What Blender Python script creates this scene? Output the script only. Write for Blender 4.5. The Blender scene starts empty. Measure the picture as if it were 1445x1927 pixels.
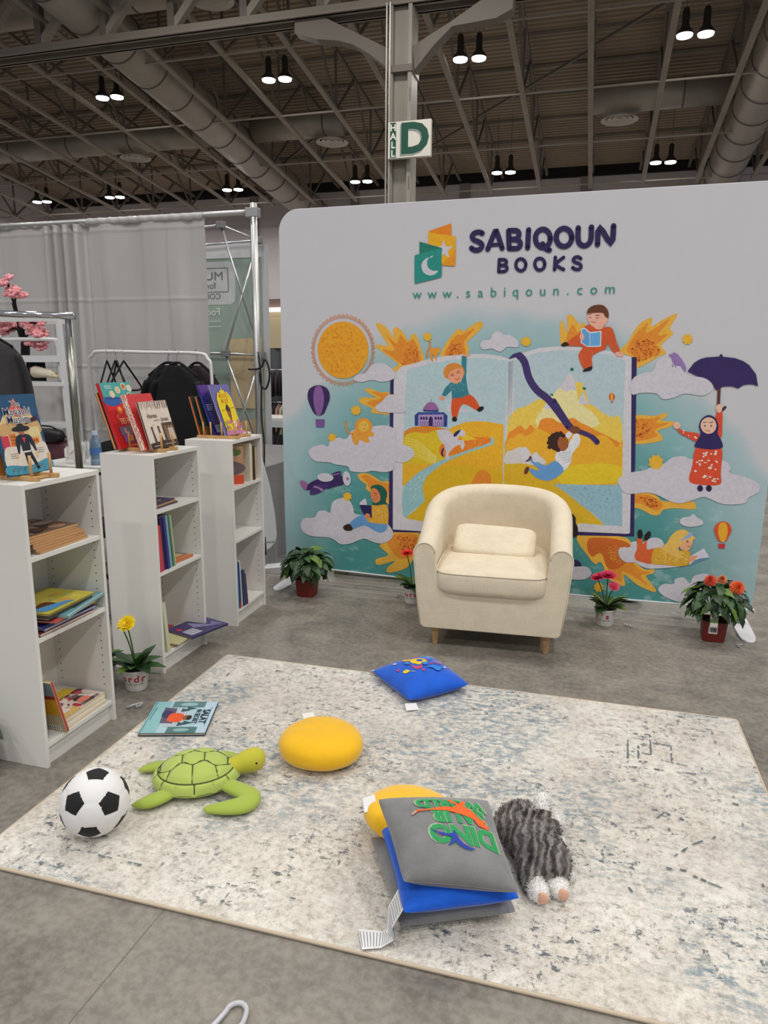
import bpy, bmesh, math, random
from mathutils import Matrix, Vector, noise
from mathutils.geometry import tessellate_polygon
random.seed(7)
scene = bpy.context.scene
COL = scene.collection
PI = math.pi
# ------------------------------------------------------------------ camera, world, light, exposure
cam_d = bpy.data.cameras.new('camera'); cam = bpy.data.objects.new('camera', cam_d); COL.objects.link(cam)
cam_d.sensor_fit = 'HORIZONTAL'; cam_d.sensor_width = 36.0; cam_d.lens = 33.624; cam_d.clip_end = 200
CR = Vector((0.960843, 0.276969, 0.008330)); CU = Vector((-0.063764, 0.191749, 0.979370)); CF = Vector((-0.269658, 0.941552, -0.201902))
cam.matrix_world = Matrix(((CR.x, CU.x, -CF.x, 0), (CR.y, CU.y, -CF.y, 0), (CR.z, CU.z, -CF.z, 1.47409), (0, 0, 0, 1)))
scene.camera = cam
scene.view_settings.view_transform = 'Standard'; scene.view_settings.look = 'None'
scene.view_settings.gamma = 1; scene.view_settings.use_curve_mapping = False
scene.view_settings.exposure = 0.0
world = bpy.data.worlds.new('hall_air'); scene.world = world; world.use_nodes = True
bg = world.node_tree.nodes['Background']; bg.inputs[0].default_value = (0.86, 0.89, 1.0, 1); bg.inputs[1].default_value = 0.27
LAMP_W = 150.0
def area_lamp(x, y, z, watts, size=.8, parent=None):
    d = bpy.data.lights.new('hall_or_fill_lamp', 'AREA'); d.shape = 'DISK'; d.size = size; d.energy = watts; d.color = (1.0, .965, .91)
    o = bpy.data.objects.new('hall_or_fill_light', d); COL.objects.link(o); o.location = (x, y, z)
    if parent: o.parent = parent
    return o
# the hall's lamp grid continues over the booth, above the frame
for lx, ly, w in ((-8.15, 4.6, .7), (-3.2, 4.6, .8), (1.65, 4.6, 1.1), (6.6, 4.6, 1.9), (-8.15, -2.3, .8), (-3.2, -2.3, 1.), (1.65, -2.3, 1.2), (6.6, -2.3, 1.9),
               (-3.2, -9.2, 1.35), (1.65, -9.2, 1.35), (6.6, -9.2, 1.35), (-8.15, -9.2, 1.1),  # extra fill row behind the camera, added to brighten upright surfaces facing it
               (-8.15, 11.5, 1.), (-3.2, 11.5, 1.), (1.65, 11.5, 1.), (6.6, 11.5, 1.)):
    area_lamp(lx, ly, 9.3, LAMP_W * w)

# ------------------------------------------------------------------ helpers
def S(r, g, b):
    f = lambda c: (c / 255 / 12.92) if c < 10.3 else ((c / 255 + .055) / 1.055) ** 2.4
    return (f(r), f(g), f(b))
def nt(name):
    m = bpy.data.materials.new(name); m.use_nodes = True; t = m.node_tree
    return m, t, t.nodes['Principled BSDF']
def node(t, kind, **kw):
    n = t.nodes.new(kind)
    for k, v in kw.items():
        if k[0] == 'i' and k[1:].isdigit(): n.inputs[int(k[1:])].default_value = v
        elif k in n.inputs: n.inputs[k].default_value = v
        else: setattr(n, k, v)
    return n
def ramp(t, fac, stops):
    r = t.nodes.new('ShaderNodeValToRGB'); e = r.color_ramp.elements
    while len(e) < len(stops): e.new(.5)
    for el, (p, c) in zip(e, stops):
        el.position = p; el.color = (c[0], c[1], c[2], 1) if hasattr(c, '__len__') else (c, c, c, 1)
    t.links.new(fac, r.inputs[0]); return r.outputs[0]
def nz(t, scale, detail=4, rough=.55, stretch=None, off=(0, 0, 0), rot=0):
    tc = t.nodes.new('ShaderNodeTexCoord'); mp = t.nodes.new('ShaderNodeMapping')
    t.links.new(tc.outputs['Object'], mp.inputs[0]); mp.inputs[1].default_value = off; mp.inputs[2].default_value = (0, 0, rot)
    if stretch: mp.inputs[3].default_value = stretch
    n = node(t, 'ShaderNodeTexNoise', Scale=scale, Detail=detail, Roughness=rough); t.links.new(mp.outputs[0], n.inputs['Vector'])
    return n.outputs['Fac']
def mix(t, fac, a, b, mode='MIX'):
    n = t.nodes.new('ShaderNodeMix'); n.data_type = 'RGBA'; n.blend_type = mode
    for s, v in ((0, fac), (6, a), (7, b)):
        if hasattr(v, 'is_linked') or hasattr(v, 'links'): t.links.new(v, n.inputs[s])
        elif s == 0: n.inputs[0].default_value = v
        else: n.inputs[s].default_value = (v[0], v[1], v[2], 1)
    return n.outputs[2]
def mth(t, op, a, b=0.0):
    n = t.nodes.new('ShaderNodeMath'); n.operation = op
    for i, v in ((0, a), (1, b)):
        if hasattr(v, 'links'): t.links.new(v, n.inputs[i])
        else: n.inputs[i].default_value = v
    return n.outputs[0]
def bump(t, b, h, strength=.3, dist=.01):
    n = t.nodes.new('ShaderNodeBump'); n.inputs['Strength'].default_value = strength; n.inputs['Distance'].default_value = dist
    t.links.new(h, n.inputs['Height']); t.links.new(n.outputs[0], b.inputs['Normal'])
_M = {}
def mat(name, col, rough=.6, metal=0, var=None, bmp=None, sheen=0, spec=.5, coat=0, trans=0, alpha=1, emit=None):
    if name in _M: return _M[name]
    m, t, b = nt(name); b.inputs['Base Color'].default_value = (*col, 1); b.inputs['Roughness'].default_value = rough
    b.inputs['Metallic'].default_value = metal; b.inputs['Specular IOR Level'].default_value = spec
    if sheen: b.inputs['Sheen Weight'].default_value = sheen; b.inputs['Sheen Roughness'].default_value = .4
    if coat: b.inputs['Coat Weight'].default_value = coat
    if trans: b.inputs['Transmission Weight'].default_value = trans
    if alpha < 1: b.inputs['Alpha'].default_value = alpha
    if var:
        sc, am = var; n = nz(t, sc); lo = [c * (1 - am) for c in col]; hi = [min(1, c * (1 + am)) for c in col]
        t.links.new(ramp(t, n, [(.3, lo), (.7, hi)]), b.inputs['Base Color'])
    if bmp: bump(t, b, nz(t, bmp[0], 3), bmp[1], bmp[2] if len(bmp) > 2 else .01)
    if emit: b.inputs['Emission Color'].default_value = (*emit[0], 1); b.inputs['Emission Strength'].default_value = emit[1]
    _M[name] = m; return m
def ink(name='printed_ink', rough=.6, bmp=None, sheen=0):
    if name in _M: return _M[name]
    m, t, b = nt(name); a = node(t, 'ShaderNodeAttribute'); a.attribute_name = 'Col'
    n = nz(t, 60, 3); f = ramp(t, n, [(.3, .92), (.7, 1.06)])
    t.links.new(mix(t, 1.0, a.outputs['Color'], f, 'MULTIPLY'), b.inputs['Base Color']); b.inputs['Roughness'].default_value = rough
    if sheen: b.inputs['Sheen Weight'].default_value = sheen
    if bmp: bump(t, b, nz(t, bmp[0], 3), bmp[1], bmp[2])
    _M[name] = m; return m

class MB:
    """collects polygons; .build() links them as one mesh object"""
    def __init__(s): s.v = []; s.f = []; s.m = []; s.xf = None
    def pt(s, p):
        s.v.append(tuple(s.xf @ Vector(p)) if s.xf else tuple(p)); return len(s.v) - 1
    def face(s, pts, m=0): s.f.append([s.pt(p) for p in pts]); s.m.append(m)
    def box(s, a, b, m=0):
        x0, y0, z0 = a; x1, y1, z1 = b
        i = [s.pt(p) for p in ((x0,y0,z0),(x1,y0,z0),(x1,y1,z0),(x0,y1,z0),(x0,y0,z1),(x1,y0,z1),(x1,y1,z1),(x0,y1,z1))]
        for q in ((3,2,1,0),(4,5,6,7),(0,1,5,4),(1,2,6,5),(2,3,7,6),(3,0,4,7)): s.f.append([i[k] for k in q]); s.m.append(m)
        return s
    def ring(s, pts): return [s.pt(p) for p in pts]
    def skin(s, rings, m=0, closed=True, caps=True):
        for a, b in zip(rings, rings[1:]):
            n = len(a)
            for k in range(n if closed else n - 1): s.f.append([a[k], a[(k+1) % n], b[(k+1) % n], b[k]]); s.m.append(m)
        if caps and closed: s.f.append(list(reversed(rings[0]))); s.m.append(m); s.f.append(list(rings[-1])); s.m.append(m)
        return s
    def tube(s, pts, r, n=10, m=0, caps=True, flat=1.0, up=None):
        pts = [Vector(p) for p in pts]; rings = []; N = len(pts); nrm = None
        for k, p in enumerate(pts):
            t = (pts[min(k+1, N-1)] - pts[max(k-1, 0)]).normalized()
            if nrm is None:
                nrm = Vector(up) if up else (Vector((0,0,1)) if abs(t.z) < .9 else Vector((1,0,0)))
            nrm = (nrm - t * nrm.dot(t)).normalized(); bn = t.cross(nrm)
            rr = r[k] if hasattr(r, '__len__') else r
            rings.append(s.ring([p + (nrm * math.sin(a) * flat + bn * math.cos(a)) * rr for a in (2*PI*j/n for j in range(n))]))
        return s.skin(rings, m, True, caps)
    def bar(s, a, b, w, h=None, m=0):
        a, b = Vector(a), Vector(b); t = (b - a).normalized(); u = Vector((0,0,1)) if abs(t.z) < .95 else Vector((1,0,0))
        x = t.cross(u).normalized() * w / 2; y = x.cross(t).normalized() * (h or w) / 2
        return s.skin([s.ring([p + x + y, p - x + y, p - x - y, p + x - y]) for p in (a, b)], m)
    def lathe(s, prof, n=24, m=0, c=(0,0,0), caps=True):
        return s.skin([s.ring([(c[0] + r*math.cos(2*PI*j/n), c[1] + r*math.sin(2*PI*j/n), c[2] + z) for j in range(n)]) for r, z in prof], m, True, caps)
    def ell(s, c, r, n=20, h=12, m=0):
        pr = [(max(.001, math.sin(PI*k/h)), -math.cos(PI*k/h)) for k in range(h+1)]
        return s.skin([s.ring([(c[0] + r[0]*q*math.cos(2*PI*j/n), c[1] + r[1]*q*math.sin(2*PI*j/n), c[2] + r[2]*z) for j in range(n)]) for q, z in pr], m)
    def grid(s, nu, nv, fn, m=0, flip=False):
        ix = [[s.pt(fn(i / nu, j / nv)) for j in range(nv + 1)] for i in range(nu + 1)]
        for i in range(nu):
            for j in range(nv):
                q = [ix[i][j], ix[i+1][j], ix[i+1][j+1], ix[i][j+1]]; s.f.append(q[::-1] if flip else q); s.m.append(m)
        return s
    def prism(s, poly, d, m=0):
        """poly in xz, extruded along y by +-d/2"""
        a = s.ring([(x, -d/2, z) for x, z in poly]); b = s.ring([(x, d/2, z) for x, z in poly])
        return s.skin([a, b], m)
    def mesh(s, name, mats, smooth=False, bevel=0, weld=False, seg=2):
        me = bpy.data.meshes.new(name); me.from_pydata(s.v, [], s.f)
        for k in (mats if isinstance(mats, (list, tuple)) else [mats]): me.materials.append(k)
        for p, k in zip(me.polygons, s.m): p.material_index = k
        bm = bmesh.new(); bm.from_mesh(me)
        if weld: bmesh.ops.remove_doubles(bm, verts=bm.verts, dist=weld)
        bmesh.ops.recalc_face_normals(bm, faces=bm.faces)
        if bevel: bmesh.ops.bevel(bm, geom=[e for e in bm.edges if len(e.link_faces) == 2 and e.calc_face_angle(0) > .5], offset=bevel, segments=seg, affect='EDGES', profile=.5, clamp_overlap=True)
        bm.to_mesh(me); bm.free()
        if smooth:
            for p in me.polygons: p.use_smooth = True
        return me
    def build(s, name, mats, parent=None, smooth=False, bevel=0, label=None, weld=False, seg=2, stuff=False):
        o = bpy.data.objects.new(name, s.mesh(name, mats, smooth, bevel, weld, seg)); COL.objects.link(o)
        if parent: o.parent = parent
        if label: o['label'] = label
        if stuff: o['kind'] = 'stuff'
        return o
def tag(o, label, cat, group=None):
    o['label'] = label; o['category'] = cat
    if group: o['group'] = group
    return o
def thing(name, label, cat, loc=(0,0,0), rz=0, group=None, M=None):
    o = bpy.data.objects.new(name, None); COL.objects.link(o); o.empty_display_size = .1
    if M is not None: o.matrix_world = M
    else: o.location = loc; o.rotation_euler = (0, 0, rz)
    return tag(o, label, cat, group)
def struct(o): o['kind'] = 'structure'; return o
def link(name, me, parent=None, M=None):
    o = bpy.data.objects.new(name, me); COL.objects.link(o)
    if parent: o.parent = parent
    if M is not None: o.matrix_local = M
    return o
def clone(root, loc, rz, label):
    r = root.copy(); COL.objects.link(r); r.location = loc; r.rotation_euler = (0, 0, rz); r['label'] = label
    for ch in root.children:
        c = ch.copy(); COL.objects.link(c); c.parent = r
        for g in ch.children: d = g.copy(); COL.objects.link(d); d.parent = c
    return r
def axes(o, x, y, z):
    return Matrix(((x[0], y[0], z[0], o[0]), (x[1], y[1], z[1], o[1]), (x[2], y[2], z[2], o[2]), (0, 0, 0, 1)))
def smooth_poly(pts, closed=True, k=4):
    n = len(pts); out = []
    for i in range(n if closed else n - 1):
        p0, p1, p2, p3 = (pts[(i + d) % n] if closed else pts[min(max(i + d, 0), n - 1)] for d in (-1, 0, 1, 2))
        for j in range(k):
            t = j / k; t2 = t*t; t3 = t2*t
            out.append(tuple(.5*((2*b) + (c - a)*t + (2*a - 5*b + 4*c - d)*t2 + (3*b - a - 3*c + d)*t3) for a, b, c, d in zip(p0, p1, p2, p3)))
    if not closed: out.append(tuple(pts[-1]))
    return out
def inside(p, poly):
    c = False; j = len(poly) - 1
    for i in range(len(poly)):
        (xi, yi), (xj, yj) = poly[i], poly[j]
        if (yi > p[1]) != (yj > p[1]) and p[0] < (xj - xi)*(p[1] - yi)/(yj - yi) + xi: c = not c
        j = i
    return c
# lettering: glyph outlines taken once from the built-in font
_T = {}
def want(keys):
    obs = []
    for s, bold in keys:
        c = bpy.data.curves.new('lettering', 'FONT'); c.body = s; c.size = 1; c.offset = bold; c.resolution_u = 3; c.align_x = 'CENTER'
        o = bpy.data.objects.new('lettering', c); COL.objects.link(o); obs.append(((s, bold), o, c))
    dg = bpy.context.evaluated_depsgraph_get()
    for k, o, c in obs:
        me = bpy.data.meshes.new_from_object(o.evaluated_get(dg)); _T[k] = ([tuple(v.co) for v in me.vertices], [tuple(p.vertices) for p in me.polygons])
        bpy.data.meshes.remove(me)
    for k, o, c in obs: bpy.data.objects.remove(o); bpy.data.curves.remove(c)
class Print:
    """flat print: layered colour shapes in the (u,v) plane of the thing they are printed on"""
    def __init__(s, step=.0001, z0=.0004): s.v = []; s.f = []; s.c = []; s.z = z0; s.step = step
    def lay(s): s.z += s.step
    def poly(s, pts, col, smooth=False, same=False):
        if smooth: pts = smooth_poly(pts)
        if not same: s.lay()
        b = len(s.v); s.v += [(p[0], p[1], s.z) for p in pts]; s.c += [col] * len(pts)
        for t in tessellate_polygon([[Vector((p[0], p[1], 0)) for p in pts]]): s.f.append([b + i for i in t])
        return s
    def rect(s, x0, y0, x1, y1, col): return s.poly([(x0,y0),(x1,y0),(x1,y1),(x0,y1)], col)
    def ell(s, x, y, rx, ry, col, n=20, same=False): return s.poly([(x + rx*math.cos(2*PI*k/n), y + ry*math.sin(2*PI*k/n)) for k in range(n)], col, same=same)
    def stroke(s, pts, w, col, cap=True):
        if len(pts) > 2: pts = smooth_poly(pts, False, 3)
        s.lay(); h = w / 2; L = []; R = []; n = len(pts)
        for k, p in enumerate(pts):
            a = pts[max(k-1, 0)]; b = pts[min(k+1, n-1)]; dx, dy = b[0]-a[0], b[1]-a[1]; l = math.hypot(dx, dy) or 1
            L.append((p[0] - dy/l*h, p[1] + dx/l*h)); R.append((p[0] + dy/l*h, p[1] - dx/l*h))
        b = len(s.v)
        for q in L + R: s.v.append((q[0], q[1], s.z)); s.c.append(col)
        for k in range(n - 1): s.f.append([b+k, b+k+1, b+n+k+1, b+n+k])
        if cap:
            s.ell(pts[0][0], pts[0][1], h, h, col, 12, True); s.ell(pts[-1][0], pts[-1][1], h, h, col, 12, True)
        return s
    def dots(s, poly, n, r, col, rnd=random):
        s.lay(); xs = [p[0] for p in poly]; ys = [p[1] for p in poly]
        for _ in range(n * 3):
            p = (rnd.uniform(min(xs), max(xs)), rnd.uniform(min(ys), max(ys)))
            if inside(p, poly):
                q = r * rnd.uniform(.5, 1.2); m = rnd.randint(4, 6); a0 = rnd.random()*6
                s.poly([(p[0] + q*rnd.uniform(.6, 1.2)*math.cos(a0 + 2*PI*k/m), p[1] + q*rnd.uniform(.4, 1)*math.sin(a0 + 2*PI*k/m)) for k in range(m)], col, same=True); n -= 1
                if n <= 0: break
        return s
    def text(s, t, x, y, size, col, bold=0, rot=0, sx=1, mirror=False, shear=0):
        if (t, bold) not in _T: want([(t, bold)])
        V, F = _T[(t, bold)]; s.lay(); b = len(s.v); c, d = math.cos(rot), math.sin(rot)
        for p in V:
            u, w = p[0]*size*sx*(-1 if mirror else 1) + shear*p[1]*size, p[1]*size
            s.v.append((x + u*c - w*d, y + u*d + w*c, s.z)); s.c.append(col)
        for f in F: s.f.append([b + i for i in f])
        return s
    def build(s, name, parent, material=None, fn=None, maxlen=None, label=None):
        me = bpy.data.meshes.new(name); me.from_pydata(s.v, [], s.f)
        a = me.color_attributes.new('Col', 'FLOAT_COLOR', 'POINT')
        a.data.foreach_set('color', [x for c in s.c for x in (*c, 1.0)])
        if maxlen:
            bm = bmesh.new(); bm.from_mesh(me)
            for _ in range(5):
                es = [e for e in bm.edges if e.calc_length() > maxlen]
                if not es: break
                bmesh.ops.subdivide_edges(bm, edges=es, cuts=1); bmesh.ops.triangulate(bm, faces=[f for f in bm.faces if len(f.verts) > 3])
            bm.to_mesh(me); bm.free()
        if fn:
            for v in me.vertices: v.co = fn(*v.co)
        me.materials.append(material or ink()); me.update()
        o = bpy.data.objects.new(name, me); COL.objects.link(o)
        if parent: o.parent = parent
        if label: o['label'] = label
        return o
TEXTS = [(c, 0) for c in 'wsabiqounc.m'] + [('HALL', .02), ('H', .03), ('A', .03), ('L', .03), ('D', .04), ('The', .0), ('Mariachi', .0), ('Muslim', .0), ('Hamza', 0), ('attends a', 0), ('Janaza', 0),
    ('EID PRAYER', .0), ('FIND', 0), ('City', 0), ('PALE', 0), ('in', 0), ("MUSHAE'S", 0), ('MULEFY', 0), ('SALAT', .03), ('IN SECRET', .02), ('DINO', .05), ('SAUR', .05), ('WORLD', .05),
    ('MUSLIM', 0), ('for', 0), ('COMMUNITY', 0), ('Food', .02), ('o', .03), ('r', .03), ('d', .03), ('s', .03), ("'", .03), ("r's", .03), ('NOOR', .01)]
want(TEXTS)
WHITE = (.8, .8, .8)
# ------------------------------------------------------------------ the hall
# floor
fm, t, b = nt('polished_concrete')
n1 = nz(t, .9, 6, .6); n2 = nz(t, 5, 6, .65); n3 = nz(t, 40, 4, .6); n4 = nz(t, 2.2, 5, .6, (1, 3, 1), rot=.5)
c = ramp(t, n1, [(.3, S(108,101,90)), (.5, S(125,117,104)), (.7, S(139,131,117))])
c = mix(t, .6, c, ramp(t, n2, [(.35, S(94,88,79)), (.62, S(156,148,134))]), 'MIX')
c = mix(t, .3, c, ramp(t, n4, [(.4, S(100,95,87)), (.62, S(150,143,130))]), 'MIX')
c = mix(t, .25, c, ramp(t, n3, [(.4, .12), (.6, .3)]), 'MIX')
t.links.new(c, b.inputs['Base Color']); t.links.new(ramp(t, n2, [(.3, .36), (.7, .56)]), b.inputs['Roughness']); bump(t, b, n3, .06, .004)
m = MB(); m.box((-30, -4, -.2), (12, 32, 0)); floor = struct(m.build('floor', fm))
m = MB(); m.box((-.0015, -.9, 0), (.0015, .9, .0003)); o = struct(m.build('trim_1', mat('joint_dark', S(104,98,90), .8))); o.location = (-1.06, .9, 0); o.rotation_euler = (0, 0, -.03)
# walls
wallm = mat('wall_paint', S(206,198,200), .7, var=(.3, .06)); pil = mat('wall_strip', S(146,138,138), .7)
m = MB(); m.box((-30, 30.2, 0), (12, 30.6, 9.1)); struct(m.build('wall_back', wallm))
m = MB(); m.box((-25.4, 10, 0), (-25.0, 30.2, 11)); struct(m.build('wall_left', wallm))
for k, (x, w) in enumerate(((-14.6, .34), (-10.0, .34), (-5.4, .4), (-.75, .4), (4.2, .4))):
    m = MB(); m.box((x - w/2, 30.08, 0), (x + w/2, 30.22, 8.5)); struct(m.build('trim_%d' % (k + 2), pil))
m = MB(); m.box((-25, 30.05, 8.5), (12, 30.2, 8.95)); struct(m.build('trim_7', mat('dark_gap', S(30,27,25), .9)))
for x, w in ((1.05, 2.2), (-7.8, .55)):
    m = MB(); m.box((0, 30.1, 7.35), (w, 30.2, 7.75)); o = m.build('wall_louvre', mat('dark_gap', (0,0,0))); o.location.x = x
    for k in range(5):
        m = MB(); m.box((.02, 30.06, 7.37 + k*.075), (w - .02, 30.1, 7.40 + k*.075)); m.build('slat', pil, o)
    tag(o, 'dark louvre grille high on the far wall, %s' % ('to the right over the display banner' if x > 0 else 'just right of the concrete column'), 'vent')
# roof deck: folded steel sheet falling away from the viewer
A0, SL = 10.684, .12
zc = lambda y: A0 - SL * y
deckm = mat('roof_deck', S(158,141,122), .7, var=(.5, .12)); steel = mat('roof_steel', S(150,141,129), .6, var=(1.5, .1)); steel2 = mat('roof_steel_dark', S(112,104,95), .6)
m = MB(); rows = []; y = 8.0; k = 0
while y < 30.5:
    for dy, dz in ((0, 0), (.09, 0), (.11, .05), (.17, .05)): rows.append((y + dy, zc(y + dy) + 1.78 + dz))
    y += .19
ra = [[m.pt((x, yy, z)) for yy, z in rows] for x in (-30, 12)]
for a in range(len(rows) - 1): m.f.append([ra[0][a], ra[0][a+1], ra[1][a+1], ra[1][a]]); m.m.append(0)
ceil = struct(m.build('ceiling', deckm))
for k in range(11):
    yy = 9.0 + 1.6 * k + 2.4
    mm = MB(); mm.box((-28, yy - .03, zc(yy) + 1.69), (10, yy + .03, zc(yy) + 1.775)); mm.build('purlin', steel, ceil)
# trusses, each: twin bottom chord, top chord, web members
NY = [17.0, 20.2, 23.4, 26.7]; TOP = 1.5
TX = [-13.95 + 1.676 * k for k in range(-6, 13)]
def truss_meshes():
    out = []
    m = MB()
    for s in (-1, 1): m.bar((s*.04, 11.5, zc(11.5)), (s*.04, 27.1, zc(27.1)), .055, .07)
    m.bar((0, 11.5, zc(11.5) - .035), (0, 27.1, zc(27.1) - .035), .03, .012); out.append(('bottom_chord', m.mesh('bottom_chord', steel)))
    m = MB(); m.bar((0, 11.5, zc(11.5) + TOP), (0, 29.9, zc(29.9) + TOP), .09, .09); out.append(('top_chord', m.mesh('top_chord', steel2)))
    web = []
    for yk in [13.8] + NY:
        web.append(((0, yk, zc(yk)), (0, yk, zc(yk) + TOP)))
        for d in (-1.6, 1.6):
            if yk + d < 29: web.append(((0, yk, zc(yk)), (0, yk + d, zc(yk + d) + TOP)))
    for a, b2 in web:
        m = MB(); m.bar(a, b2, .055); out.append(('web_member', m.mesh('web_member', steel2)))
    return out
tms = truss_meshes()
ORD = ['first', 'second', 'third', 'fourth', 'fifth', 'sixth', 'seventh', 'eighth', 'ninth', 'tenth', 'eleventh', 'twelfth', 'thirteenth', 'fourteenth', 'fifteenth', 'sixteenth']
def tname(k): return ORD[11 - k] + ' to the left' if k < 12 else ORD[k - 12] + ' to the right'
for k, x in enumerate(TX):
    r = thing('roof_truss', 'grey steel lattice roof truss, %s of the column' % tname(k), 'truss', (x, 0, 0), 0, 'parallel roof trusses')
    for n_, me in tms: link(n_, me, r)
for yk, lab in zip(NY, ('nearest of the four thin steel rods tying the trusses, just beyond the big girder', 'second thin steel rod tying the trusses, counted from the big girder',
                        'third thin steel rod tying the trusses, level with the round diffusers', 'farthest thin steel rod tying the trusses, at the far wall')):
    m = MB(); m.bar((TX[0] - 1, yk, zc(yk) - .02), (TX[-1] + 1, yk, zc(yk) - .02), .05, .04); tag(m.build('tie_rod', steel), lab, 'tie rod')
for k, (x0, y0, x1, y1) in enumerate(((-7.23, 26.6, -3.9, 23.5), (-3.9, 23.4, -.56, 20.3), (-.56, 20.2, 2.8, 17.1), (-12.25, 26.6, -8.9, 23.5), (-15.6, 23.4, -12.3, 26.6))):
    m = MB(); m.bar((x0, y0, zc(y0) + .9), (x1, y1, zc(y1) + .9), .06); tag(m.build('roof_brace', steel2), 'dark diagonal steel brace between two roof trusses, ' + ('farthest one right of the left duct', 'right of the column, middle height', 'right of the column, nearest', 'left of the left duct', 'far left end')[k], 'brace', 'diagonal roof braces')
# main girder over the column
gz = 8.17
g = thing('roof_girder', 'heavy grey double channel steel girder crossing the hall above the column', 'girder', (0, 15, gz))
m = MB()
for s in (-1, 1):
    m.box((-22, s*.17 - .05, 0), (9, s*.17 + .05, .17)); m.box((-22, s*.17 - .05 + s*.05, 0), (9, s*.17 + .05 + s*.05, .04))
m.build('bottom_chord', mat('girder_paint', S(128,119,108), .6), g)
m = MB(); m.box((-22, -.2, 1.9), (9, .2, 2.1)); m.build('top_chord', steel2, g)
for k in range(-9, 8):
    x = -4 + 1.676 * k
    m = MB(); m.bar((x, 0, .1), (x, 0, 2.0), .16); m.build('post', steel2, g)
    m = MB(); m.bar((x, 0, .2), (x + (1.676 if k < 0 else -1.676), 0, 1.95), .15); m.build('diagonal', steel, g)
# column with haunches and conduit
colm = mat('column_paint', S(150,145,134), .6, var=(1.2, .08))
cx = -3.97
col_ = thing('steel_column', 'tall grey beige steel column carrying the hall sign, behind the banner', 'column', (cx, 15, 0))
m = MB(); m.box((-.24, -.25, 0), (-.16, .25, 8.2)); m.box((.14, -.25, 0), (.22, .25, 8.2)); m.box((-.16, -.12, 0), (.14, .12, 8.2)); m.build('shaft', colm, col_, bevel=.01)
m = MB(); m.box((-.26, -.28, 7.0), (.24, .28, 7.12)); m.build('cap_plate', steel2, col_)
HL = [(-4.24, 7.47), (-5.12, 7.93), (-5.64, 8.2), (-6.19, 8.2), (-6.2, 7.95), (-5.74, 7.79), (-5.29, 7.72), (-4.97, 7.62), (-4.62, 7.41), (-4.24, 7.12)]
m = MB(); m.prism([(x - cx, z) for x, z in HL], .3); m.build('haunch', steel2, col_)
HR = [(-3.76, 7.47), (-3.05, 7.8), (-2.48, 8.1), (-1.86, 8.15), (-1.88, 7.9), (-2.17, 7.78), (-3.0, 7.73), (-3.34, 7.45), (-3.72, 7.05)]
m = MB(); m.prism([(x - cx, z) for x, z in HR], .3); m.build('haunch', steel2, col_)
m = MB(); m.tube([(-.2, -.3, .0), (-.2, -.3, 8.2)], .025, 8); m.tube([(-.27, -.29, 0), (-.27, -.29, 8.2)], .018, 8); m.build('conduit', mat('conduit', S(160,156,148), .4, .6), col_)
m = MB()
for z in (5.0, 5.9, 6.6): m.box((.19, -.262, z - .12), (.205, -.252, z + .12))
m.build('bolt_plate', steel2, col_)
# hall sign
sg = thing('hall_sign', 'white box sign with a big green letter D on the column', 'sign', (-3.73, 14.62, 5.74), -.02)
m = MB(); m.box((-.43, -.05, -.33), (.43, .05, .33)); m.build('panel', mat('sign_white', S(226,222,210), .5), sg, bevel=.01)
pr = Print(.0006, .001); GRN = S(0,78,58); GRY = S(150,152,148)
pr.rect(-.385, -.315, -.265, .315, GRN)
for k, ch in enumerate('HALL'): pr.text(ch, -.325, .17 - k*.155, .165, S(232,230,222), .03)
pr.text('D', .08, -.265, .74, GRY, .04, sx=1.05); pr.text('D', .105, -.235, .74, GRN, .04, sx=1.05)
pr.build('lettering', sg, ink('sign_ink', .5), fn=lambda u, v, w: (u, -.05 - w, v))
m = MB(); m.box((-.05, .05, -.05), (.03, .15, .05)); m.build('bracket', steel2, sg)
# ducts
ductm = mat('duct_sheet', S(168,160,150), .45, .35, var=(1.2, .1)); bandm = mat('duct_band', S(92,86,79), .6)
def long_duct(x, lab):
    d = thing('air_duct', lab, 'duct', (x, 0, 0))
    y0, y1 = 11.2, 29.6; m = MB(); m.tube([(0, y0, zc(y0) + .36), (0, y1, zc(y1) + .36)], .57, 28); m.build('pipe', ductm, d, smooth=True)
    y = y0 + .5
    while y < 29.4:
        m = MB(); m.tube([(0, y - .02, zc(y - .02) + .36), (0, y + .02, zc(y + .02) + .36)], .585, 28); m.build('band', bandm, d); y += 1.22
long_duct(-11.45, 'large round duct under the roof running to the far wall, left of the column')
long_duct(3.64, 'large round duct under the roof running to the far wall, at the right edge')
def cross_duct(x0, x1, y, lab):
    d = thing('cross_duct', lab, 'duct', (0, y, zc(y) + .75)); m = MB(); m.tube([(x0, 0, 0), (x1, 0, 0)], .38, 24); m.build('pipe', ductm, d, smooth=True)
    for k in range(int((x1 - x0) / 2.4) + 1):
        x = x0 + .02 + 2.4*k; m = MB(); m.tube([(x - .02, 0, 0), (x + .02, 0, 0)], .39, 24); m.build('band', bandm, d)
cross_duct(-24.9, -12.05, 22.6, 'smaller round duct crossing the roof, left of the large duct'); cross_duct(-10.85, -7.9, 22.6, 'short round duct branching right from the left large duct')
cross_duct(-.6, 3.05, 22.6, 'short round duct branching left from the right large duct'); cross_duct(-20, -7.9, 15.75, 'round cross duct above the girder at the top left')
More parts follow.
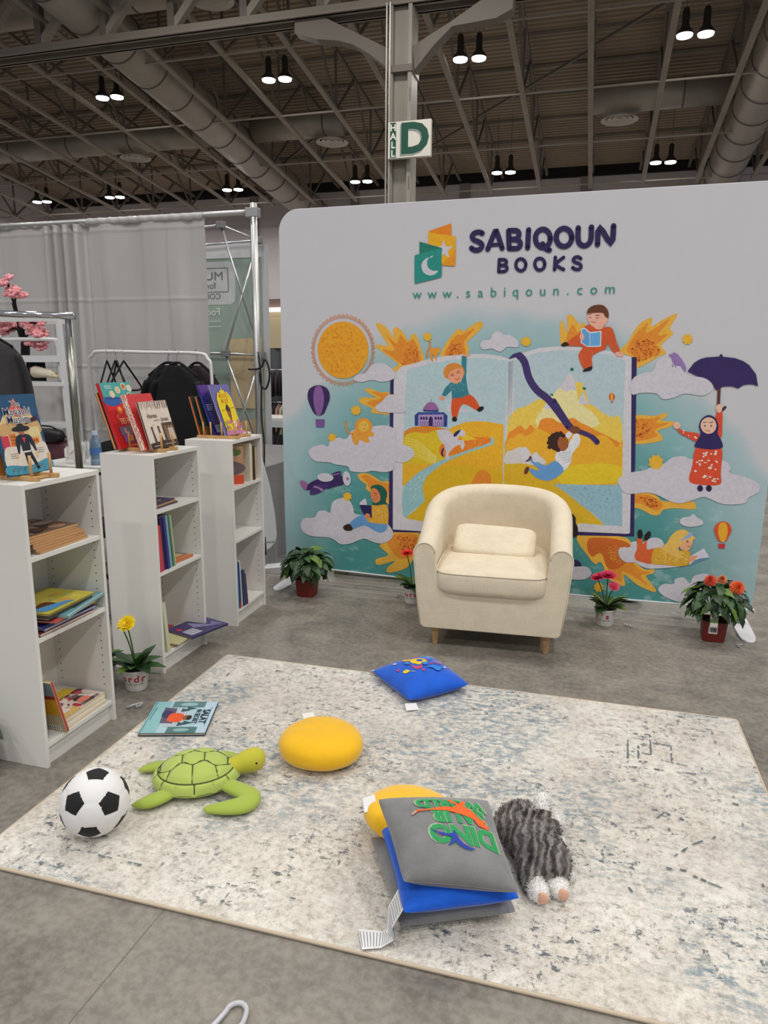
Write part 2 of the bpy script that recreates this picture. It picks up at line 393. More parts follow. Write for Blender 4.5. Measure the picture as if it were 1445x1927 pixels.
def diffuser(x, y, z, lab):
    d = thing('ceiling_diffuser', lab, 'air vent', (x, y, z)); w = mat('diffuser_white', S(205,199,190), .5)
    m = MB(); m.lathe([(.2, .42), (.2, .05)], 24, caps=False); m.build('neck', ductm, d, smooth=True)
    for r0, r1, h in ((.5, .38, .0), (.33, .24, .02), (.19, .1, .035)):
        m = MB(); m.lathe([(r1, .07 + h), (r0, h), (r0 + .012, h + .012), (r1 + .012, .085 + h)], 28, caps=False); m.build('cone_ring', w, d, smooth=True)
    m = MB(); m.lathe([(.001, .03), (.06, .035), (.03, .1)], 16, caps=False); m.build('core', w, d)
diffuser(-15.3, 22.7, 8.18, 'round ceiling air diffuser on the cross duct, leftmost one'); diffuser(-8.28, 22.7, 8.18, 'round ceiling air diffuser between the left large duct and the column')
diffuser(.22, 22.75, 8.18, 'round ceiling air diffuser over the banner, right of the column'); diffuser(-8.6, 15.9, 9.25, 'large round air diffuser cut by the top edge of the photo')
# high bay lamps in pairs
lensm = mat('lamp_lens', (1, 1, 1), .4, emit=((1, .98, .94), 9.0)); hous = mat('lamp_housing', S(58,55,52), .5, .4)
hm = MB(); hm.lathe([(.055, .52), (.075, .45), (.075, .2), (.1, .14), (.175, .05), (.175, .0)], 20, caps=False); hm = hm.mesh('housing', hous, True)
lm = MB(); lm.lathe([(.168, .01), (.16, -.03), (.08, -.05), (.001, -.055)], 20); lm = lm.mesh('lens', lensm, True)
sm = MB(); sm.tube([(0, 0, .5), (0, 0, 1.75)], .01, 6); sm.tube([(-.12, 0, .6), (.12, 0, .6)], .012, 6); sm = sm.mesh('hanger', mat('lamp_hook', S(130,125,118), .4, .6))
names = {18.4: ['near row'], 25.35: ['far row']}
for y in (18.4, 25.35):
    for i, x in enumerate((-21.45, -18.1, -13.1, -8.18, -3.28, 1.62)):
        if y < 20 and i < 2: continue
        for s in (-1, 1):
            side = 'left' if s < 0 else 'right'
            place = {0: 'at the far left', 1: 'second from far left', 2: 'left of the left duct', 3: 'between left duct and column', 4: 'just right of the column', 5: 'right of the banner logo'}[i]
            r = thing('high_bay_lamp', 'glowing hall lamp, %s of the pair %s, %s' % (side, place, names[y][0]), 'lamp', (x + s*.215, y + .02*s, zc(y) + .02), 0, 'hall lamps hung in pairs')
            link('housing', hm, r); link('lens', lm, r); link('hanger', sm, r)
        area_lamp(x, y, zc(y) - .12, LAMP_W * 1.0)
# banner artwork: (kind, colour, shape) in metres on the banner
ART=[('p',(0.95,0.512,0.061),[(0.654,1.712),(0.673,1.724),(0.725,1.694),(0.771,1.635),(0.764,1.68),(0.787,1.7),(0.834,1.664),(0.866,1.617),(0.885,1.653),(0.912,1.653),(0.945,1.57),(0.96,1.486),(0.835,1.442),(0.789,1.485),(0.721,1.532),(0.657,1.578),(0.663,1.595),(0.731,1.588),(0.699,1.638)]),
('p',(0.895,0.314,0.029),[(0.719,1.659),(0.788,1.601),(0.812,1.653),(0.857,1.609),(0.899,1.624),(0.936,1.549),(0.942,1.491),(0.846,1.464),(0.778,1.506),(0.698,1.564),(0.777,1.559)]),
('d',(0.7,0.156,0.02),130,0.0053,[(0.856,1.57),(0.916,1.596),(0.941,1.491),(0.812,1.464)]),
('p',(0.95,0.512,0.061),[(0.767,1.452),(0.835,1.469),(0.844,1.439),(0.813,1.408),(0.784,1.426)]),
('p',(0.95,0.512,0.061),[(1.075,1.513),(1.102,1.601),(1.165,1.678),(1.191,1.685),(1.211,1.674),(1.275,1.717),(1.311,1.729),(1.324,1.716),(1.315,1.687),(1.246,1.621),(1.231,1.601),(1.246,1.57),(1.223,1.524)]),
('p',(0.895,0.314,0.029),[(1.099,1.518),(1.119,1.591),(1.171,1.652),(1.197,1.652),(1.276,1.687),(1.215,1.611),(1.222,1.534)]),
('d',(0.7,0.156,0.02),110,0.0053,[(1.104,1.523),(1.124,1.591),(1.183,1.606),(1.211,1.57),(1.196,1.534)]),
('p',(0.95,0.512,0.061),[(0.578,1.318),(0.63,1.319),(0.677,1.3),(0.752,1.291),(0.75,1.169),(0.678,1.164),(0.622,1.171),(0.631,1.195),(0.56,1.224),(0.541,1.247),(0.572,1.265),(0.654,1.265),(0.616,1.286)]),
('p',(0.895,0.314,0.029),[(0.63,1.299),(0.7,1.295),(0.748,1.28),(0.749,1.187),(0.677,1.196),(0.595,1.233),(0.689,1.262)]),
('p',(0.95,0.512,0.061),[(1.774,1.714),(1.788,1.723),(1.823,1.658),(1.811,1.743),(1.829,1.764),(1.861,1.735),(1.885,1.708),(1.91,1.717),(1.907,1.662),(1.811,1.58),(1.785,1.595)]),
('p',(0.895,0.314,0.029),[(1.817,1.639),(1.842,1.706),(1.873,1.667),(1.893,1.658),(1.829,1.6)]),
('p',(0.95,0.512,0.061),[(2.116,1.566),(2.155,1.609),(2.183,1.666),(2.217,1.714),(2.273,1.74),(2.274,1.693),(2.332,1.73),(2.396,1.761),(2.399,1.743),(2.37,1.682),(2.389,1.665),(2.384,1.644),(2.334,1.59),(2.363,1.548),(2.321,1.526),(2.212,1.465),(2.174,1.529),(2.127,1.545)]),
('p',(0.895,0.314,0.029),[(2.153,1.571),(2.185,1.638),(2.252,1.712),(2.252,1.656),(2.367,1.734),(2.312,1.647),(2.365,1.651),(2.307,1.59),(2.332,1.558),(2.232,1.505),(2.183,1.533)]),
('d',(0.7,0.156,0.02),170,0.0063,[(2.172,1.562),(2.205,1.619),(2.259,1.628),(2.345,1.562),(2.321,1.534),(2.223,1.495)]),
('p',(0.95,0.512,0.061),[(2.2,1.188),(2.329,1.198),(2.392,1.218),(2.392,1.193),(2.368,1.173),(2.434,1.167),(2.432,1.145),(2.354,1.114),(2.376,1.09),(2.37,1.054),(2.21,1.042)]),
('p',(0.895,0.314,0.029),[(2.201,1.168),(2.312,1.181),(2.362,1.193),(2.342,1.158),(2.406,1.158),(2.335,1.118),(2.348,1.08),(2.209,1.052)]),
('d',(0.7,0.156,0.02),80,0.0063,[(2.215,1.169),(2.275,1.175),(2.325,1.128),(2.283,1.077),(2.223,1.06)]),
('p',(0.95,0.512,0.061),[(2.233,0.732),(2.327,0.755),(2.385,0.731),(2.42,0.708),(2.572,0.715),(2.592,0.694),(2.583,0.671),(2.483,0.67),(2.421,0.657),(2.403,0.628),(2.365,0.621),(2.296,0.652),(2.238,0.668)]),
('p',(0.895,0.314,0.029),[(2.238,0.727),(2.328,0.74),(2.387,0.711),(2.417,0.687),(2.391,0.65),(2.353,0.658),(2.294,0.684),(2.241,0.686)]),
('d',(0.7,0.156,0.02),80,0.0063,[(2.281,0.73),(2.376,0.72),(2.39,0.67),(2.343,0.667)]),
('p',(0.95,0.512,0.061),[(1.946,0.465),(2.174,0.48),(2.254,0.453),(2.281,0.349),(2.343,0.291),(2.398,0.295),(2.393,0.268),(2.358,0.247),(2.417,0.173),(2.402,0.156),(2.312,0.19),(2.232,0.247),(2.244,0.185),(2.223,0.176),(2.151,0.206),(2.097,0.309),(2.065,0.296),(2.023,0.335)]),
('p',(0.895,0.314,0.029),[(2.008,0.443),(2.047,0.462),(2.175,0.462),(2.256,0.427),(2.272,0.338),(2.324,0.284),(2.383,0.274),(2.327,0.247),(2.37,0.193),(2.268,0.252),(2.219,0.264),(2.223,0.205),(2.162,0.231),(2.093,0.363),(2.045,0.339),(2.014,0.379)]),
('p',(0.7,0.156,0.02),[(2.01,0.433),(2.047,0.459),(2.175,0.459),(2.255,0.43),(2.261,0.348),(2.188,0.277),(2.133,0.282),(2.093,0.367),(2.044,0.343),(2.014,0.379)]),
('d',(0.95,0.415,0.043),90,0.0052,[(2.119,0.42),(2.237,0.42),(2.253,0.326),(2.167,0.296)]),
('p',(0.95,0.512,0.061),[(0.69,0.3),(0.744,0.342),(0.791,0.399),(0.956,0.406),(0.958,0.278),(0.912,0.209),(0.878,0.162),(0.794,0.124),(0.74,0.119),(0.746,0.152),(0.796,0.199),(0.685,0.162),(0.658,0.18),(0.673,0.205),(0.748,0.236),(0.703,0.277)]),
('p',(0.895,0.314,0.029),[(0.744,0.318),(0.803,0.382),(0.939,0.387),(0.935,0.276),(0.877,0.224),(0.805,0.229)]),
('d',(0.7,0.156,0.02),120,0.0074,[(0.803,0.37),(0.939,0.375),(0.929,0.275),(0.865,0.234)]),
('p',(0.95,0.512,0.061),[(0.534,0.754),(0.548,0.771),(0.584,0.775),(0.619,0.769),(0.68,0.737),(0.706,0.725),(0.752,0.723),(0.754,0.586),(0.722,0.594),(0.62,0.651),(0.591,0.674),(0.594,0.699),(0.553,0.725)]),
('p',(0.895,0.314,0.029),[(0.558,0.751),(0.599,0.763),(0.67,0.728),(0.721,0.716),(0.751,0.713),(0.752,0.654),(0.62,0.676),(0.599,0.714)]),
('s',(0.034,0.02,0.121),[(0.75,1.386),(0.805,1.427),(2.209,1.525),(2.272,0.485),(1.606,0.445),(0.749,0.392)]),
('s',(0.751,0.734,0.786),[(0.774,1.413),(0.822,1.46),(0.901,1.48),(0.955,1.496),(1.076,1.523),(1.205,1.536),(1.332,1.54),(1.439,1.528),(1.49,1.509),(1.558,1.544),(1.662,1.575),(1.799,1.587),(1.92,1.578),(2.068,1.557),(2.181,1.525),(2.207,1.17),(2.25,0.509),(2.232,0.498),(1.95,0.489),(1.49,0.457),(0.956,0.415),(0.778,0.412),(0.773,0.922)]),
('s',(0.561,0.652,0.751),[(0.861,0.497),(0.936,0.492),(1.489,0.477),(1.491,0.501)]),
('s',(0.547,0.684,0.742),[(1.519,1.509),(1.664,1.55),(1.8,1.563),(1.921,1.557),(2.07,1.534),(2.15,1.504),(2.159,1.23),(2.179,0.861),(2.202,0.541),(1.947,0.542),(1.491,0.498),(1.517,0.746),(1.53,1.117)]),
('s',(0.95,0.684,0.104),[(1.5,1.164),(1.55,1.217),(1.61,1.237),(1.679,1.281),(1.719,1.267),(1.826,1.314),(1.883,1.38),(1.915,1.382),(1.937,1.336),(1.966,1.263),(2.006,1.237),(2.056,1.2),(2.105,1.182),(2.137,1.198),(2.157,1.144),(2.177,0.975),(1.489,0.944)]),
('p',(0.95,0.858,0.415),[(1.677,1.118),(1.72,1.252),(1.794,1.352),(1.849,1.429),(1.884,1.355),(1.912,1.261),(1.989,1.207),(2.013,1.124)]),
('p',(0.725,0.7,0.777),[(1.794,1.352),(1.823,1.394),(1.848,1.431),(1.87,1.39),(1.89,1.331),(1.864,1.337),(1.835,1.325),(1.805,1.34)]),
('p',(0.725,0.7,0.777),[(1.905,1.266),(1.925,1.323),(1.95,1.277),(1.968,1.256),(1.937,1.251)]),
('p',(0.725,0.7,0.777),[(1.709,1.229),(1.734,1.272),(1.758,1.247),(1.742,1.22)]),
('p',(0.934,0.314,0.026),[(1.497,0.762),(1.496,1.037),(1.535,1.091),(1.575,1.118),(1.607,1.093),(1.636,1.125),(1.673,1.095),(1.695,1.156),(1.755,1.168),(1.811,1.141),(1.874,1.173),(1.924,1.147),(1.974,1.126),(2.025,1.098),(2.094,1.068),(2.168,1.023),(2.178,0.963),(2.194,0.801)]),
('p',(0.95,0.505,0.031),[(1.497,0.762),(1.497,1.006),(1.537,1.044),(1.577,1.071),(1.619,1.057),(1.673,1.101),(1.75,1.076),(1.811,1.059),(1.879,1.077),(1.978,1.064),(2.055,1.077),(2.105,1.045),(2.138,1.01),(2.172,1.041),(2.194,0.801)]),
('p',(0.915,0.668,0.022),[(1.773,0.84),(1.89,0.888),(1.988,0.906),(2.085,0.913),(2.188,0.882),(2.192,0.817),(2.074,0.792),(1.797,0.772)]),
('p',(0.768,0.734,0.717),[(1.528,0.965),(1.581,0.988),(1.631,0.969),(1.655,0.939),(1.696,0.941),(1.731,0.891),(1.502,0.879),(1.499,0.953)]),
('s',(0.839,0.533,0.022),[(1.487,0.879),(1.585,0.889),(1.689,0.878),(1.793,0.841),(1.849,0.74),(1.954,0.662),(2.111,0.534),(1.952,0.53),(1.503,0.479)]),
('s',(0.357,0.59,0.7),[(1.786,0.773),(1.996,0.78),(2.183,0.79),(2.2,0.541),(2.111,0.534),(2.037,0.605),(1.955,0.654),(1.87,0.72)]),
('d',(0.159,0.391,0.512),110,0.0042,[(1.858,0.761),(2.176,0.785),(2.182,0.636),(2.025,0.646)]),
('s',(0.751,0.734,0.786),[(2.15,1.504),(2.186,1.525),(2.213,1.17),(2.253,0.506),(2.232,0.498),(1.95,0.489),(1.947,0.542),(2.202,0.541),(2.179,0.861),(2.159,1.23)]),
('s',(0.034,0.02,0.121),[(2.181,1.525),(2.209,1.525),(2.272,0.485),(2.248,0.493),(2.229,0.829)]),
('s',(0.533,0.7,0.759),[(0.86,1.44),(0.942,1.464),(1.024,1.484),(1.15,1.504),(1.275,1.514),(1.398,1.512),(1.491,1.497),(1.486,1.308),(1.485,1.113),(1.488,0.744),(1.488,0.494),(0.861,0.497),(0.853,0.55),(0.84,0.696),(0.842,1.044),(0.849,1.262)]),
('s',(0.346,0.415,0.452),[(1.488,1.494),(1.5,1.497),(1.498,1.113),(1.498,1.113)]),
('s',(0.415,0.491,0.533),[(1.497,1.497),(1.51,1.5),(1.508,1.113),(1.508,1.113)]),
('s',(0.478,0.561,0.605),[(1.507,1.5),(1.519,1.503),(1.517,1.114),(1.517,1.114)]),
('p',(0.725,0.7,0.777),[(1.116,1.21),(1.133,1.23),(1.164,1.231),(1.225,1.207),(1.266,1.208),(1.281,1.2),(1.236,1.19),(1.134,1.189)]),
('s',(0.83,0.294,0.026),[(0.845,1.054),(0.875,1.075),(0.909,1.087),(0.976,1.096),(1.044,1.096),(1.133,1.08),(1.177,1.066),(1.135,0.978),(0.837,0.943)]),
('s',(0.95,0.512,0.022),[(1.117,1.064),(1.144,1.086),(1.187,1.107),(1.241,1.128),(1.305,1.136),(1.38,1.134),(1.474,1.121),(1.48,0.842),(0.84,0.707),(0.839,0.91),(1.07,0.909)]),
('p',(0.839,0.605,0.02),[(0.847,1.021),(0.909,1.054),(0.989,1.05),(1.066,1.073),(1.096,1.02),(1.146,0.984),(1.071,0.871),(0.838,0.852),(0.84,0.943)]),
('k',(0.95,0.83,0.212),0.0042,[(0.846,1.015),(0.91,1.007),(0.967,0.976),(1.025,0.929),(1.059,0.903)]),
('k',(0.95,0.83,0.212),0.0042,[(0.846,0.997),(0.91,0.992),(0.968,0.964),(1.025,0.92),(1.059,0.898)]),
('k',(0.95,0.83,0.212),0.0042,[(0.847,0.978),(0.911,0.976),(0.968,0.952),(1.025,0.911),(1.06,0.892)]),
('k',(0.95,0.83,0.212),0.0042,[(0.847,0.959),(0.911,0.961),(0.968,0.94),(1.026,0.903),(1.06,0.887)]),
('k',(0.95,0.83,0.212),0.0042,[(0.847,0.94),(0.911,0.945),(0.968,0.928),(1.026,0.894),(1.06,0.881)]),
('k',(0.95,0.83,0.212),0.0042,[(0.847,0.921),(0.911,0.93),(0.969,0.916),(1.026,0.885),(1.06,0.876)]),
('k',(0.95,0.83,0.212),0.0042,[(0.848,0.902),(0.912,0.914),(0.969,0.903),(1.026,0.876),(1.06,0.87)]),
('k',(0.95,0.83,0.212),0.0042,[(0.848,0.883),(0.912,0.899),(0.969,0.891),(1.026,0.867),(1.06,0.865)]),
('p',(0.934,0.255,0.022),[(1.08,0.975),(1.135,0.994),(1.222,1.03),(1.309,1.038),(1.395,1.04),(1.412,1.005),(1.203,0.932),(1.093,0.91)]),
('s',(0.95,0.66,0.029),[(1.227,1.059),(1.315,1.023),(1.217,1.011)]),
('p',(0.357,0.636,0.684),[(1.394,1.042),(1.418,1.032),(1.415,0.998),(1.333,0.966),(1.204,0.915),(1.094,0.855),(1.006,0.773),(0.973,0.704),(0.992,0.614),(0.918,0.558),(0.851,0.502),(0.843,0.673),(0.903,0.762),(1.004,0.837),(1.115,0.895),(1.246,0.95),(1.38,1.001),(1.401,1.021)]),
('d',(0.7,0.83,0.83),90,0.0042,[(0.882,0.607),(0.892,0.744),(1.027,0.835),(0.961,0.714),(0.975,0.613)]),
('s',(0.858,0.533,0.014),[(0.973,0.704),(0.992,0.767),(1.05,0.822),(1.139,0.851),(1.249,0.861),(1.359,0.852),(1.481,0.837),(1.496,0.426),(0.861,0.494),(0.93,0.553),(0.989,0.614)]),
('p',(0.895,0.304,0.029),[(1.292,0.733),(1.317,0.812),(1.359,0.838),(1.403,0.811),(1.406,0.74)]),
('s',(0.415,0.066,0.016),[(1.166,0.668),(1.165,0.663),(1.161,0.659),(1.155,0.654),(1.147,0.651),(1.138,0.648),(1.127,0.646),(1.117,0.645),(1.106,0.646),(1.096,0.647),(1.088,0.65),(1.082,0.654),(1.078,0.658),(1.076,0.663),(1.078,0.668),(1.081,0.672),(1.087,0.677),(1.095,0.68),(1.105,0.683),(1.116,0.685),(1.126,0.686),(1.137,0.685),(1.147,0.684),(1.155,0.681),(1.161,0.677),(1.165,0.673)]),
('d',(0.95,0.7,0.083),120,0.0042,[(1.133,1.075),(1.455,1.118),(1.465,0.873),(1.138,0.868)]),
('s',(0.026,0.061,0.279),[(0.913,1.16),(0.938,1.181),(1.101,1.185),(1.124,1.165),(1.124,1.095),(0.915,1.095)]),
('s',(0.519,0.357,0.668),[(0.938,1.165),(1.099,1.17),(1.1,1.099),(0.937,1.096)]),
('s',(0.061,0.109,0.478),[(0.945,1.176),(0.964,1.176),(0.964,1.169),(0.945,1.169)]),
('s',(0.061,0.109,0.478),[(0.971,1.176),(0.99,1.177),(0.99,1.17),(0.971,1.169)]),
('s',(0.061,0.109,0.478),[(0.997,1.177),(1.016,1.178),(1.017,1.171),(0.997,1.17)]),
('s',(0.061,0.109,0.478),[(1.023,1.178),(1.042,1.178),(1.043,1.171),(1.023,1.171)]),
('s',(0.061,0.109,0.478),[(1.049,1.179),(1.068,1.179),(1.069,1.172),(1.049,1.172)]),
('s',(0.061,0.109,0.478),[(1.075,1.179),(1.094,1.18),(1.094,1.173),(1.075,1.172)]),
('s',(0.034,0.02,0.121),[(0.949,1.134),(0.949,1.148),(0.955,1.155),(0.962,1.149),(0.962,1.134)]),
('s',(0.034,0.02,0.121),[(1.043,1.137),(1.043,1.151),(1.049,1.157),(1.056,1.152),(1.056,1.137)]),
('s',(0.034,0.02,0.121),[(0.966,1.135),(0.966,1.149),(0.972,1.155),(0.979,1.149),(0.98,1.134)]),
('s',(0.034,0.02,0.121),[(1.061,1.138),(1.06,1.152),(1.066,1.158),(1.073,1.152),(1.074,1.137)]),
('s',(0.034,0.02,0.121),[(0.984,1.135),(0.984,1.15),(0.99,1.156),(0.997,1.15),(0.997,1.135)]),
('s',(0.034,0.02,0.121),[(1.078,1.138),(1.077,1.152),(1.083,1.158),(1.09,1.153),(1.091,1.138)]),
('k',(0.061,0.043,0.255),0.0035,[(0.951,1.124),(0.951,1.099)]),
('k',(0.061,0.043,0.255),0.0035,[(1.048,1.127),(1.048,1.102)]),
('k',(0.061,0.043,0.255),0.0035,[(0.965,1.125),(0.966,1.099)]),
('k',(0.061,0.043,0.255),0.0035,[(1.062,1.128),(1.062,1.102)]),
('k',(0.061,0.043,0.255),0.0035,[(0.979,1.125),(0.98,1.1)]),
('k',(0.061,0.043,0.255),0.0035,[(1.076,1.128),(1.076,1.103)]),
('k',(0.061,0.043,0.255),0.0035,[(0.993,1.125),(0.994,1.1)]),
('k',(0.061,0.043,0.255),0.0035,[(1.09,1.128),(1.09,1.103)]),
('s',(0.034,0.02,0.121),[(1.005,1.098),(1.004,1.14),(1.01,1.151),(1.018,1.157),(1.026,1.152),(1.032,1.141),(1.032,1.098)]),
('s',(0.034,0.054,0.279),[(0.964,1.198),(1.068,1.199),(1.065,1.185),(0.972,1.185)]),
('p',(0.368,0.156,0.391),[(0.973,1.198),(0.978,1.221),(0.996,1.239),(1.018,1.245),(1.04,1.24),(1.057,1.221),(1.062,1.199)]),
('k',(0.368,0.156,0.391),0.003,[(1.018,1.245),(1.018,1.263)]),
('p',(0.725,0.7,0.777),[(1.061,1.069),(1.089,1.077),(1.133,1.075),(1.167,1.038),(1.159,1.0),(1.119,0.975),(1.079,1.013),(1.065,1.042)]),
('p',(0.725,0.7,0.777),[(1.135,1.008),(1.167,1.044),(1.193,1.077),(1.226,1.078),(1.241,1.055),(1.229,1.04),(1.202,1.039),(1.196,1.018),(1.228,1.014),(1.238,0.987),(1.224,0.955),(1.207,0.985),(1.174,0.973),(1.158,0.955),(1.137,0.923),(1.149,0.896),(1.121,0.898),(1.12,0.944),(1.108,0.966)]),
('p',(0.034,0.02,0.121),[(1.11,0.968),(1.094,0.951),(1.09,0.921),(1.107,0.903),(1.101,0.932)]),
('p',(0.034,0.02,0.121),[(1.165,1.042),(1.179,1.066),(1.21,1.081),(1.199,1.059),(1.178,1.036)]),
('s',(0.037,0.246,0.314),[(1.203,1.528),(1.233,1.523),(1.234,1.462),(1.234,1.39),(1.244,1.336),(1.255,1.296),(1.208,1.275),(1.15,1.269),(1.145,1.319),(1.126,1.299),(1.109,1.281),(1.084,1.29),(1.105,1.333),(1.14,1.369),(1.205,1.37),(1.213,1.428),(1.203,1.482)]),
('d',(0.212,0.478,0.512),120,0.0025,[(1.14,1.364),(1.22,1.37),(1.247,1.331),(1.212,1.311),(1.151,1.31),(1.12,1.334)]),
('s',(0.803,0.104,0.018),[(1.15,1.27),(1.208,1.276),(1.26,1.298),(1.289,1.278),(1.31,1.249),(1.327,1.219),(1.309,1.199),(1.265,1.223),(1.24,1.235),(1.22,1.237),(1.202,1.217),(1.193,1.187),(1.186,1.155),(1.153,1.158),(1.145,1.215)]),
('s',(0.013,0.011,0.011),[(1.186,1.144),(1.185,1.14),(1.184,1.136),(1.182,1.133),(1.179,1.131),(1.176,1.129),(1.172,1.128),(1.168,1.128),(1.164,1.128),(1.16,1.13),(1.157,1.132),(1.155,1.136),(1.153,1.139),(1.153,1.143),(1.153,1.147),(1.155,1.15),(1.157,1.154),(1.16,1.156),(1.163,1.158),(1.167,1.159),(1.171,1.159),(1.175,1.159),(1.178,1.157),(1.181,1.154),(1.184,1.151),(1.185,1.148)]),
('s',(0.013,0.011,0.011),[(1.348,1.222),(1.35,1.219),(1.35,1.216),(1.349,1.212),(1.346,1.208),(1.343,1.204),(1.339,1.2),(1.335,1.197),(1.33,1.195),(1.325,1.194),(1.32,1.193),(1.316,1.194),(1.312,1.195),(1.31,1.198),(1.309,1.201),(1.309,1.205),(1.31,1.209),(1.312,1.213),(1.315,1.217),(1.319,1.22),(1.324,1.223),(1.329,1.225),(1.334,1.227),(1.338,1.227),(1.343,1.226),(1.346,1.225)]),
('s',(0.95,0.385,0.22),[(1.104,1.271),(1.104,1.268),(1.102,1.265),(1.1,1.262),(1.097,1.26),(1.093,1.259),(1.089,1.258),(1.085,1.258),(1.081,1.258),(1.077,1.26),(1.074,1.262),(1.071,1.264),(1.07,1.267),(1.069,1.27),(1.07,1.273),(1.071,1.276),(1.073,1.279),(1.077,1.281),(1.08,1.283),(1.084,1.283),(1.089,1.284),(1.093,1.283),(1.096,1.282),(1.1,1.28),(1.102,1.277),(1.104,1.274)]),
('s',(0.95,0.385,0.22),[(1.254,1.53),(1.254,1.529),(1.252,1.527),(1.249,1.526),(1.245,1.525),(1.24,1.524),(1.234,1.524),(1.229,1.524),(1.223,1.524),(1.218,1.525),(1.214,1.526),(1.211,1.527),(1.209,1.528),(1.208,1.53),(1.209,1.531),(1.211,1.533),(1.214,1.534),(1.218,1.535),(1.223,1.536),(1.228,1.536),(1.234,1.536),(1.239,1.536),(1.244,1.535),(1.248,1.534),(1.252,1.533),(1.254,1.532)]),
('s',(0.821,0.294,0.043),[(1.211,1.426),(1.21,1.414),(1.206,1.403),(1.198,1.393),(1.189,1.385),(1.177,1.379),(1.165,1.376),(1.151,1.376),(1.139,1.378),(1.127,1.384),(1.116,1.392),(1.109,1.401),(1.104,1.413),(1.102,1.425),(1.103,1.437),(1.107,1.448),(1.115,1.458),(1.124,1.466),(1.136,1.472),(1.149,1.475),(1.162,1.475),(1.175,1.472),(1.186,1.466),(1.196,1.459),(1.204,1.449),(1.209,1.438)]),
('s',(0.821,0.294,0.043),[(1.122,1.406),(1.122,1.403),(1.121,1.4),(1.119,1.398),(1.117,1.396),(1.114,1.395),(1.112,1.394),(1.109,1.394),(1.106,1.395),(1.103,1.396),(1.101,1.398),(1.099,1.4),(1.098,1.403),(1.098,1.406),(1.098,1.408),(1.099,1.411),(1.1,1.413),(1.103,1.415),(1.105,1.417),(1.108,1.417),(1.111,1.417),(1.114,1.417),(1.116,1.416),(1.119,1.414),(1.12,1.411),(1.122,1.409)]),
('s',(0.821,0.294,0.043),[(1.116,1.42),(1.116,1.417),(1.115,1.414),(1.113,1.412),(1.111,1.41),(1.109,1.409),(1.106,1.408),(1.103,1.408),(1.1,1.409),(1.097,1.41),(1.095,1.412),(1.093,1.414),(1.092,1.417),(1.092,1.42),(1.092,1.422),(1.093,1.425),(1.095,1.427),(1.097,1.429),(1.099,1.431),(1.102,1.431),(1.105,1.431),(1.108,1.431),(1.111,1.429),(1.113,1.428),(1.115,1.425),(1.116,1.423)]),
('s',(0.821,0.294,0.043),[(1.116,1.435),(1.116,1.432),(1.115,1.429),(1.113,1.427),(1.111,1.425),(1.108,1.423),(1.105,1.423),(1.103,1.423),(1.1,1.423),(1.097,1.425),(1.095,1.427),(1.093,1.429),(1.092,1.431),(1.091,1.434),(1.092,1.437),(1.093,1.44),(1.094,1.442),(1.096,1.444),(1.099,1.445),(1.102,1.446),(1.105,1.446),(1.108,1.445),(1.11,1.444),(1.113,1.442),(1.114,1.44),(1.115,1.437)]),
('s',(0.821,0.294,0.043),[(1.121,1.449),(1.121,1.446),(1.12,1.443),(1.118,1.441),(1.116,1.439),(1.113,1.438),(1.11,1.437),(1.107,1.437),(1.105,1.437),(1.102,1.439),(1.1,1.441),(1.098,1.443),(1.097,1.446),(1.096,1.448),(1.097,1.451),(1.098,1.454),(1.099,1.456),(1.101,1.458),(1.104,1.459),(1.107,1.46),(1.11,1.46),(1.113,1.459),(1.115,1.458),(1.118,1.456),(1.119,1.454),(1.12,1.451)]),
('s',(0.821,0.294,0.043),[(1.131,1.461),(1.13,1.458),(1.129,1.455),(1.128,1.453),(1.126,1.451),(1.123,1.449),(1.12,1.449),(1.117,1.449),(1.114,1.449),(1.112,1.451),(1.109,1.453),(1.108,1.455),(1.107,1.458),(1.106,1.46),(1.106,1.463),(1.107,1.466),(1.109,1.468),(1.111,1.47),(1.114,1.471),(1.117,1.472),(1.12,1.472),(1.122,1.471),(1.125,1.47),(1.127,1.468),(1.129,1.466),(1.13,1.463)]),
('s',(0.821,0.294,0.043),[(1.144,1.469),(1.144,1.466),(1.143,1.464),(1.141,1.461),(1.139,1.46),(1.137,1.458),(1.134,1.458),(1.131,1.458),(1.128,1.458),(1.125,1.459),(1.123,1.461),(1.121,1.464),(1.12,1.466),(1.12,1.469),(1.12,1.472),(1.121,1.474),(1.123,1.477),(1.125,1.479),(1.127,1.48),(1.13,1.481),(1.133,1.481),(1.136,1.48),(1.139,1.479),(1.141,1.477),(1.143,1.475),(1.144,1.472)]),
('s',(0.821,0.294,0.043),[(1.16,1.474),(1.16,1.471),(1.159,1.468),(1.158,1.466),(1.155,1.464),(1.153,1.463),(1.15,1.462),(1.147,1.462),(1.144,1.463),(1.142,1.464),(1.139,1.466),(1.138,1.468),(1.136,1.471),(1.136,1.474),(1.136,1.477),(1.137,1.479),(1.139,1.481),(1.141,1.483),(1.144,1.485),(1.146,1.485),(1.149,1.485),(1.152,1.485),(1.155,1.483),(1.157,1.482),(1.159,1.479),(1.16,1.477)]),
('s',(0.821,0.294,0.043),[(1.177,1.474),(1.177,1.471),(1.176,1.469),(1.175,1.466),(1.172,1.464),(1.17,1.463),(1.167,1.462),(1.164,1.462),(1.161,1.463),(1.159,1.464),(1.156,1.466),(1.155,1.468),(1.154,1.471),(1.153,1.474),(1.153,1.477),(1.154,1.479),(1.156,1.482),(1.158,1.483),(1.161,1.485),(1.163,1.486),(1.166,1.486),(1.169,1.485),(1.172,1.484),(1.174,1.482),(1.176,1.479),(1.177,1.477)]),
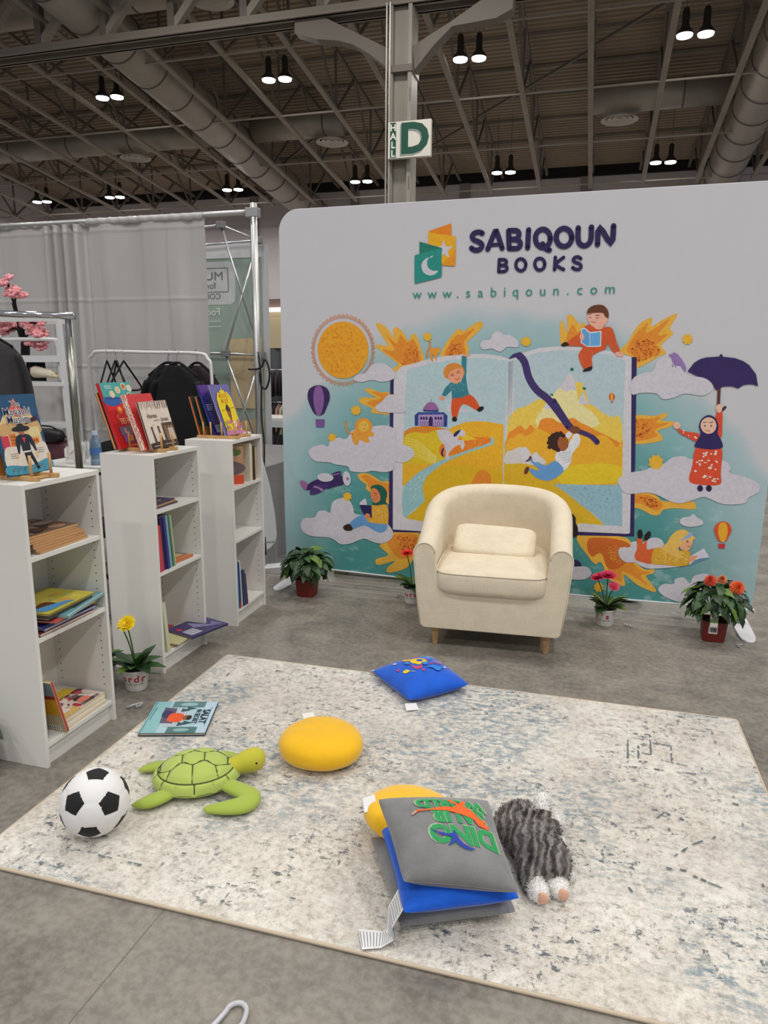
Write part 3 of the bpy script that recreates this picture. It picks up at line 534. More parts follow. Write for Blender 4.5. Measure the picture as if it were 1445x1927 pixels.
('s',(0.821,0.294,0.043),[(1.194,1.47),(1.193,1.467),(1.192,1.464),(1.191,1.462),(1.189,1.46),(1.186,1.459),(1.183,1.458),(1.18,1.458),(1.178,1.459),(1.175,1.46),(1.173,1.462),(1.171,1.464),(1.17,1.467),(1.17,1.469),(1.17,1.472),(1.171,1.475),(1.172,1.477),(1.174,1.479),(1.177,1.48),(1.18,1.481),(1.183,1.481),(1.186,1.48),(1.188,1.479),(1.19,1.477),(1.192,1.475),(1.193,1.472)]),
('s',(0.821,0.294,0.043),[(1.208,1.461),(1.207,1.458),(1.206,1.456),(1.205,1.453),(1.203,1.452),(1.2,1.45),(1.197,1.45),(1.195,1.45),(1.192,1.45),(1.189,1.451),(1.187,1.453),(1.185,1.456),(1.184,1.458),(1.184,1.461),(1.184,1.464),(1.185,1.466),(1.186,1.469),(1.188,1.471),(1.191,1.472),(1.194,1.473),(1.197,1.473),(1.2,1.472),(1.202,1.471),(1.204,1.469),(1.206,1.467),(1.207,1.464)]),
('s',(0.821,0.294,0.043),[(1.218,1.45),(1.218,1.447),(1.217,1.444),(1.215,1.442),(1.213,1.44),(1.211,1.439),(1.208,1.438),(1.205,1.438),(1.202,1.438),(1.199,1.44),(1.197,1.442),(1.195,1.444),(1.194,1.447),(1.194,1.449),(1.194,1.452),(1.195,1.455),(1.197,1.457),(1.199,1.459),(1.201,1.46),(1.204,1.461),(1.207,1.461),(1.21,1.46),(1.213,1.459),(1.215,1.457),(1.216,1.455),(1.218,1.452)]),
('s',(0.821,0.294,0.043),[(1.224,1.436),(1.223,1.433),(1.222,1.43),(1.221,1.428),(1.219,1.426),(1.216,1.425),(1.213,1.424),(1.211,1.424),(1.208,1.425),(1.205,1.426),(1.203,1.428),(1.201,1.43),(1.2,1.433),(1.2,1.435),(1.2,1.438),(1.201,1.441),(1.202,1.443),(1.204,1.445),(1.207,1.446),(1.21,1.447),(1.213,1.447),(1.216,1.447),(1.218,1.445),(1.22,1.443),(1.222,1.441),(1.223,1.438)]),
('s',(0.821,0.294,0.043),[(1.224,1.421),(1.224,1.418),(1.223,1.416),(1.221,1.413),(1.219,1.411),(1.217,1.41),(1.214,1.409),(1.211,1.409),(1.208,1.41),(1.206,1.411),(1.203,1.413),(1.202,1.415),(1.2,1.418),(1.2,1.421),(1.2,1.424),(1.201,1.426),(1.203,1.429),(1.205,1.431),(1.207,1.432),(1.21,1.433),(1.213,1.433),(1.216,1.432),(1.219,1.431),(1.221,1.429),(1.223,1.427),(1.224,1.424)]),
('p',(0.95,0.415,0.238),[(1.123,1.413),(1.148,1.442),(1.203,1.452),(1.216,1.428),(1.21,1.389),(1.18,1.362),(1.15,1.366),(1.129,1.383)]),
('k',(0.255,0.061,0.029),0.004,[(1.139,1.405),(1.148,1.412),(1.158,1.409)]),
('k',(0.255,0.061,0.029),0.004,[(1.174,1.422),(1.183,1.429),(1.193,1.427)]),
('k',(0.304,0.061,0.043),0.0035,[(1.167,1.389),(1.18,1.385),(1.192,1.399)]),
('k',(0.415,0.109,0.029),0.004,[(1.138,1.413),(1.148,1.42),(1.153,1.422)]),
('k',(0.415,0.109,0.029),0.004,[(1.176,1.433),(1.186,1.438),(1.192,1.437)]),
('p',(0.915,0.368,0.036),[(1.006,1.567),(1.022,1.575),(1.047,1.574),(1.061,1.577),(1.067,1.549),(1.047,1.532),(1.048,1.502),(1.039,1.502),(1.033,1.524),(1.019,1.529),(1.025,1.496),(1.013,1.499),(1.004,1.534)]),
('k',(0.83,0.304,0.036),0.0109,[(0.985,1.519),(0.986,1.549),(1.002,1.578),(1.001,1.609)]),
('k',(0.058,0.034,0.166),0.0418,[(1.55,1.53),(1.583,1.491),(1.612,1.401),(1.661,1.331),(1.724,1.284),(1.776,1.228),(1.862,1.119)]),
('p',(0.058,0.034,0.166),[(1.489,1.51),(1.515,1.54),(1.551,1.545),(1.582,1.521),(1.6,1.46),(1.588,1.44),(1.568,1.49),(1.536,1.52)]),
('k',(0.058,0.034,0.166),0.0272,[(1.764,1.271),(1.818,1.192),(1.877,1.115),(1.938,1.089),(1.988,1.068),(2.027,1.035)]),
('s',(0.058,0.034,0.166),[(1.972,1.078),(2.007,1.075),(2.038,1.046),(2.016,1.047),(2.026,1.012),(1.989,1.051)]),
('p',(0.876,0.895,0.934),[(1.793,0.92),(1.801,0.972),(1.852,1.0),(1.891,1.075),(1.921,1.074),(1.927,1.021),(1.888,0.96),(1.881,0.906),(1.842,0.856)]),
('k',(0.547,0.605,0.684),0.0042,[(1.809,0.956),(1.836,0.963),(1.878,0.97)]),
('k',(0.547,0.605,0.684),0.0042,[(1.819,0.945),(1.845,0.951),(1.878,0.96)]),
('k',(0.547,0.605,0.684),0.0042,[(1.83,0.933),(1.854,0.939),(1.879,0.949)]),
('k',(0.547,0.605,0.684),0.0042,[(1.841,0.921),(1.862,0.927),(1.879,0.939)]),
('k',(0.547,0.605,0.684),0.0042,[(1.851,0.909),(1.871,0.915),(1.88,0.929)]),
('p',(0.876,0.895,0.934),[(1.831,1.058),(1.859,1.092),(1.881,1.087),(1.87,1.06),(1.846,1.044)]),
('s',(0.22,0.066,0.024),[(1.925,1.104),(1.924,1.099),(1.922,1.094),(1.918,1.089),(1.912,1.085),(1.906,1.083),(1.899,1.081),(1.891,1.081),(1.884,1.082),(1.877,1.084),(1.871,1.088),(1.866,1.092),(1.863,1.097),(1.862,1.102),(1.863,1.107),(1.865,1.113),(1.869,1.117),(1.874,1.121),(1.881,1.124),(1.888,1.125),(1.896,1.125),(1.903,1.124),(1.91,1.122),(1.916,1.119),(1.921,1.114),(1.924,1.109)]),
('s',(0.415,0.127,0.037),[(1.864,1.023),(1.863,1.011),(1.861,1.001),(1.856,0.991),(1.85,0.983),(1.843,0.978),(1.835,0.974),(1.826,0.974),(1.818,0.976),(1.81,0.981),(1.803,0.989),(1.797,0.998),(1.794,1.008),(1.792,1.02),(1.792,1.031),(1.795,1.042),(1.799,1.051),(1.805,1.059),(1.813,1.065),(1.821,1.068),(1.83,1.068),(1.838,1.066),(1.846,1.061),(1.853,1.053),(1.858,1.044),(1.862,1.034)]),
('p',(0.047,0.016,0.011),[(1.746,1.014),(1.745,1.05),(1.77,1.078),(1.814,1.085),(1.832,1.063),(1.809,1.057),(1.799,1.02),(1.813,0.975),(1.775,0.98)]),
('s',(0.047,0.016,0.011),[(1.767,0.996),(1.767,0.993),(1.766,0.99),(1.764,0.988),(1.762,0.986),(1.759,0.984),(1.756,0.983),(1.753,0.983),(1.75,0.984),(1.747,0.985),(1.745,0.987),(1.743,0.989),(1.741,0.992),(1.741,0.995),(1.741,0.998),(1.742,1.001),(1.744,1.003),(1.746,1.005),(1.749,1.007),(1.752,1.008),(1.755,1.008),(1.758,1.007),(1.761,1.006),(1.763,1.004),(1.765,1.002),(1.767,0.999)]),
('s',(0.047,0.016,0.011),[(1.762,1.022),(1.761,1.019),(1.761,1.016),(1.759,1.013),(1.757,1.011),(1.754,1.01),(1.751,1.009),(1.748,1.009),(1.745,1.009),(1.742,1.011),(1.739,1.012),(1.737,1.015),(1.736,1.018),(1.736,1.021),(1.736,1.023),(1.737,1.026),(1.738,1.029),(1.741,1.031),(1.743,1.032),(1.746,1.033),(1.75,1.033),(1.753,1.033),(1.756,1.031),(1.758,1.03),(1.76,1.027),(1.761,1.025)]),
('s',(0.047,0.016,0.011),[(1.766,1.047),(1.766,1.045),(1.765,1.042),(1.763,1.039),(1.761,1.037),(1.759,1.036),(1.756,1.035),(1.752,1.035),(1.749,1.035),(1.746,1.037),(1.744,1.038),(1.742,1.041),(1.741,1.044),(1.74,1.046),(1.74,1.049),(1.741,1.052),(1.743,1.055),(1.745,1.057),(1.748,1.058),(1.751,1.059),(1.754,1.059),(1.757,1.059),(1.76,1.057),(1.763,1.056),(1.765,1.053),(1.766,1.05)]),
('s',(0.047,0.016,0.011),[(1.783,1.067),(1.783,1.064),(1.782,1.061),(1.781,1.058),(1.778,1.056),(1.776,1.055),(1.773,1.054),(1.769,1.054),(1.766,1.054),(1.763,1.056),(1.761,1.058),(1.759,1.06),(1.758,1.063),(1.757,1.066),(1.758,1.069),(1.758,1.071),(1.76,1.074),(1.762,1.076),(1.765,1.077),(1.768,1.078),(1.771,1.078),(1.774,1.078),(1.777,1.076),(1.78,1.075),(1.782,1.072),(1.783,1.07)]),
('s',(0.047,0.016,0.011),[(1.805,1.078),(1.805,1.075),(1.804,1.072),(1.802,1.069),(1.8,1.067),(1.797,1.066),(1.794,1.065),(1.791,1.065),(1.788,1.065),(1.785,1.067),(1.782,1.069),(1.781,1.071),(1.779,1.074),(1.779,1.077),(1.779,1.08),(1.78,1.082),(1.782,1.085),(1.784,1.087),(1.787,1.088),(1.79,1.089),(1.793,1.089),(1.796,1.089),(1.799,1.087),(1.801,1.086),(1.803,1.083),(1.804,1.081)]),
('s',(0.047,0.016,0.011),[(1.827,1.08),(1.827,1.078),(1.826,1.075),(1.825,1.072),(1.822,1.07),(1.82,1.069),(1.817,1.068),(1.814,1.068),(1.811,1.068),(1.808,1.07),(1.805,1.072),(1.803,1.074),(1.802,1.077),(1.802,1.08),(1.802,1.082),(1.803,1.085),(1.804,1.088),(1.807,1.09),(1.809,1.091),(1.812,1.092),(1.815,1.092),(1.818,1.092),(1.821,1.09),(1.824,1.088),(1.826,1.086),(1.827,1.083)]),
('s',(0.047,0.016,0.011),[(1.843,1.067),(1.843,1.064),(1.842,1.061),(1.84,1.059),(1.838,1.056),(1.836,1.055),(1.833,1.054),(1.829,1.054),(1.826,1.055),(1.824,1.056),(1.821,1.058),(1.819,1.06),(1.818,1.063),(1.817,1.066),(1.818,1.069),(1.819,1.072),(1.82,1.074),(1.822,1.076),(1.825,1.078),(1.828,1.078),(1.831,1.078),(1.834,1.078),(1.837,1.077),(1.839,1.075),(1.841,1.072),(1.843,1.07)]),
('s',(0.047,0.016,0.011),[(1.799,1.049),(1.799,1.046),(1.798,1.043),(1.797,1.04),(1.794,1.038),(1.792,1.037),(1.789,1.036),(1.785,1.036),(1.782,1.037),(1.78,1.038),(1.777,1.04),(1.775,1.042),(1.774,1.045),(1.773,1.048),(1.774,1.051),(1.775,1.054),(1.776,1.056),(1.778,1.058),(1.781,1.06),(1.784,1.06),(1.787,1.06),(1.79,1.06),(1.793,1.059),(1.796,1.057),(1.798,1.054),(1.799,1.052)]),
('s',(0.047,0.016,0.011),[(1.786,1.023),(1.786,1.02),(1.785,1.017),(1.783,1.014),(1.781,1.012),(1.778,1.011),(1.775,1.01),(1.772,1.01),(1.769,1.01),(1.766,1.012),(1.763,1.013),(1.761,1.016),(1.76,1.019),(1.76,1.021),(1.76,1.024),(1.761,1.027),(1.763,1.03),(1.765,1.032),(1.767,1.033),(1.77,1.034),(1.774,1.034),(1.777,1.034),(1.78,1.032),(1.782,1.031),(1.784,1.028),(1.785,1.025)]),
('s',(0.047,0.016,0.011),[(1.797,0.992),(1.797,0.989),(1.796,0.986),(1.795,0.984),(1.792,0.982),(1.79,0.98),(1.787,0.979),(1.784,0.979),(1.78,0.98),(1.778,0.981),(1.775,0.983),(1.773,0.985),(1.772,0.988),(1.771,0.991),(1.772,0.994),(1.773,0.997),(1.774,0.999),(1.776,1.001),(1.779,1.003),(1.782,1.004),(1.785,1.004),(1.788,1.003),(1.791,1.002),(1.794,1.0),(1.796,0.998),(1.797,0.995)]),
('s',(0.047,0.016,0.011),[(1.818,0.98),(1.818,0.977),(1.817,0.974),(1.815,0.971),(1.813,0.969),(1.811,0.968),(1.808,0.967),(1.804,0.967),(1.801,0.967),(1.798,0.969),(1.796,0.97),(1.794,0.973),(1.793,0.976),(1.792,0.978),(1.792,0.981),(1.793,0.984),(1.795,0.987),(1.797,0.989),(1.8,0.99),(1.803,0.991),(1.806,0.991),(1.809,0.991),(1.812,0.99),(1.815,0.988),(1.816,0.985),(1.818,0.983)]),
('p',(0.159,0.403,0.803),[(1.794,0.914),(1.844,0.859),(1.797,0.81),(1.745,0.79),(1.682,0.808),(1.642,0.844),(1.649,0.861),(1.703,0.849),(1.645,0.905),(1.661,0.923),(1.73,0.883)]),
('s',(0.156,0.043,0.029),[(1.65,0.933),(1.651,0.93),(1.651,0.926),(1.65,0.922),(1.648,0.918),(1.645,0.914),(1.642,0.91),(1.637,0.907),(1.633,0.904),(1.628,0.902),(1.623,0.902),(1.619,0.902),(1.616,0.903),(1.613,0.905),(1.612,0.908),(1.612,0.912),(1.613,0.916),(1.615,0.92),(1.618,0.924),(1.621,0.928),(1.626,0.932),(1.63,0.934),(1.635,0.936),(1.64,0.937),(1.644,0.937),(1.647,0.935)]),
('s',(0.156,0.043,0.029),[(1.636,0.843),(1.634,0.837),(1.631,0.832),(1.628,0.828),(1.624,0.825),(1.621,0.824),(1.618,0.823),(1.615,0.824),(1.613,0.827),(1.611,0.83),(1.61,0.835),(1.61,0.84),(1.611,0.846),(1.613,0.852),(1.615,0.857),(1.618,0.862),(1.622,0.866),(1.625,0.869),(1.628,0.871),(1.632,0.871),(1.635,0.87),(1.637,0.868),(1.638,0.864),(1.639,0.86),(1.639,0.855),(1.638,0.849)]),
('s',(0.786,0.786,0.839),[(1.639,0.949),(1.639,0.939),(1.637,0.929),(1.633,0.921),(1.628,0.914),(1.621,0.909),(1.614,0.906),(1.607,0.906),(1.599,0.908),(1.593,0.912),(1.587,0.919),(1.582,0.927),(1.579,0.936),(1.578,0.946),(1.578,0.956),(1.58,0.966),(1.584,0.974),(1.589,0.981),(1.596,0.986),(1.603,0.989),(1.61,0.989),(1.618,0.987),(1.624,0.983),(1.63,0.976),(1.635,0.968),(1.638,0.959)]),
('s',(0.786,0.786,0.839),[(1.699,0.931),(1.698,0.923),(1.697,0.916),(1.694,0.91),(1.69,0.905),(1.686,0.901),(1.68,0.899),(1.675,0.898),(1.67,0.9),(1.665,0.903),(1.66,0.908),(1.657,0.914),(1.655,0.921),(1.654,0.929),(1.654,0.936),(1.656,0.943),(1.658,0.95),(1.662,0.955),(1.667,0.959),(1.672,0.961),(1.677,0.961),(1.683,0.959),(1.688,0.956),(1.692,0.951),(1.695,0.945),(1.698,0.938)]),
('s',(0.013,0.212,0.139),[(1.847,1.461),(1.864,1.463),(1.867,1.446),(1.85,1.444)]),
('s',(0.013,0.212,0.139),[(1.924,1.353),(1.943,1.35),(1.941,1.338),(1.924,1.34)]),
('s',(0.013,0.212,0.139),[(1.741,1.313),(1.759,1.309),(1.758,1.297),(1.742,1.303)]),
('s',(0.786,0.109,0.029),[(2.106,1.3),(2.106,1.295),(2.104,1.29),(2.103,1.286),(2.1,1.282),(2.097,1.28),(2.093,1.279),(2.089,1.279),(2.085,1.28),(2.082,1.282),(2.078,1.285),(2.076,1.29),(2.074,1.295),(2.073,1.3),(2.074,1.305),(2.075,1.31),(2.076,1.314),(2.079,1.318),(2.082,1.32),(2.086,1.321),(2.09,1.321),(2.094,1.32),(2.097,1.318),(2.101,1.315),(2.103,1.31),(2.105,1.306)]),
('s',(0.95,0.512,0.036),[(2.096,1.3),(2.096,1.295),(2.096,1.29),(2.095,1.286),(2.095,1.282),(2.093,1.28),(2.092,1.279),(2.09,1.279),(2.089,1.28),(2.087,1.282),(2.086,1.286),(2.084,1.29),(2.083,1.295),(2.083,1.3),(2.083,1.305),(2.083,1.31),(2.084,1.314),(2.085,1.318),(2.086,1.32),(2.087,1.321),(2.089,1.321),(2.09,1.32),(2.092,1.318),(2.094,1.314),(2.095,1.31),(2.096,1.305)]),
('s',(0.7,0.061,0.029),[(2.086,1.274),(2.099,1.275),(2.098,1.267),(2.088,1.267)]),
('s',(0.95,0.427,0.022),[(0.605,1.561),(0.603,1.533),(0.597,1.506),(0.586,1.481),(0.573,1.457),(0.555,1.435),(0.535,1.417),(0.512,1.402),(0.487,1.391),(0.461,1.384),(0.433,1.382),(0.406,1.383),(0.38,1.39),(0.354,1.4),(0.331,1.415),(0.31,1.433),(0.292,1.454),(0.278,1.478),(0.268,1.504),(0.262,1.532),(0.26,1.56),(0.262,1.588),(0.269,1.615),(0.28,1.641),(0.294,1.664),(0.312,1.685),(0.333,1.703),(0.356,1.718),(0.381,1.728),(0.408,1.734),(0.435,1.736),(0.461,1.734),(0.487,1.727),(0.512,1.716),(0.535,1.702),(0.555,1.684),(0.572,1.663),(0.586,1.64),(0.596,1.615),(0.602,1.588)]),
('k',(0.83,0.294,0.083),0.0044,[(0.626,1.561),(0.638,1.561)]),
('k',(0.83,0.294,0.083),0.0044,[(0.626,1.55),(0.649,1.549)]),
('k',(0.83,0.294,0.083),0.0044,[(0.626,1.54),(0.645,1.538)]),
('k',(0.83,0.294,0.083),0.0044,[(0.624,1.53),(0.641,1.527)]),
('k',(0.83,0.294,0.083),0.0044,[(0.623,1.519),(0.646,1.514)]),
('k',(0.83,0.294,0.083),0.0044,[(0.62,1.509),(0.635,1.505)]),
('k',(0.83,0.294,0.083),0.0044,[(0.617,1.499),(0.638,1.492)]),
('k',(0.83,0.294,0.083),0.0044,[(0.614,1.489),(0.635,1.481)]),
('k',(0.83,0.294,0.083),0.0044,[(0.61,1.48),(0.623,1.474)]),
('k',(0.83,0.294,0.083),0.0044,[(0.606,1.47),(0.627,1.459)]),
('k',(0.83,0.294,0.083),0.0044,[(0.601,1.461),(0.617,1.452)]),
('k',(0.83,0.294,0.083),0.0044,[(0.596,1.452),(0.612,1.441)]),
('k',(0.83,0.294,0.083),0.0044,[(0.591,1.443),(0.609,1.429)]),
('k',(0.83,0.294,0.083),0.0044,[(0.584,1.435),(0.594,1.427)]),
('k',(0.83,0.294,0.083),0.0044,[(0.578,1.427),(0.595,1.411)]),
('k',(0.83,0.294,0.083),0.0044,[(0.571,1.419),(0.585,1.404)]),
('k',(0.83,0.294,0.083),0.0044,[(0.564,1.412),(0.575,1.399)]),
('k',(0.83,0.294,0.083),0.0044,[(0.556,1.405),(0.571,1.386)]),
('k',(0.83,0.294,0.083),0.0044,[(0.548,1.398),(0.557,1.385)]),
('k',(0.83,0.294,0.083),0.0044,[(0.54,1.392),(0.551,1.374)]),
('k',(0.83,0.294,0.083),0.0044,[(0.531,1.387),(0.542,1.367)]),
('k',(0.83,0.294,0.083),0.0044,[(0.522,1.381),(0.528,1.369)]),
('k',(0.83,0.294,0.083),0.0044,[(0.513,1.377),(0.523,1.354)]),
('k',(0.83,0.294,0.083),0.0044,[(0.504,1.373),(0.51,1.355)]),
('k',(0.83,0.294,0.083),0.0044,[(0.494,1.369),(0.5,1.35)]),
('k',(0.83,0.294,0.083),0.0044,[(0.484,1.366),(0.49,1.342)]),
('k',(0.83,0.294,0.083),0.0044,[(0.474,1.363),(0.477,1.35)]),
('k',(0.83,0.294,0.083),0.0044,[(0.464,1.361),(0.468,1.338)]),
('k',(0.83,0.294,0.083),0.0044,[(0.454,1.36),(0.456,1.338)]),
('k',(0.83,0.294,0.083),0.0044,[(0.444,1.359),(0.445,1.341)]),
('k',(0.83,0.294,0.083),0.0044,[(0.433,1.358),(0.433,1.333)]),
('k',(0.83,0.294,0.083),0.0044,[(0.423,1.358),(0.422,1.341)]),
('k',(0.83,0.294,0.083),0.0044,[(0.413,1.359),(0.411,1.337)]),
('k',(0.83,0.294,0.083),0.0044,[(0.403,1.36),(0.399,1.336)]),
('k',(0.83,0.294,0.083),0.0044,[(0.392,1.362),(0.39,1.348)]),
('k',(0.83,0.294,0.083),0.0044,[(0.382,1.364),(0.376,1.34)]),
('k',(0.83,0.294,0.083),0.0044,[(0.372,1.367),(0.366,1.348)]),
('k',(0.83,0.294,0.083),0.0044,[(0.363,1.371),(0.356,1.352)]),
('k',(0.83,0.294,0.083),0.0044,[(0.353,1.375),(0.343,1.351)]),
('k',(0.83,0.294,0.083),0.0044,[(0.344,1.379),(0.337,1.366)]),
('k',(0.83,0.294,0.083),0.0044,[(0.335,1.384),(0.323,1.363)]),
('k',(0.83,0.294,0.083),0.0044,[(0.326,1.39),(0.314,1.37)]),
('k',(0.83,0.294,0.083),0.0044,[(0.317,1.395),(0.308,1.382)]),
('k',(0.83,0.294,0.083),0.0044,[(0.309,1.402),(0.293,1.382)]),
('k',(0.83,0.294,0.083),0.0044,[(0.301,1.409),(0.289,1.395)]),
('k',(0.83,0.294,0.083),0.0044,[(0.294,1.416),(0.279,1.401)]),
('k',(0.83,0.294,0.083),0.0044,[(0.287,1.424),(0.269,1.407)]),
('k',(0.83,0.294,0.083),0.0044,[(0.28,1.432),(0.27,1.423)]),
('k',(0.83,0.294,0.083),0.0044,[(0.274,1.44),(0.254,1.425)]),
('k',(0.83,0.294,0.083),0.0044,[(0.268,1.449),(0.251,1.438)]),
('k',(0.83,0.294,0.083),0.0044,[(0.262,1.458),(0.246,1.448)]),
('k',(0.83,0.294,0.083),0.0044,[(0.257,1.467),(0.235,1.456)]),
('k',(0.83,0.294,0.083),0.0044,[(0.253,1.477),(0.239,1.471)]),
('k',(0.83,0.294,0.083),0.0044,[(0.249,1.487),(0.228,1.478)]),
('k',(0.83,0.294,0.083),0.0044,[(0.246,1.497),(0.224,1.49)]),
('k',(0.83,0.294,0.083),0.0044,[(0.243,1.507),(0.228,1.503)]),
('k',(0.83,0.294,0.083),0.0044,[(0.241,1.517),(0.216,1.512)]),
('k',(0.83,0.294,0.083),0.0044,[(0.239,1.528),(0.221,1.525)]),
('k',(0.83,0.294,0.083),0.0044,[(0.238,1.538),(0.217,1.536)]),
('k',(0.83,0.294,0.083),0.0044,[(0.237,1.549),(0.213,1.548)]),
('k',(0.83,0.294,0.083),0.0044,[(0.237,1.56),(0.224,1.56)]),
('k',(0.83,0.294,0.083),0.0044,[(0.237,1.57),(0.213,1.572)]),
('k',(0.83,0.294,0.083),0.0044,[(0.238,1.581),(0.218,1.583)]),
('k',(0.83,0.294,0.083),0.0044,[(0.24,1.591),(0.222,1.594)]),
('k',(0.83,0.294,0.083),0.0044,[(0.242,1.602),(0.218,1.607)]),
('k',(0.83,0.294,0.083),0.0044,[(0.244,1.612),(0.229,1.616)]),
('k',(0.83,0.294,0.083),0.0044,[(0.247,1.622),(0.226,1.629)]),
('k',(0.83,0.294,0.083),0.0044,[(0.251,1.632),(0.23,1.64)]),
('k',(0.83,0.294,0.083),0.0044,[(0.255,1.642),(0.241,1.648)]),
('k',(0.83,0.294,0.083),0.0044,[(0.259,1.651),(0.238,1.663)]),
('k',(0.83,0.294,0.083),0.0044,[(0.265,1.66),(0.249,1.67)]),
('k',(0.83,0.294,0.083),0.0044,[(0.27,1.669),(0.253,1.681)]),
('k',(0.83,0.294,0.083),0.0044,[(0.276,1.678),(0.257,1.692)]),
('k',(0.83,0.294,0.083),0.0044,[(0.282,1.686),(0.272,1.695)]),
('k',(0.83,0.294,0.083),0.0044,[(0.289,1.694),(0.272,1.71)]),
('k',(0.83,0.294,0.083),0.0044,[(0.296,1.702),(0.282,1.717)]),
('k',(0.83,0.294,0.083),0.0044,[(0.304,1.709),(0.293,1.722)]),
('k',(0.83,0.294,0.083),0.0044,[(0.312,1.716),(0.297,1.735)]),
('k',(0.83,0.294,0.083),0.0044,[(0.32,1.722),(0.311,1.735)]),
('k',(0.83,0.294,0.083),0.0044,[(0.328,1.728),(0.317,1.746)]),
('k',(0.83,0.294,0.083),0.0044,[(0.337,1.733),(0.326,1.753)]),
('k',(0.83,0.294,0.083),0.0044,[(0.346,1.738),(0.34,1.751)]),
('k',(0.83,0.294,0.083),0.0044,[(0.356,1.742),(0.346,1.765)]),
('k',(0.83,0.294,0.083),0.0044,[(0.365,1.746),(0.358,1.764)]),
('k',(0.83,0.294,0.083),0.0044,[(0.375,1.75),(0.369,1.768)]),
('k',(0.83,0.294,0.083),0.0044,[(0.384,1.752),(0.378,1.776)]),
('k',(0.83,0.294,0.083),0.0044,[(0.394,1.755),(0.392,1.768)]),
('k',(0.83,0.294,0.083),0.0044,[(0.404,1.757),(0.401,1.779)]),
('k',(0.83,0.294,0.083),0.0044,[(0.414,1.758),(0.412,1.779)]),
('k',(0.83,0.294,0.083),0.0044,[(0.425,1.758),(0.424,1.775)]),
('k',(0.83,0.294,0.083),0.0044,[(0.435,1.759),(0.435,1.783)]),
('k',(0.83,0.294,0.083),0.0044,[(0.445,1.758),(0.446,1.775)]),
('k',(0.83,0.294,0.083),0.0044,[(0.455,1.757),(0.457,1.778)]),
('k',(0.83,0.294,0.083),0.0044,[(0.465,1.756),(0.468,1.779)]),
('k',(0.83,0.294,0.083),0.0044,[(0.475,1.754),(0.477,1.767)]),
('k',(0.83,0.294,0.083),0.0044,[(0.484,1.751),(0.49,1.774)]),
('k',(0.83,0.294,0.083),0.0044,[(0.494,1.748),(0.5,1.767)]),
('k',(0.83,0.294,0.083),0.0044,[(0.504,1.745),(0.51,1.762)]),
('k',(0.83,0.294,0.083),0.0044,[(0.513,1.741),(0.522,1.763)]),
('k',(0.83,0.294,0.083),0.0044,[(0.522,1.736),(0.528,1.749)]),
('k',(0.83,0.294,0.083),0.0044,[(0.531,1.731),(0.542,1.751)]),
('k',(0.83,0.294,0.083),0.0044,[(0.539,1.726),(0.551,1.744)]),
('k',(0.83,0.294,0.083),0.0044,[(0.547,1.72),(0.556,1.733)]),
('k',(0.83,0.294,0.083),0.0044,[(0.555,1.714),(0.57,1.732)]),
('k',(0.83,0.294,0.083),0.0044,[(0.563,1.707),(0.574,1.72)]),
('k',(0.83,0.294,0.083),0.0044,[(0.57,1.7),(0.584,1.714)]),
('k',(0.83,0.294,0.083),0.0044,[(0.577,1.692),(0.594,1.708)]),
('k',(0.83,0.294,0.083),0.0044,[(0.584,1.685),(0.593,1.693)]),
('k',(0.83,0.294,0.083),0.0044,[(0.59,1.676),(0.608,1.69)]),
('k',(0.83,0.294,0.083),0.0044,[(0.595,1.668),(0.611,1.679)]),
('k',(0.83,0.294,0.083),0.0044,[(0.601,1.659),(0.616,1.668)]),
('k',(0.83,0.294,0.083),0.0044,[(0.605,1.65),(0.626,1.661)]),
('k',(0.83,0.294,0.083),0.0044,[(0.61,1.641),(0.623,1.647)]),
('k',(0.83,0.294,0.083),0.0044,[(0.613,1.631),(0.634,1.639)]),
('k',(0.83,0.294,0.083),0.0044,[(0.617,1.622),(0.637,1.628)]),
('k',(0.83,0.294,0.083),0.0044,[(0.62,1.612),(0.634,1.616)]),
('k',(0.83,0.294,0.083),0.0044,[(0.622,1.602),(0.645,1.607)]),
('k',(0.83,0.294,0.083),0.0044,[(0.624,1.591),(0.641,1.594)]),
('k',(0.83,0.294,0.083),0.0044,[(0.625,1.581),(0.645,1.583)]),
('k',(0.83,0.294,0.083),0.0044,[(0.626,1.571),(0.649,1.572)]),
('d',(0.895,0.324,0.018),170,0.0074,[(0.288,1.623),(0.36,1.709),(0.501,1.708),(0.582,1.622),(0.583,1.494),(0.501,1.406),(0.358,1.405),(0.287,1.503)]),
('p',(0.725,0.7,0.777),[(0.505,1.376),(0.536,1.409),(0.583,1.418),(0.629,1.467),(0.698,1.482),(0.744,1.458),(0.787,1.421),(0.77,1.383),(0.699,1.364),(0.63,1.376),(0.56,1.361)]),
('p',(0.725,0.7,0.777),[(0.652,1.207),(0.7,1.244),(0.735,1.282),(0.783,1.283),(0.815,1.238),(0.846,1.217),(0.847,1.177),(0.724,1.173),(0.678,1.178)]),
('p',(0.725,0.7,0.777),[(1.314,1.591),(1.331,1.618),(1.372,1.623),(1.386,1.658),(1.422,1.673),(1.454,1.651),(1.495,1.648),(1.539,1.611),(1.536,1.579),(1.477,1.581),(1.437,1.553),(1.385,1.57),(1.332,1.566)]),
('p',(0.725,0.7,0.777),[(0.185,0.892),(0.213,0.928),(0.282,0.95),(0.328,0.939),(0.343,0.982),(0.404,1.001),(0.455,0.995),(0.501,1.053),(0.584,1.069),(0.643,1.083),(0.725,1.091),(0.785,1.063),(0.798,0.975),(0.865,0.969),(0.914,0.935),(0.903,0.89),(0.844,0.857),(0.788,0.86),(0.786,0.815),(0.728,0.79),(0.633,0.793),(0.585,0.782),(0.489,0.783),(0.465,0.813),(0.379,0.823),(0.33,0.835),(0.231,0.839)]),
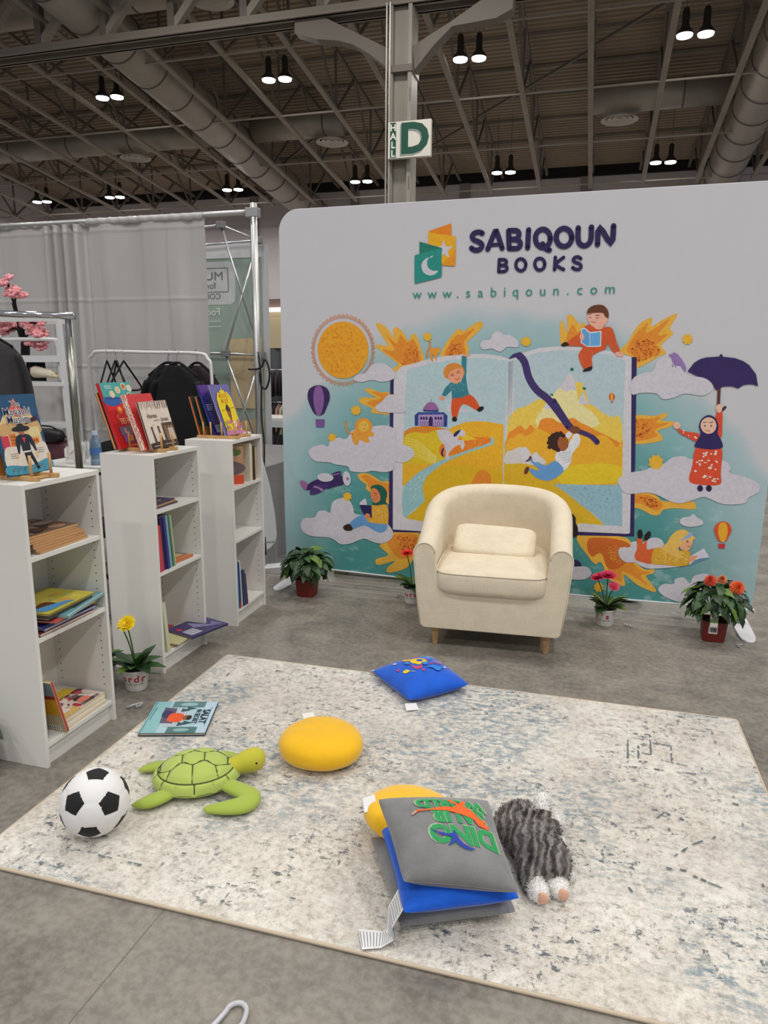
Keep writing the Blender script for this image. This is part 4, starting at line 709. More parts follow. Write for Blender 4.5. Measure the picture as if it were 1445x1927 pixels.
('p',(0.725,0.7,0.777),[(0.12,0.389),(0.15,0.442),(0.226,0.454),(0.252,0.497),(0.303,0.507),(0.338,0.495),(0.353,0.564),(0.403,0.596),(0.464,0.6),(0.501,0.547),(0.513,0.501),(0.586,0.495),(0.683,0.478),(0.743,0.447),(0.782,0.392),(0.764,0.344),(0.708,0.313),(0.648,0.316),(0.575,0.334),(0.489,0.295),(0.414,0.283),(0.364,0.311),(0.314,0.323),(0.212,0.321),(0.148,0.34)]),
('p',(0.725,0.7,0.777),[(2.185,1.36),(2.202,1.411),(2.255,1.44),(2.3,1.448),(2.323,1.508),(2.385,1.522),(2.444,1.483),(2.482,1.427),(2.563,1.416),(2.611,1.386),(2.619,1.349),(2.572,1.317),(2.482,1.327),(2.43,1.305),(2.367,1.293),(2.328,1.324),(2.245,1.326),(2.202,1.315)]),
('p',(0.725,0.7,0.777),[(2.156,0.809),(2.177,0.843),(2.223,0.866),(2.298,0.883),(2.334,0.902),(2.397,0.923),(2.44,0.962),(2.503,0.975),(2.55,0.96),(2.711,0.96),(2.752,0.921),(2.75,0.892),(2.825,0.876),(2.898,0.843),(2.91,0.794),(2.863,0.759),(2.84,0.723),(2.735,0.712),(2.66,0.739),(2.623,0.746),(2.571,0.723),(2.508,0.702),(2.452,0.71),(2.384,0.741),(2.327,0.753),(2.233,0.74),(2.193,0.75)]),
('p',(0.725,0.7,0.777),[(2.514,0.597),(2.529,0.619),(2.561,0.626),(2.583,0.643),(2.607,0.624),(2.636,0.608),(2.635,0.584),(2.575,0.567),(2.528,0.576)]),
('p',(0.725,0.7,0.777),[(2.189,0.388),(2.205,0.413),(2.252,0.419),(2.258,0.448),(2.286,0.458),(2.303,0.438),(2.351,0.476),(2.391,0.489),(2.425,0.479),(2.441,0.449),(2.438,0.421),(2.564,0.365),(2.547,0.33),(2.467,0.311),(2.427,0.304),(2.365,0.297),(2.312,0.314),(2.285,0.328),(2.238,0.324),(2.202,0.349)]),
('p',(0.725,0.7,0.777),[(2.431,0.172),(2.455,0.209),(2.512,0.218),(2.519,0.247),(2.565,0.262),(2.6,0.23),(2.62,0.276),(2.683,0.297),(2.721,0.275),(2.803,0.19),(2.799,0.127),(2.625,0.108),(2.559,0.106),(2.471,0.134)]),
('p',(0.083,0.304,0.717),[(1.893,0.249),(1.925,0.312),(1.972,0.284),(1.974,0.262),(1.928,0.252)]),
('s',(0.034,0.02,0.121),[(1.983,0.268),(1.98,0.264),(1.975,0.262),(1.969,0.262),(1.963,0.263),(1.956,0.266),(1.949,0.269),(1.943,0.274),(1.937,0.28),(1.933,0.286),(1.93,0.292),(1.929,0.298),(1.929,0.303),(1.931,0.308),(1.934,0.311),(1.939,0.313),(1.944,0.313),(1.951,0.312),(1.958,0.31),(1.964,0.306),(1.971,0.301),(1.976,0.295),(1.981,0.289),(1.983,0.283),(1.985,0.277),(1.985,0.272)]),
('p',(0.725,0.7,0.777),[(1.869,0.203),(1.898,0.252),(1.958,0.271),(2.018,0.274),(2.045,0.236),(2.013,0.198),(1.953,0.187),(1.875,0.19)]),
('p',(0.95,0.547,0.043),[(1.01,1.64),(1.014,1.63),(1.004,1.625),(0.999,1.616),(0.988,1.618),(0.977,1.616),(0.971,1.625),(0.961,1.63),(0.964,1.64),(0.961,1.651),(0.97,1.656),(0.976,1.665),(0.987,1.662),(0.997,1.665),(1.003,1.656),(1.013,1.651)]),
('p',(0.95,0.547,0.043),[(0.552,1.182),(0.556,1.169),(0.543,1.162),(0.536,1.151),(0.522,1.154),(0.509,1.15),(0.502,1.161),(0.489,1.167),(0.493,1.18),(0.489,1.193),(0.502,1.2),(0.509,1.212),(0.522,1.209),(0.536,1.213),(0.543,1.201),(0.555,1.195)]),
('p',(0.95,0.547,0.043),[(1.598,1.611),(1.601,1.602),(1.593,1.597),(1.588,1.589),(1.579,1.591),(1.57,1.589),(1.565,1.597),(1.556,1.602),(1.558,1.611),(1.555,1.62),(1.563,1.624),(1.568,1.633),(1.577,1.63),(1.586,1.633),(1.591,1.624),(1.6,1.62)]),
('p',(0.95,0.547,0.043),[(1.611,1.612),(1.614,1.601),(1.605,1.595),(1.599,1.585),(1.588,1.588),(1.577,1.585),(1.571,1.595),(1.56,1.601),(1.563,1.612),(1.559,1.623),(1.569,1.628),(1.575,1.638),(1.586,1.635),(1.597,1.638),(1.603,1.628),(1.613,1.623)]),
('p',(0.95,0.547,0.043),[(2.49,1.623),(2.494,1.611),(2.485,1.606),(2.48,1.595),(2.469,1.598),(2.458,1.595),(2.452,1.606),(2.442,1.611),(2.444,1.623),(2.44,1.634),(2.449,1.64),(2.454,1.651),(2.465,1.647),(2.476,1.651),(2.482,1.64),(2.492,1.634)]),
('p',(0.95,0.547,0.043),[(0.38,1.001),(0.384,0.991),(0.373,0.985),(0.367,0.975),(0.356,0.977),(0.344,0.974),(0.338,0.983),(0.328,0.988),(0.331,0.999),(0.328,1.01),(0.338,1.016),(0.344,1.026),(0.356,1.023),(0.367,1.027),(0.373,1.017),(0.384,1.012)]),
('p',(0.95,0.547,0.043),[(0.489,0.613),(0.492,0.602),(0.481,0.595),(0.474,0.583),(0.462,0.586),(0.449,0.582),(0.443,0.592),(0.431,0.598),(0.435,0.61),(0.431,0.622),(0.443,0.629),(0.449,0.64),(0.462,0.637),(0.475,0.642),(0.481,0.631),(0.492,0.626)]),
('p',(0.95,0.547,0.043),[(2.392,0.935),(2.398,0.918),(2.384,0.908),(2.377,0.892),(2.36,0.896),(2.345,0.891),(2.335,0.906),(2.32,0.914),(2.323,0.932),(2.317,0.949),(2.331,0.958),(2.338,0.974),(2.355,0.97),(2.37,0.976),(2.38,0.96),(2.395,0.952)]),
('p',(0.95,0.547,0.043),[(2.116,0.156),(2.121,0.144),(2.11,0.136),(2.105,0.124),(2.094,0.127),(2.082,0.122),(2.076,0.133),(2.065,0.138),(2.067,0.151),(2.063,0.163),(2.073,0.171),(2.078,0.183),(2.09,0.18),(2.101,0.185),(2.108,0.174),(2.119,0.169)]),
('p',(0.043,0.02,0.121),[(0.186,1.257),(0.199,1.311),(0.261,1.337),(0.324,1.316),(0.342,1.26),(0.323,1.204),(0.292,1.149),(0.238,1.148),(0.204,1.201)]),
('p',(0.294,0.133,0.379),[(0.226,1.247),(0.242,1.323),(0.283,1.324),(0.302,1.248),(0.279,1.151),(0.247,1.15)]),
('s',(0.22,0.104,0.368),[(0.24,1.115),(0.305,1.117),(0.299,1.065),(0.244,1.064)]),
('p',(0.839,0.098,0.024),[(2.701,0.559),(2.71,0.592),(2.744,0.612),(2.778,0.597),(2.792,0.561),(2.781,0.527),(2.77,0.499),(2.731,0.496),(2.715,0.524)]),
('p',(0.95,0.478,0.029),[(2.723,0.552),(2.728,0.598),(2.759,0.602),(2.773,0.556),(2.764,0.499),(2.742,0.497)]),
('s',(0.7,0.031,0.037),[(2.73,0.48),(2.766,0.483),(2.766,0.455),(2.735,0.454)]),
('p',(0.934,0.415,0.054),[(0.515,1.054),(0.493,1.013),(0.507,0.969),(0.531,0.956),(0.549,0.991),(0.597,0.973),(0.617,0.984),(0.608,1.012),(0.64,1.019),(0.634,1.047)]),
('k',(0.83,0.33,0.043),0.0106,[(0.501,1.025),(0.463,1.046),(0.448,1.108)]),
('s',(0.934,0.379,0.04),[(0.634,1.08),(0.632,1.067),(0.627,1.054),(0.619,1.043),(0.609,1.033),(0.596,1.026),(0.582,1.023),(0.568,1.022),(0.554,1.025),(0.541,1.031),(0.53,1.039),(0.522,1.05),(0.517,1.063),(0.515,1.076),(0.517,1.09),(0.522,1.102),(0.53,1.114),(0.541,1.123),(0.554,1.13),(0.568,1.133),(0.582,1.134),(0.596,1.131),(0.608,1.125),(0.619,1.116),(0.627,1.106),(0.632,1.093)]),
('s',(0.95,0.59,0.088),[(0.611,1.081),(0.61,1.073),(0.607,1.066),(0.602,1.059),(0.596,1.053),(0.588,1.049),(0.579,1.047),(0.57,1.047),(0.562,1.048),(0.554,1.052),(0.547,1.057),(0.542,1.064),(0.539,1.071),(0.538,1.079),(0.539,1.087),(0.542,1.095),(0.547,1.102),(0.554,1.107),(0.562,1.111),(0.57,1.113),(0.579,1.114),(0.588,1.112),(0.596,1.108),(0.602,1.103),(0.607,1.097),(0.61,1.089)]),
('k',(0.415,0.156,0.029),0.0032,[(0.561,1.087),(0.568,1.089)]),
('k',(0.415,0.156,0.029),0.0032,[(0.584,1.087),(0.591,1.09)]),
('k',(0.415,0.156,0.029),0.0032,[(0.568,1.067),(0.577,1.062),(0.587,1.067)]),
('p',(0.047,0.022,0.127),[(0.345,0.749),(0.377,0.771),(0.414,0.779),(0.417,0.765),(0.408,0.744)]),
('k',(0.415,0.212,0.478),0.0063,[(0.356,0.75),(0.408,0.765)]),
('p',(0.043,0.02,0.127),[(0.163,0.658),(0.191,0.686),(0.239,0.712),(0.335,0.739),(0.43,0.747),(0.444,0.7),(0.361,0.669),(0.324,0.657),(0.281,0.665),(0.222,0.646),(0.166,0.64)]),
('s',(0.725,0.7,0.777),[(0.364,0.731),(0.361,0.724),(0.356,0.718),(0.347,0.712),(0.336,0.708),(0.324,0.705),(0.31,0.703),(0.296,0.703),(0.283,0.705),(0.27,0.709),(0.26,0.714),(0.253,0.72),(0.249,0.726),(0.248,0.733),(0.25,0.74),(0.256,0.747),(0.264,0.752),(0.275,0.757),(0.288,0.76),(0.301,0.761),(0.315,0.761),(0.329,0.759),(0.341,0.755),(0.351,0.75),(0.358,0.744),(0.363,0.738)]),
('p',(0.415,0.159,0.368),[(0.121,0.694),(0.137,0.701),(0.176,0.681),(0.161,0.637),(0.134,0.662)]),
('p',(0.074,0.031,0.181),[(0.194,0.612),(0.201,0.646),(0.244,0.68),(0.319,0.684),(0.325,0.673),(0.27,0.629),(0.222,0.611)]),
('p',(0.415,0.212,0.478),[(0.218,0.661),(0.234,0.671),(0.279,0.658),(0.293,0.646),(0.278,0.636),(0.255,0.652)]),
('s',(0.725,0.7,0.777),[(0.485,0.737),(0.485,0.726),(0.484,0.714),(0.482,0.704),(0.478,0.696),(0.473,0.689),(0.467,0.685),(0.461,0.684),(0.454,0.686),(0.448,0.69),(0.442,0.697),(0.437,0.706),(0.433,0.717),(0.431,0.728),(0.43,0.74),(0.431,0.752),(0.434,0.762),(0.437,0.77),(0.443,0.777),(0.448,0.781),(0.455,0.782),(0.462,0.78),(0.468,0.775),(0.474,0.769),(0.479,0.76),(0.482,0.749)]),
('s',(0.415,0.159,0.368),[(0.473,0.732),(0.473,0.729),(0.472,0.727),(0.471,0.724),(0.469,0.722),(0.467,0.721),(0.465,0.72),(0.463,0.72),(0.461,0.721),(0.459,0.722),(0.457,0.724),(0.456,0.726),(0.455,0.729),(0.455,0.731),(0.455,0.734),(0.456,0.737),(0.457,0.739),(0.459,0.741),(0.461,0.743),(0.463,0.744),(0.465,0.744),(0.467,0.743),(0.469,0.742),(0.471,0.74),(0.472,0.738),(0.473,0.735)]),
('p',(0.01,0.127,0.083),[(0.627,0.686),(0.65,0.701),(0.686,0.704),(0.722,0.682),(0.738,0.644),(0.728,0.604),(0.732,0.574),(0.682,0.563),(0.637,0.568),(0.641,0.591),(0.63,0.637)]),
('p',(0.839,0.265,0.088),[(0.628,0.666),(0.643,0.68),(0.671,0.669),(0.691,0.631),(0.689,0.601),(0.666,0.584),(0.646,0.585),(0.633,0.607),(0.625,0.627)]),
('k',(0.083,0.023,0.013),0.0045,[(0.652,0.648),(0.666,0.64)]),
('k',(0.083,0.023,0.013),0.0031,[(0.655,0.633),(0.661,0.629)]),
('k',(0.357,0.043,0.029),0.0036,[(0.64,0.604),(0.647,0.601)]),
('p',(0.839,0.427,0.031),[(0.626,0.56),(0.672,0.566),(0.733,0.575),(0.749,0.522),(0.747,0.467),(0.737,0.441),(0.621,0.442),(0.589,0.465),(0.6,0.477),(0.629,0.488)]),
('d',(0.95,0.83,0.357),90,0.0036,[(0.636,0.556),(0.73,0.567),(0.743,0.516),(0.734,0.449),(0.626,0.448),(0.611,0.467),(0.636,0.494)]),
('p',(0.159,0.397,0.751),[(0.567,0.499),(0.59,0.493),(0.603,0.457),(0.652,0.445),(0.74,0.442),(0.725,0.396),(0.673,0.386),(0.585,0.424),(0.502,0.393),(0.477,0.425),(0.512,0.465)]),
('s',(0.725,0.7,0.777),[(0.546,0.562),(0.553,0.581),(0.572,0.599),(0.59,0.608),(0.596,0.591),(0.601,0.565)]),
('s',(0.02,0.012,0.098),[(0.546,0.561),(0.631,0.563),(0.635,0.481),(0.585,0.485)]),
('s',(0.876,0.284,0.098),[(0.622,0.493),(0.622,0.489),(0.62,0.485),(0.618,0.481),(0.614,0.478),(0.61,0.476),(0.605,0.475),(0.601,0.475),(0.596,0.475),(0.592,0.477),(0.588,0.479),(0.586,0.482),(0.584,0.486),(0.583,0.49),(0.584,0.494),(0.585,0.498),(0.588,0.502),(0.592,0.505),(0.596,0.507),(0.6,0.508),(0.605,0.509),(0.61,0.508),(0.614,0.506),(0.617,0.504),(0.62,0.501),(0.622,0.497)]),
('p',(0.04,0.016,0.011),[(0.432,0.406),(0.473,0.428),(0.501,0.398),(0.486,0.381),(0.444,0.381)]),
('p',(0.751,0.115,0.029),[(1.892,1.677),(1.937,1.705),(2.014,1.692),(2.063,1.685),(2.094,1.609),(2.114,1.557),(2.089,1.545),(2.043,1.6),(2.038,1.571),(1.967,1.532),(1.969,1.464),(1.924,1.457),(1.889,1.532),(1.907,1.582),(1.82,1.588),(1.837,1.621),(1.888,1.658)]),
('p',(0.018,0.013,0.016),[(1.787,1.592),(1.811,1.61),(1.833,1.592),(1.801,1.583)]),
('p',(0.018,0.013,0.016),[(1.92,1.449),(1.943,1.464),(1.969,1.471),(1.965,1.45),(1.925,1.441)]),
('s',(0.95,0.505,0.379),[(2.038,1.747),(2.037,1.733),(2.034,1.719),(2.027,1.707),(2.017,1.697),(2.006,1.691),(1.993,1.687),(1.979,1.687),(1.965,1.691),(1.953,1.698),(1.942,1.708),(1.933,1.72),(1.928,1.734),(1.925,1.748),(1.926,1.763),(1.93,1.776),(1.937,1.788),(1.946,1.798),(1.958,1.804),(1.971,1.808),(1.985,1.808),(1.998,1.804),(2.011,1.797),(2.021,1.787),(2.03,1.775),(2.035,1.762)]),
('p',(0.95,0.505,0.379),[(1.96,1.715),(2.012,1.714),(2.012,1.684),(1.977,1.681)]),
('p',(0.159,0.047,0.02),[(1.922,1.761),(1.926,1.791),(1.959,1.812),(2.006,1.811),(2.036,1.78),(2.04,1.74),(2.021,1.75),(2.004,1.769),(1.933,1.767)]),
('s',(0.95,0.505,0.379),[(2.037,1.731),(2.037,1.728),(2.037,1.724),(2.035,1.722),(2.034,1.719),(2.032,1.718),(2.029,1.717),(2.027,1.717),(2.024,1.718),(2.022,1.719),(2.02,1.722),(2.018,1.725),(2.017,1.728),(2.017,1.731),(2.017,1.735),(2.017,1.738),(2.019,1.741),(2.02,1.743),(2.022,1.744),(2.025,1.745),(2.027,1.745),(2.03,1.744),(2.032,1.743),(2.034,1.74),(2.036,1.738),(2.037,1.734)]),
('k',(0.061,0.023,0.018),0.0042,[(1.932,1.761),(1.945,1.764)]),
('k',(0.061,0.023,0.018),0.0042,[(1.972,1.756),(1.989,1.756)]),
('k',(0.061,0.023,0.018),0.0031,[(1.935,1.745),(1.946,1.745)]),
('k',(0.061,0.023,0.018),0.0031,[(1.971,1.743),(1.988,1.742)]),
('k',(0.547,0.109,0.083),0.0042,[(1.948,1.722),(1.96,1.717),(1.972,1.72)]),
('s',(0.786,0.876,0.95),[(1.893,1.682),(1.912,1.69),(1.945,1.664),(2.008,1.67),(2.01,1.583),(1.934,1.581),(1.898,1.603)]),
('s',(0.139,0.415,0.803),[(1.899,1.677),(1.912,1.683),(1.942,1.657),(1.947,1.586),(1.933,1.586),(1.903,1.606)]),
('s',(0.166,0.465,0.858),[(1.945,1.657),(2.002,1.664),(2.005,1.588),(1.95,1.586)]),
('s',(0.95,0.505,0.379),[(1.914,1.638),(1.914,1.634),(1.913,1.629),(1.912,1.626),(1.91,1.623),(1.907,1.62),(1.904,1.619),(1.901,1.619),(1.898,1.62),(1.895,1.623),(1.893,1.626),(1.891,1.63),(1.89,1.634),(1.889,1.638),(1.889,1.643),(1.89,1.647),(1.891,1.651),(1.894,1.654),(1.896,1.656),(1.899,1.658),(1.902,1.658),(1.905,1.656),(1.908,1.654),(1.91,1.651),(1.912,1.647),(1.913,1.643)]),
('s',(0.95,0.505,0.379),[(2.139,1.536),(2.138,1.533),(2.136,1.53),(2.132,1.528),(2.127,1.527),(2.122,1.527),(2.116,1.527),(2.11,1.528),(2.105,1.53),(2.1,1.533),(2.096,1.536),(2.093,1.539),(2.091,1.542),(2.091,1.546),(2.092,1.549),(2.094,1.551),(2.098,1.553),(2.103,1.554),(2.108,1.555),(2.114,1.554),(2.12,1.553),(2.125,1.551),(2.13,1.549),(2.134,1.546),(2.137,1.542),(2.139,1.539)]),
('p',(0.357,0.22,0.519),[(2.376,1.537),(2.392,1.544),(2.405,1.551),(2.43,1.534),(2.461,1.492),(2.474,1.46),(2.463,1.448),(2.442,1.476),(2.415,1.481),(2.397,1.504),(2.389,1.53)]),
('k',(0.212,0.139,0.357),0.0042,[(2.402,1.487),(2.403,1.473)]),
('k',(0.212,0.139,0.357),0.0042,[(2.415,1.484),(2.418,1.47)]),
('k',(0.127,0.043,0.034),0.0157,[(2.651,1.373),(2.656,1.284),(2.656,1.241)]),
('k',(0.061,0.022,0.024),0.0136,[(2.658,1.246),(2.678,1.241),(2.692,1.256)]),
('s',(0.029,0.014,0.061),[(2.653,1.534),(2.653,1.531),(2.653,1.529),(2.652,1.528),(2.651,1.526),(2.649,1.525),(2.647,1.524),(2.645,1.524),(2.644,1.525),(2.642,1.526),(2.64,1.527),(2.639,1.529),(2.638,1.531),(2.638,1.534),(2.638,1.536),(2.638,1.538),(2.639,1.54),(2.64,1.541),(2.642,1.542),(2.644,1.543),(2.646,1.543),(2.647,1.542),(2.649,1.541),(2.651,1.54),(2.652,1.538),(2.653,1.536)]),
('s',(0.04,0.02,0.127),[(2.482,1.449),(2.512,1.496),(2.541,1.516),(2.571,1.525),(2.644,1.531),(2.718,1.522),(2.758,1.507),(2.79,1.486),(2.829,1.436),(2.845,1.373),(2.822,1.382),(2.8,1.384),(2.771,1.378),(2.747,1.359),(2.724,1.369),(2.707,1.371),(2.672,1.369),(2.637,1.347),(2.614,1.386),(2.59,1.409),(2.563,1.418),(2.536,1.423)]),
('p',(0.839,0.088,0.031),[(2.651,1.225),(2.679,1.23),(2.686,1.169),(2.688,1.087),(2.652,1.12)]),
('s',(0.95,0.59,0.439),[(2.678,1.249),(2.678,1.244),(2.677,1.238),(2.675,1.234),(2.673,1.23),(2.67,1.227),(2.666,1.225),(2.662,1.225),(2.658,1.227),(2.655,1.229),(2.652,1.233),(2.649,1.238),(2.647,1.243),(2.646,1.248),(2.646,1.254),(2.647,1.26),(2.649,1.264),(2.651,1.268),(2.654,1.271),(2.658,1.272),(2.662,1.272),(2.665,1.271),(2.669,1.269),(2.672,1.265),(2.675,1.26),(2.677,1.255)]),
('p',(0.839,0.088,0.031),[(2.564,1.061),(2.575,1.103),(2.5,1.116),(2.456,1.132),(2.469,1.107),(2.512,1.084)]),
('s',(0.95,0.59,0.439),[(2.471,1.138),(2.468,1.134),(2.465,1.131),(2.461,1.129),(2.457,1.128),(2.452,1.128),(2.447,1.129),(2.443,1.132),(2.439,1.135),(2.436,1.139),(2.434,1.144),(2.433,1.148),(2.433,1.153),(2.434,1.157),(2.436,1.161),(2.439,1.164),(2.443,1.166),(2.448,1.167),(2.452,1.167),(2.457,1.166),(2.462,1.164),(2.465,1.16),(2.469,1.157),(2.471,1.152),(2.472,1.147),(2.472,1.143)]),
('p',(0.839,0.088,0.031),[(2.564,1.024),(2.634,1.021),(2.696,1.03),(2.705,0.889),(2.708,0.826),(2.635,0.815),(2.546,0.831),(2.553,0.921)]),
('d',(0.95,0.924,0.83),34,0.0084,[(2.573,1.01),(2.679,1.015),(2.696,0.835),(2.569,0.843)]),
('d',(0.95,0.924,0.83),5,0.0073,[(2.482,1.123),(2.565,1.097),(2.563,1.073),(2.483,1.104)]),
('p',(0.031,0.018,0.127),[(2.568,1.146),(2.579,1.189),(2.613,1.211),(2.651,1.192),(2.669,1.149),(2.668,1.111),(2.694,1.064),(2.697,1.03),(2.635,1.019),(2.56,1.029),(2.561,1.058),(2.58,1.103)]),
('s',(0.95,0.605,0.439),[(2.658,1.154),(2.657,1.143),(2.655,1.132),(2.65,1.123),(2.644,1.115),(2.635,1.11),(2.626,1.107),(2.616,1.106),(2.607,1.109),(2.597,1.114),(2.589,1.121),(2.583,1.13),(2.578,1.14),(2.576,1.151),(2.576,1.162),(2.579,1.172),(2.584,1.182),(2.59,1.189),(2.599,1.195),(2.608,1.198),(2.618,1.198),(2.628,1.196),(2.637,1.191),(2.645,1.184),(2.651,1.175),(2.655,1.164)]),
('k',(0.139,0.061,0.043),0.0042,[(2.588,1.168),(2.605,1.172)]),
('s',(0.061,0.061,0.043),[(2.603,1.151),(2.603,1.15),(2.603,1.149),(2.602,1.148),(2.601,1.147),(2.601,1.146),(2.599,1.146),(2.598,1.146),(2.597,1.146),(2.596,1.147),(2.595,1.147),(2.595,1.148),(2.594,1.149),(2.594,1.15),(2.594,1.152),(2.594,1.153),(2.595,1.154),(2.596,1.155),(2.597,1.155),(2.598,1.155),(2.599,1.155),(2.6,1.155),(2.601,1.155),(2.602,1.154),(2.602,1.153),(2.603,1.152)]),
('k',(0.139,0.061,0.043),0.0042,[(2.621,1.169),(2.638,1.173)]),
('s',(0.061,0.061,0.043),[(2.636,1.152),(2.636,1.151),(2.635,1.15),(2.635,1.149),(2.634,1.148),(2.633,1.147),(2.632,1.147),(2.631,1.147),(2.63,1.147),(2.629,1.148),(2.628,1.148),(2.628,1.149),(2.627,1.15),(2.627,1.152),(2.627,1.153),(2.627,1.154),(2.628,1.155),(2.628,1.156),(2.629,1.156),(2.63,1.156),(2.631,1.156),(2.632,1.156),(2.633,1.156),(2.634,1.155),(2.635,1.154),(2.635,1.153)]),
('k',(0.547,0.139,0.109),0.0042,[(2.607,1.126),(2.618,1.121),(2.628,1.126)]),
('s',(0.024,0.016,0.061),[(2.621,0.796),(2.621,0.791),(2.62,0.787),(2.618,0.783),(2.616,0.78),(2.613,0.778),(2.609,0.776),(2.605,0.776),(2.602,0.777),(2.598,0.779),(2.595,0.782),(2.593,0.785),(2.591,0.79),(2.59,0.794),(2.59,0.799),(2.591,0.803),(2.593,0.807),(2.595,0.81),(2.598,0.812),(2.602,0.814),(2.606,0.814),(2.609,0.813),(2.613,0.811),(2.616,0.808),(2.618,0.804),(2.62,0.8)]),
('s',(0.024,0.016,0.061),[(2.667,0.799),(2.667,0.794),(2.666,0.79),(2.664,0.786),(2.661,0.783),(2.658,0.78),(2.655,0.779),(2.651,0.779),(2.648,0.78),(2.644,0.782),(2.641,0.785),(2.639,0.788),(2.637,0.792),(2.636,0.797),(2.636,0.801),(2.637,0.806),(2.639,0.809),(2.641,0.813),(2.644,0.815),(2.648,0.816),(2.651,0.816),(2.655,0.815),(2.659,0.814),(2.662,0.811),(2.664,0.807),(2.666,0.803)]),
('p',(0.839,0.146,0.037),[(2.289,0.474),(2.318,0.473),(2.324,0.445),(2.344,0.471),(2.35,0.414),(2.394,0.419),(2.384,0.333),(2.337,0.332),(2.294,0.345),(2.283,0.374),(2.294,0.414)]),
('s',(0.012,0.01,0.011),[(2.319,0.504),(2.319,0.497),(2.318,0.49),(2.317,0.484),(2.314,0.479),(2.311,0.476),(2.308,0.474),(2.304,0.474),(2.301,0.475),(2.297,0.478),(2.294,0.483),(2.292,0.488),(2.29,0.495),(2.289,0.502),(2.289,0.509),(2.29,0.515),(2.291,0.521),(2.294,0.526),(2.297,0.529),(2.3,0.531),(2.304,0.532),(2.307,0.53),(2.311,0.527),(2.314,0.523),(2.316,0.517),(2.318,0.511)]),
('s',(0.012,0.01,0.011),[(2.36,0.488),(2.357,0.481),(2.353,0.475),(2.349,0.471),(2.344,0.467),(2.34,0.466),(2.336,0.466),(2.333,0.467),(2.33,0.471),(2.328,0.475),(2.328,0.481),(2.328,0.488),(2.329,0.495),(2.332,0.502),(2.335,0.508),(2.339,0.514),(2.343,0.519),(2.347,0.522),(2.352,0.524),(2.356,0.524),(2.359,0.522),(2.362,0.519),(2.363,0.514),(2.364,0.508),(2.364,0.502),(2.362,0.495)]),
('p',(0.146,0.357,0.7),[(2.588,0.34),(2.614,0.358),(2.652,0.381),(2.69,0.394),(2.638,0.366)]),
('s',(0.786,0.768,0.895),[(2.584,0.388),(2.619,0.417),(2.657,0.448),(2.692,0.395),(2.642,0.383),(2.613,0.37),(2.589,0.338)]),
('p',(0.839,0.439,0.031),[(2.388,0.42),(2.437,0.428),(2.509,0.422),(2.579,0.423),(2.588,0.389),(2.589,0.349),(2.547,0.329),(2.445,0.328),(2.382,0.333)]),
('d',(0.95,0.751,0.212),110,0.0051,[(2.397,0.415),(2.509,0.416),(2.574,0.416),(2.582,0.356),(2.546,0.338),(2.398,0.339)]),
('p',(0.95,0.478,0.265),[(2.525,0.472),(2.553,0.491),(2.588,0.494),(2.596,0.478),(2.585,0.444),(2.573,0.426),(2.538,0.429),(2.525,0.451)]),
('p',(0.95,0.605,0.133),[(2.427,0.426),(2.455,0.463),(2.472,0.502),(2.508,0.542),(2.548,0.548),(2.59,0.518),(2.606,0.502),(2.593,0.49),(2.553,0.485),(2.533,0.46),(2.521,0.428),(2.55,0.381),(2.502,0.381),(2.459,0.405)]),
('p',(0.314,0.519,0.803),[(2.523,0.477),(2.57,0.528),(2.589,0.535),(2.587,0.513),(2.543,0.487)]),
('s',(0.061,0.029,0.018),[(2.571,0.48),(2.571,0.478),(2.57,0.477),(2.57,0.476),(2.569,0.475),(2.568,0.475),(2.567,0.474),(2.566,0.474),(2.565,0.475),(2.564,0.475),(2.563,0.476),(2.563,0.477),(2.562,0.478),(2.562,0.479),(2.562,0.48),(2.562,0.481),(2.563,0.482),(2.563,0.483),(2.564,0.484),(2.565,0.484),(2.566,0.484),(2.567,0.484),(2.568,0.484),(2.569,0.483),(2.57,0.482),(2.57,0.481)]),
('k',(0.621,0.109,0.083),0.0039,[(2.572,0.449),(2.581,0.454)]),
('p',(0.95,0.415,0.22),[(2.584,0.386),(2.625,0.401),(2.62,0.381),(2.589,0.356)]),
('p',(0.018,0.008,0.008),[(1.898,0.595),(1.929,0.578),(1.933,0.544),(1.947,0.513),(1.946,0.465),(1.906,0.462)]),
('s',(0.95,0.274,0.011),[(0.982,2.252),(1.118,2.29),(1.12,2.216),(0.982,2.239)]),
('s',(0.95,0.491,0.018),[(0.98,2.245),(1.147,2.215),(1.148,2.052),(1.141,2.049),(1.06,2.065),(0.981,2.182)]),
('s',(0.95,0.357,0.012),[(1.067,2.056),(1.149,2.145),(1.148,2.052),(1.141,2.049)]),
('s',(0.725,0.7,0.777),[(1.073,2.2),(1.089,2.162),(1.131,2.159),(1.099,2.135),(1.111,2.097),(1.075,2.12),(1.04,2.099),(1.05,2.137),(1.016,2.163),(1.059,2.163)]),
('s',(0.012,0.229,0.166),[(0.926,2.195),(1.066,2.154),(1.067,2.131),(0.928,2.122)]),
('s',(0.022,0.324,0.274),[(0.903,2.12),(1.064,2.154),(1.067,1.994),(1.061,1.987),(0.904,1.954),(0.899,1.959),(0.897,2.114)]),
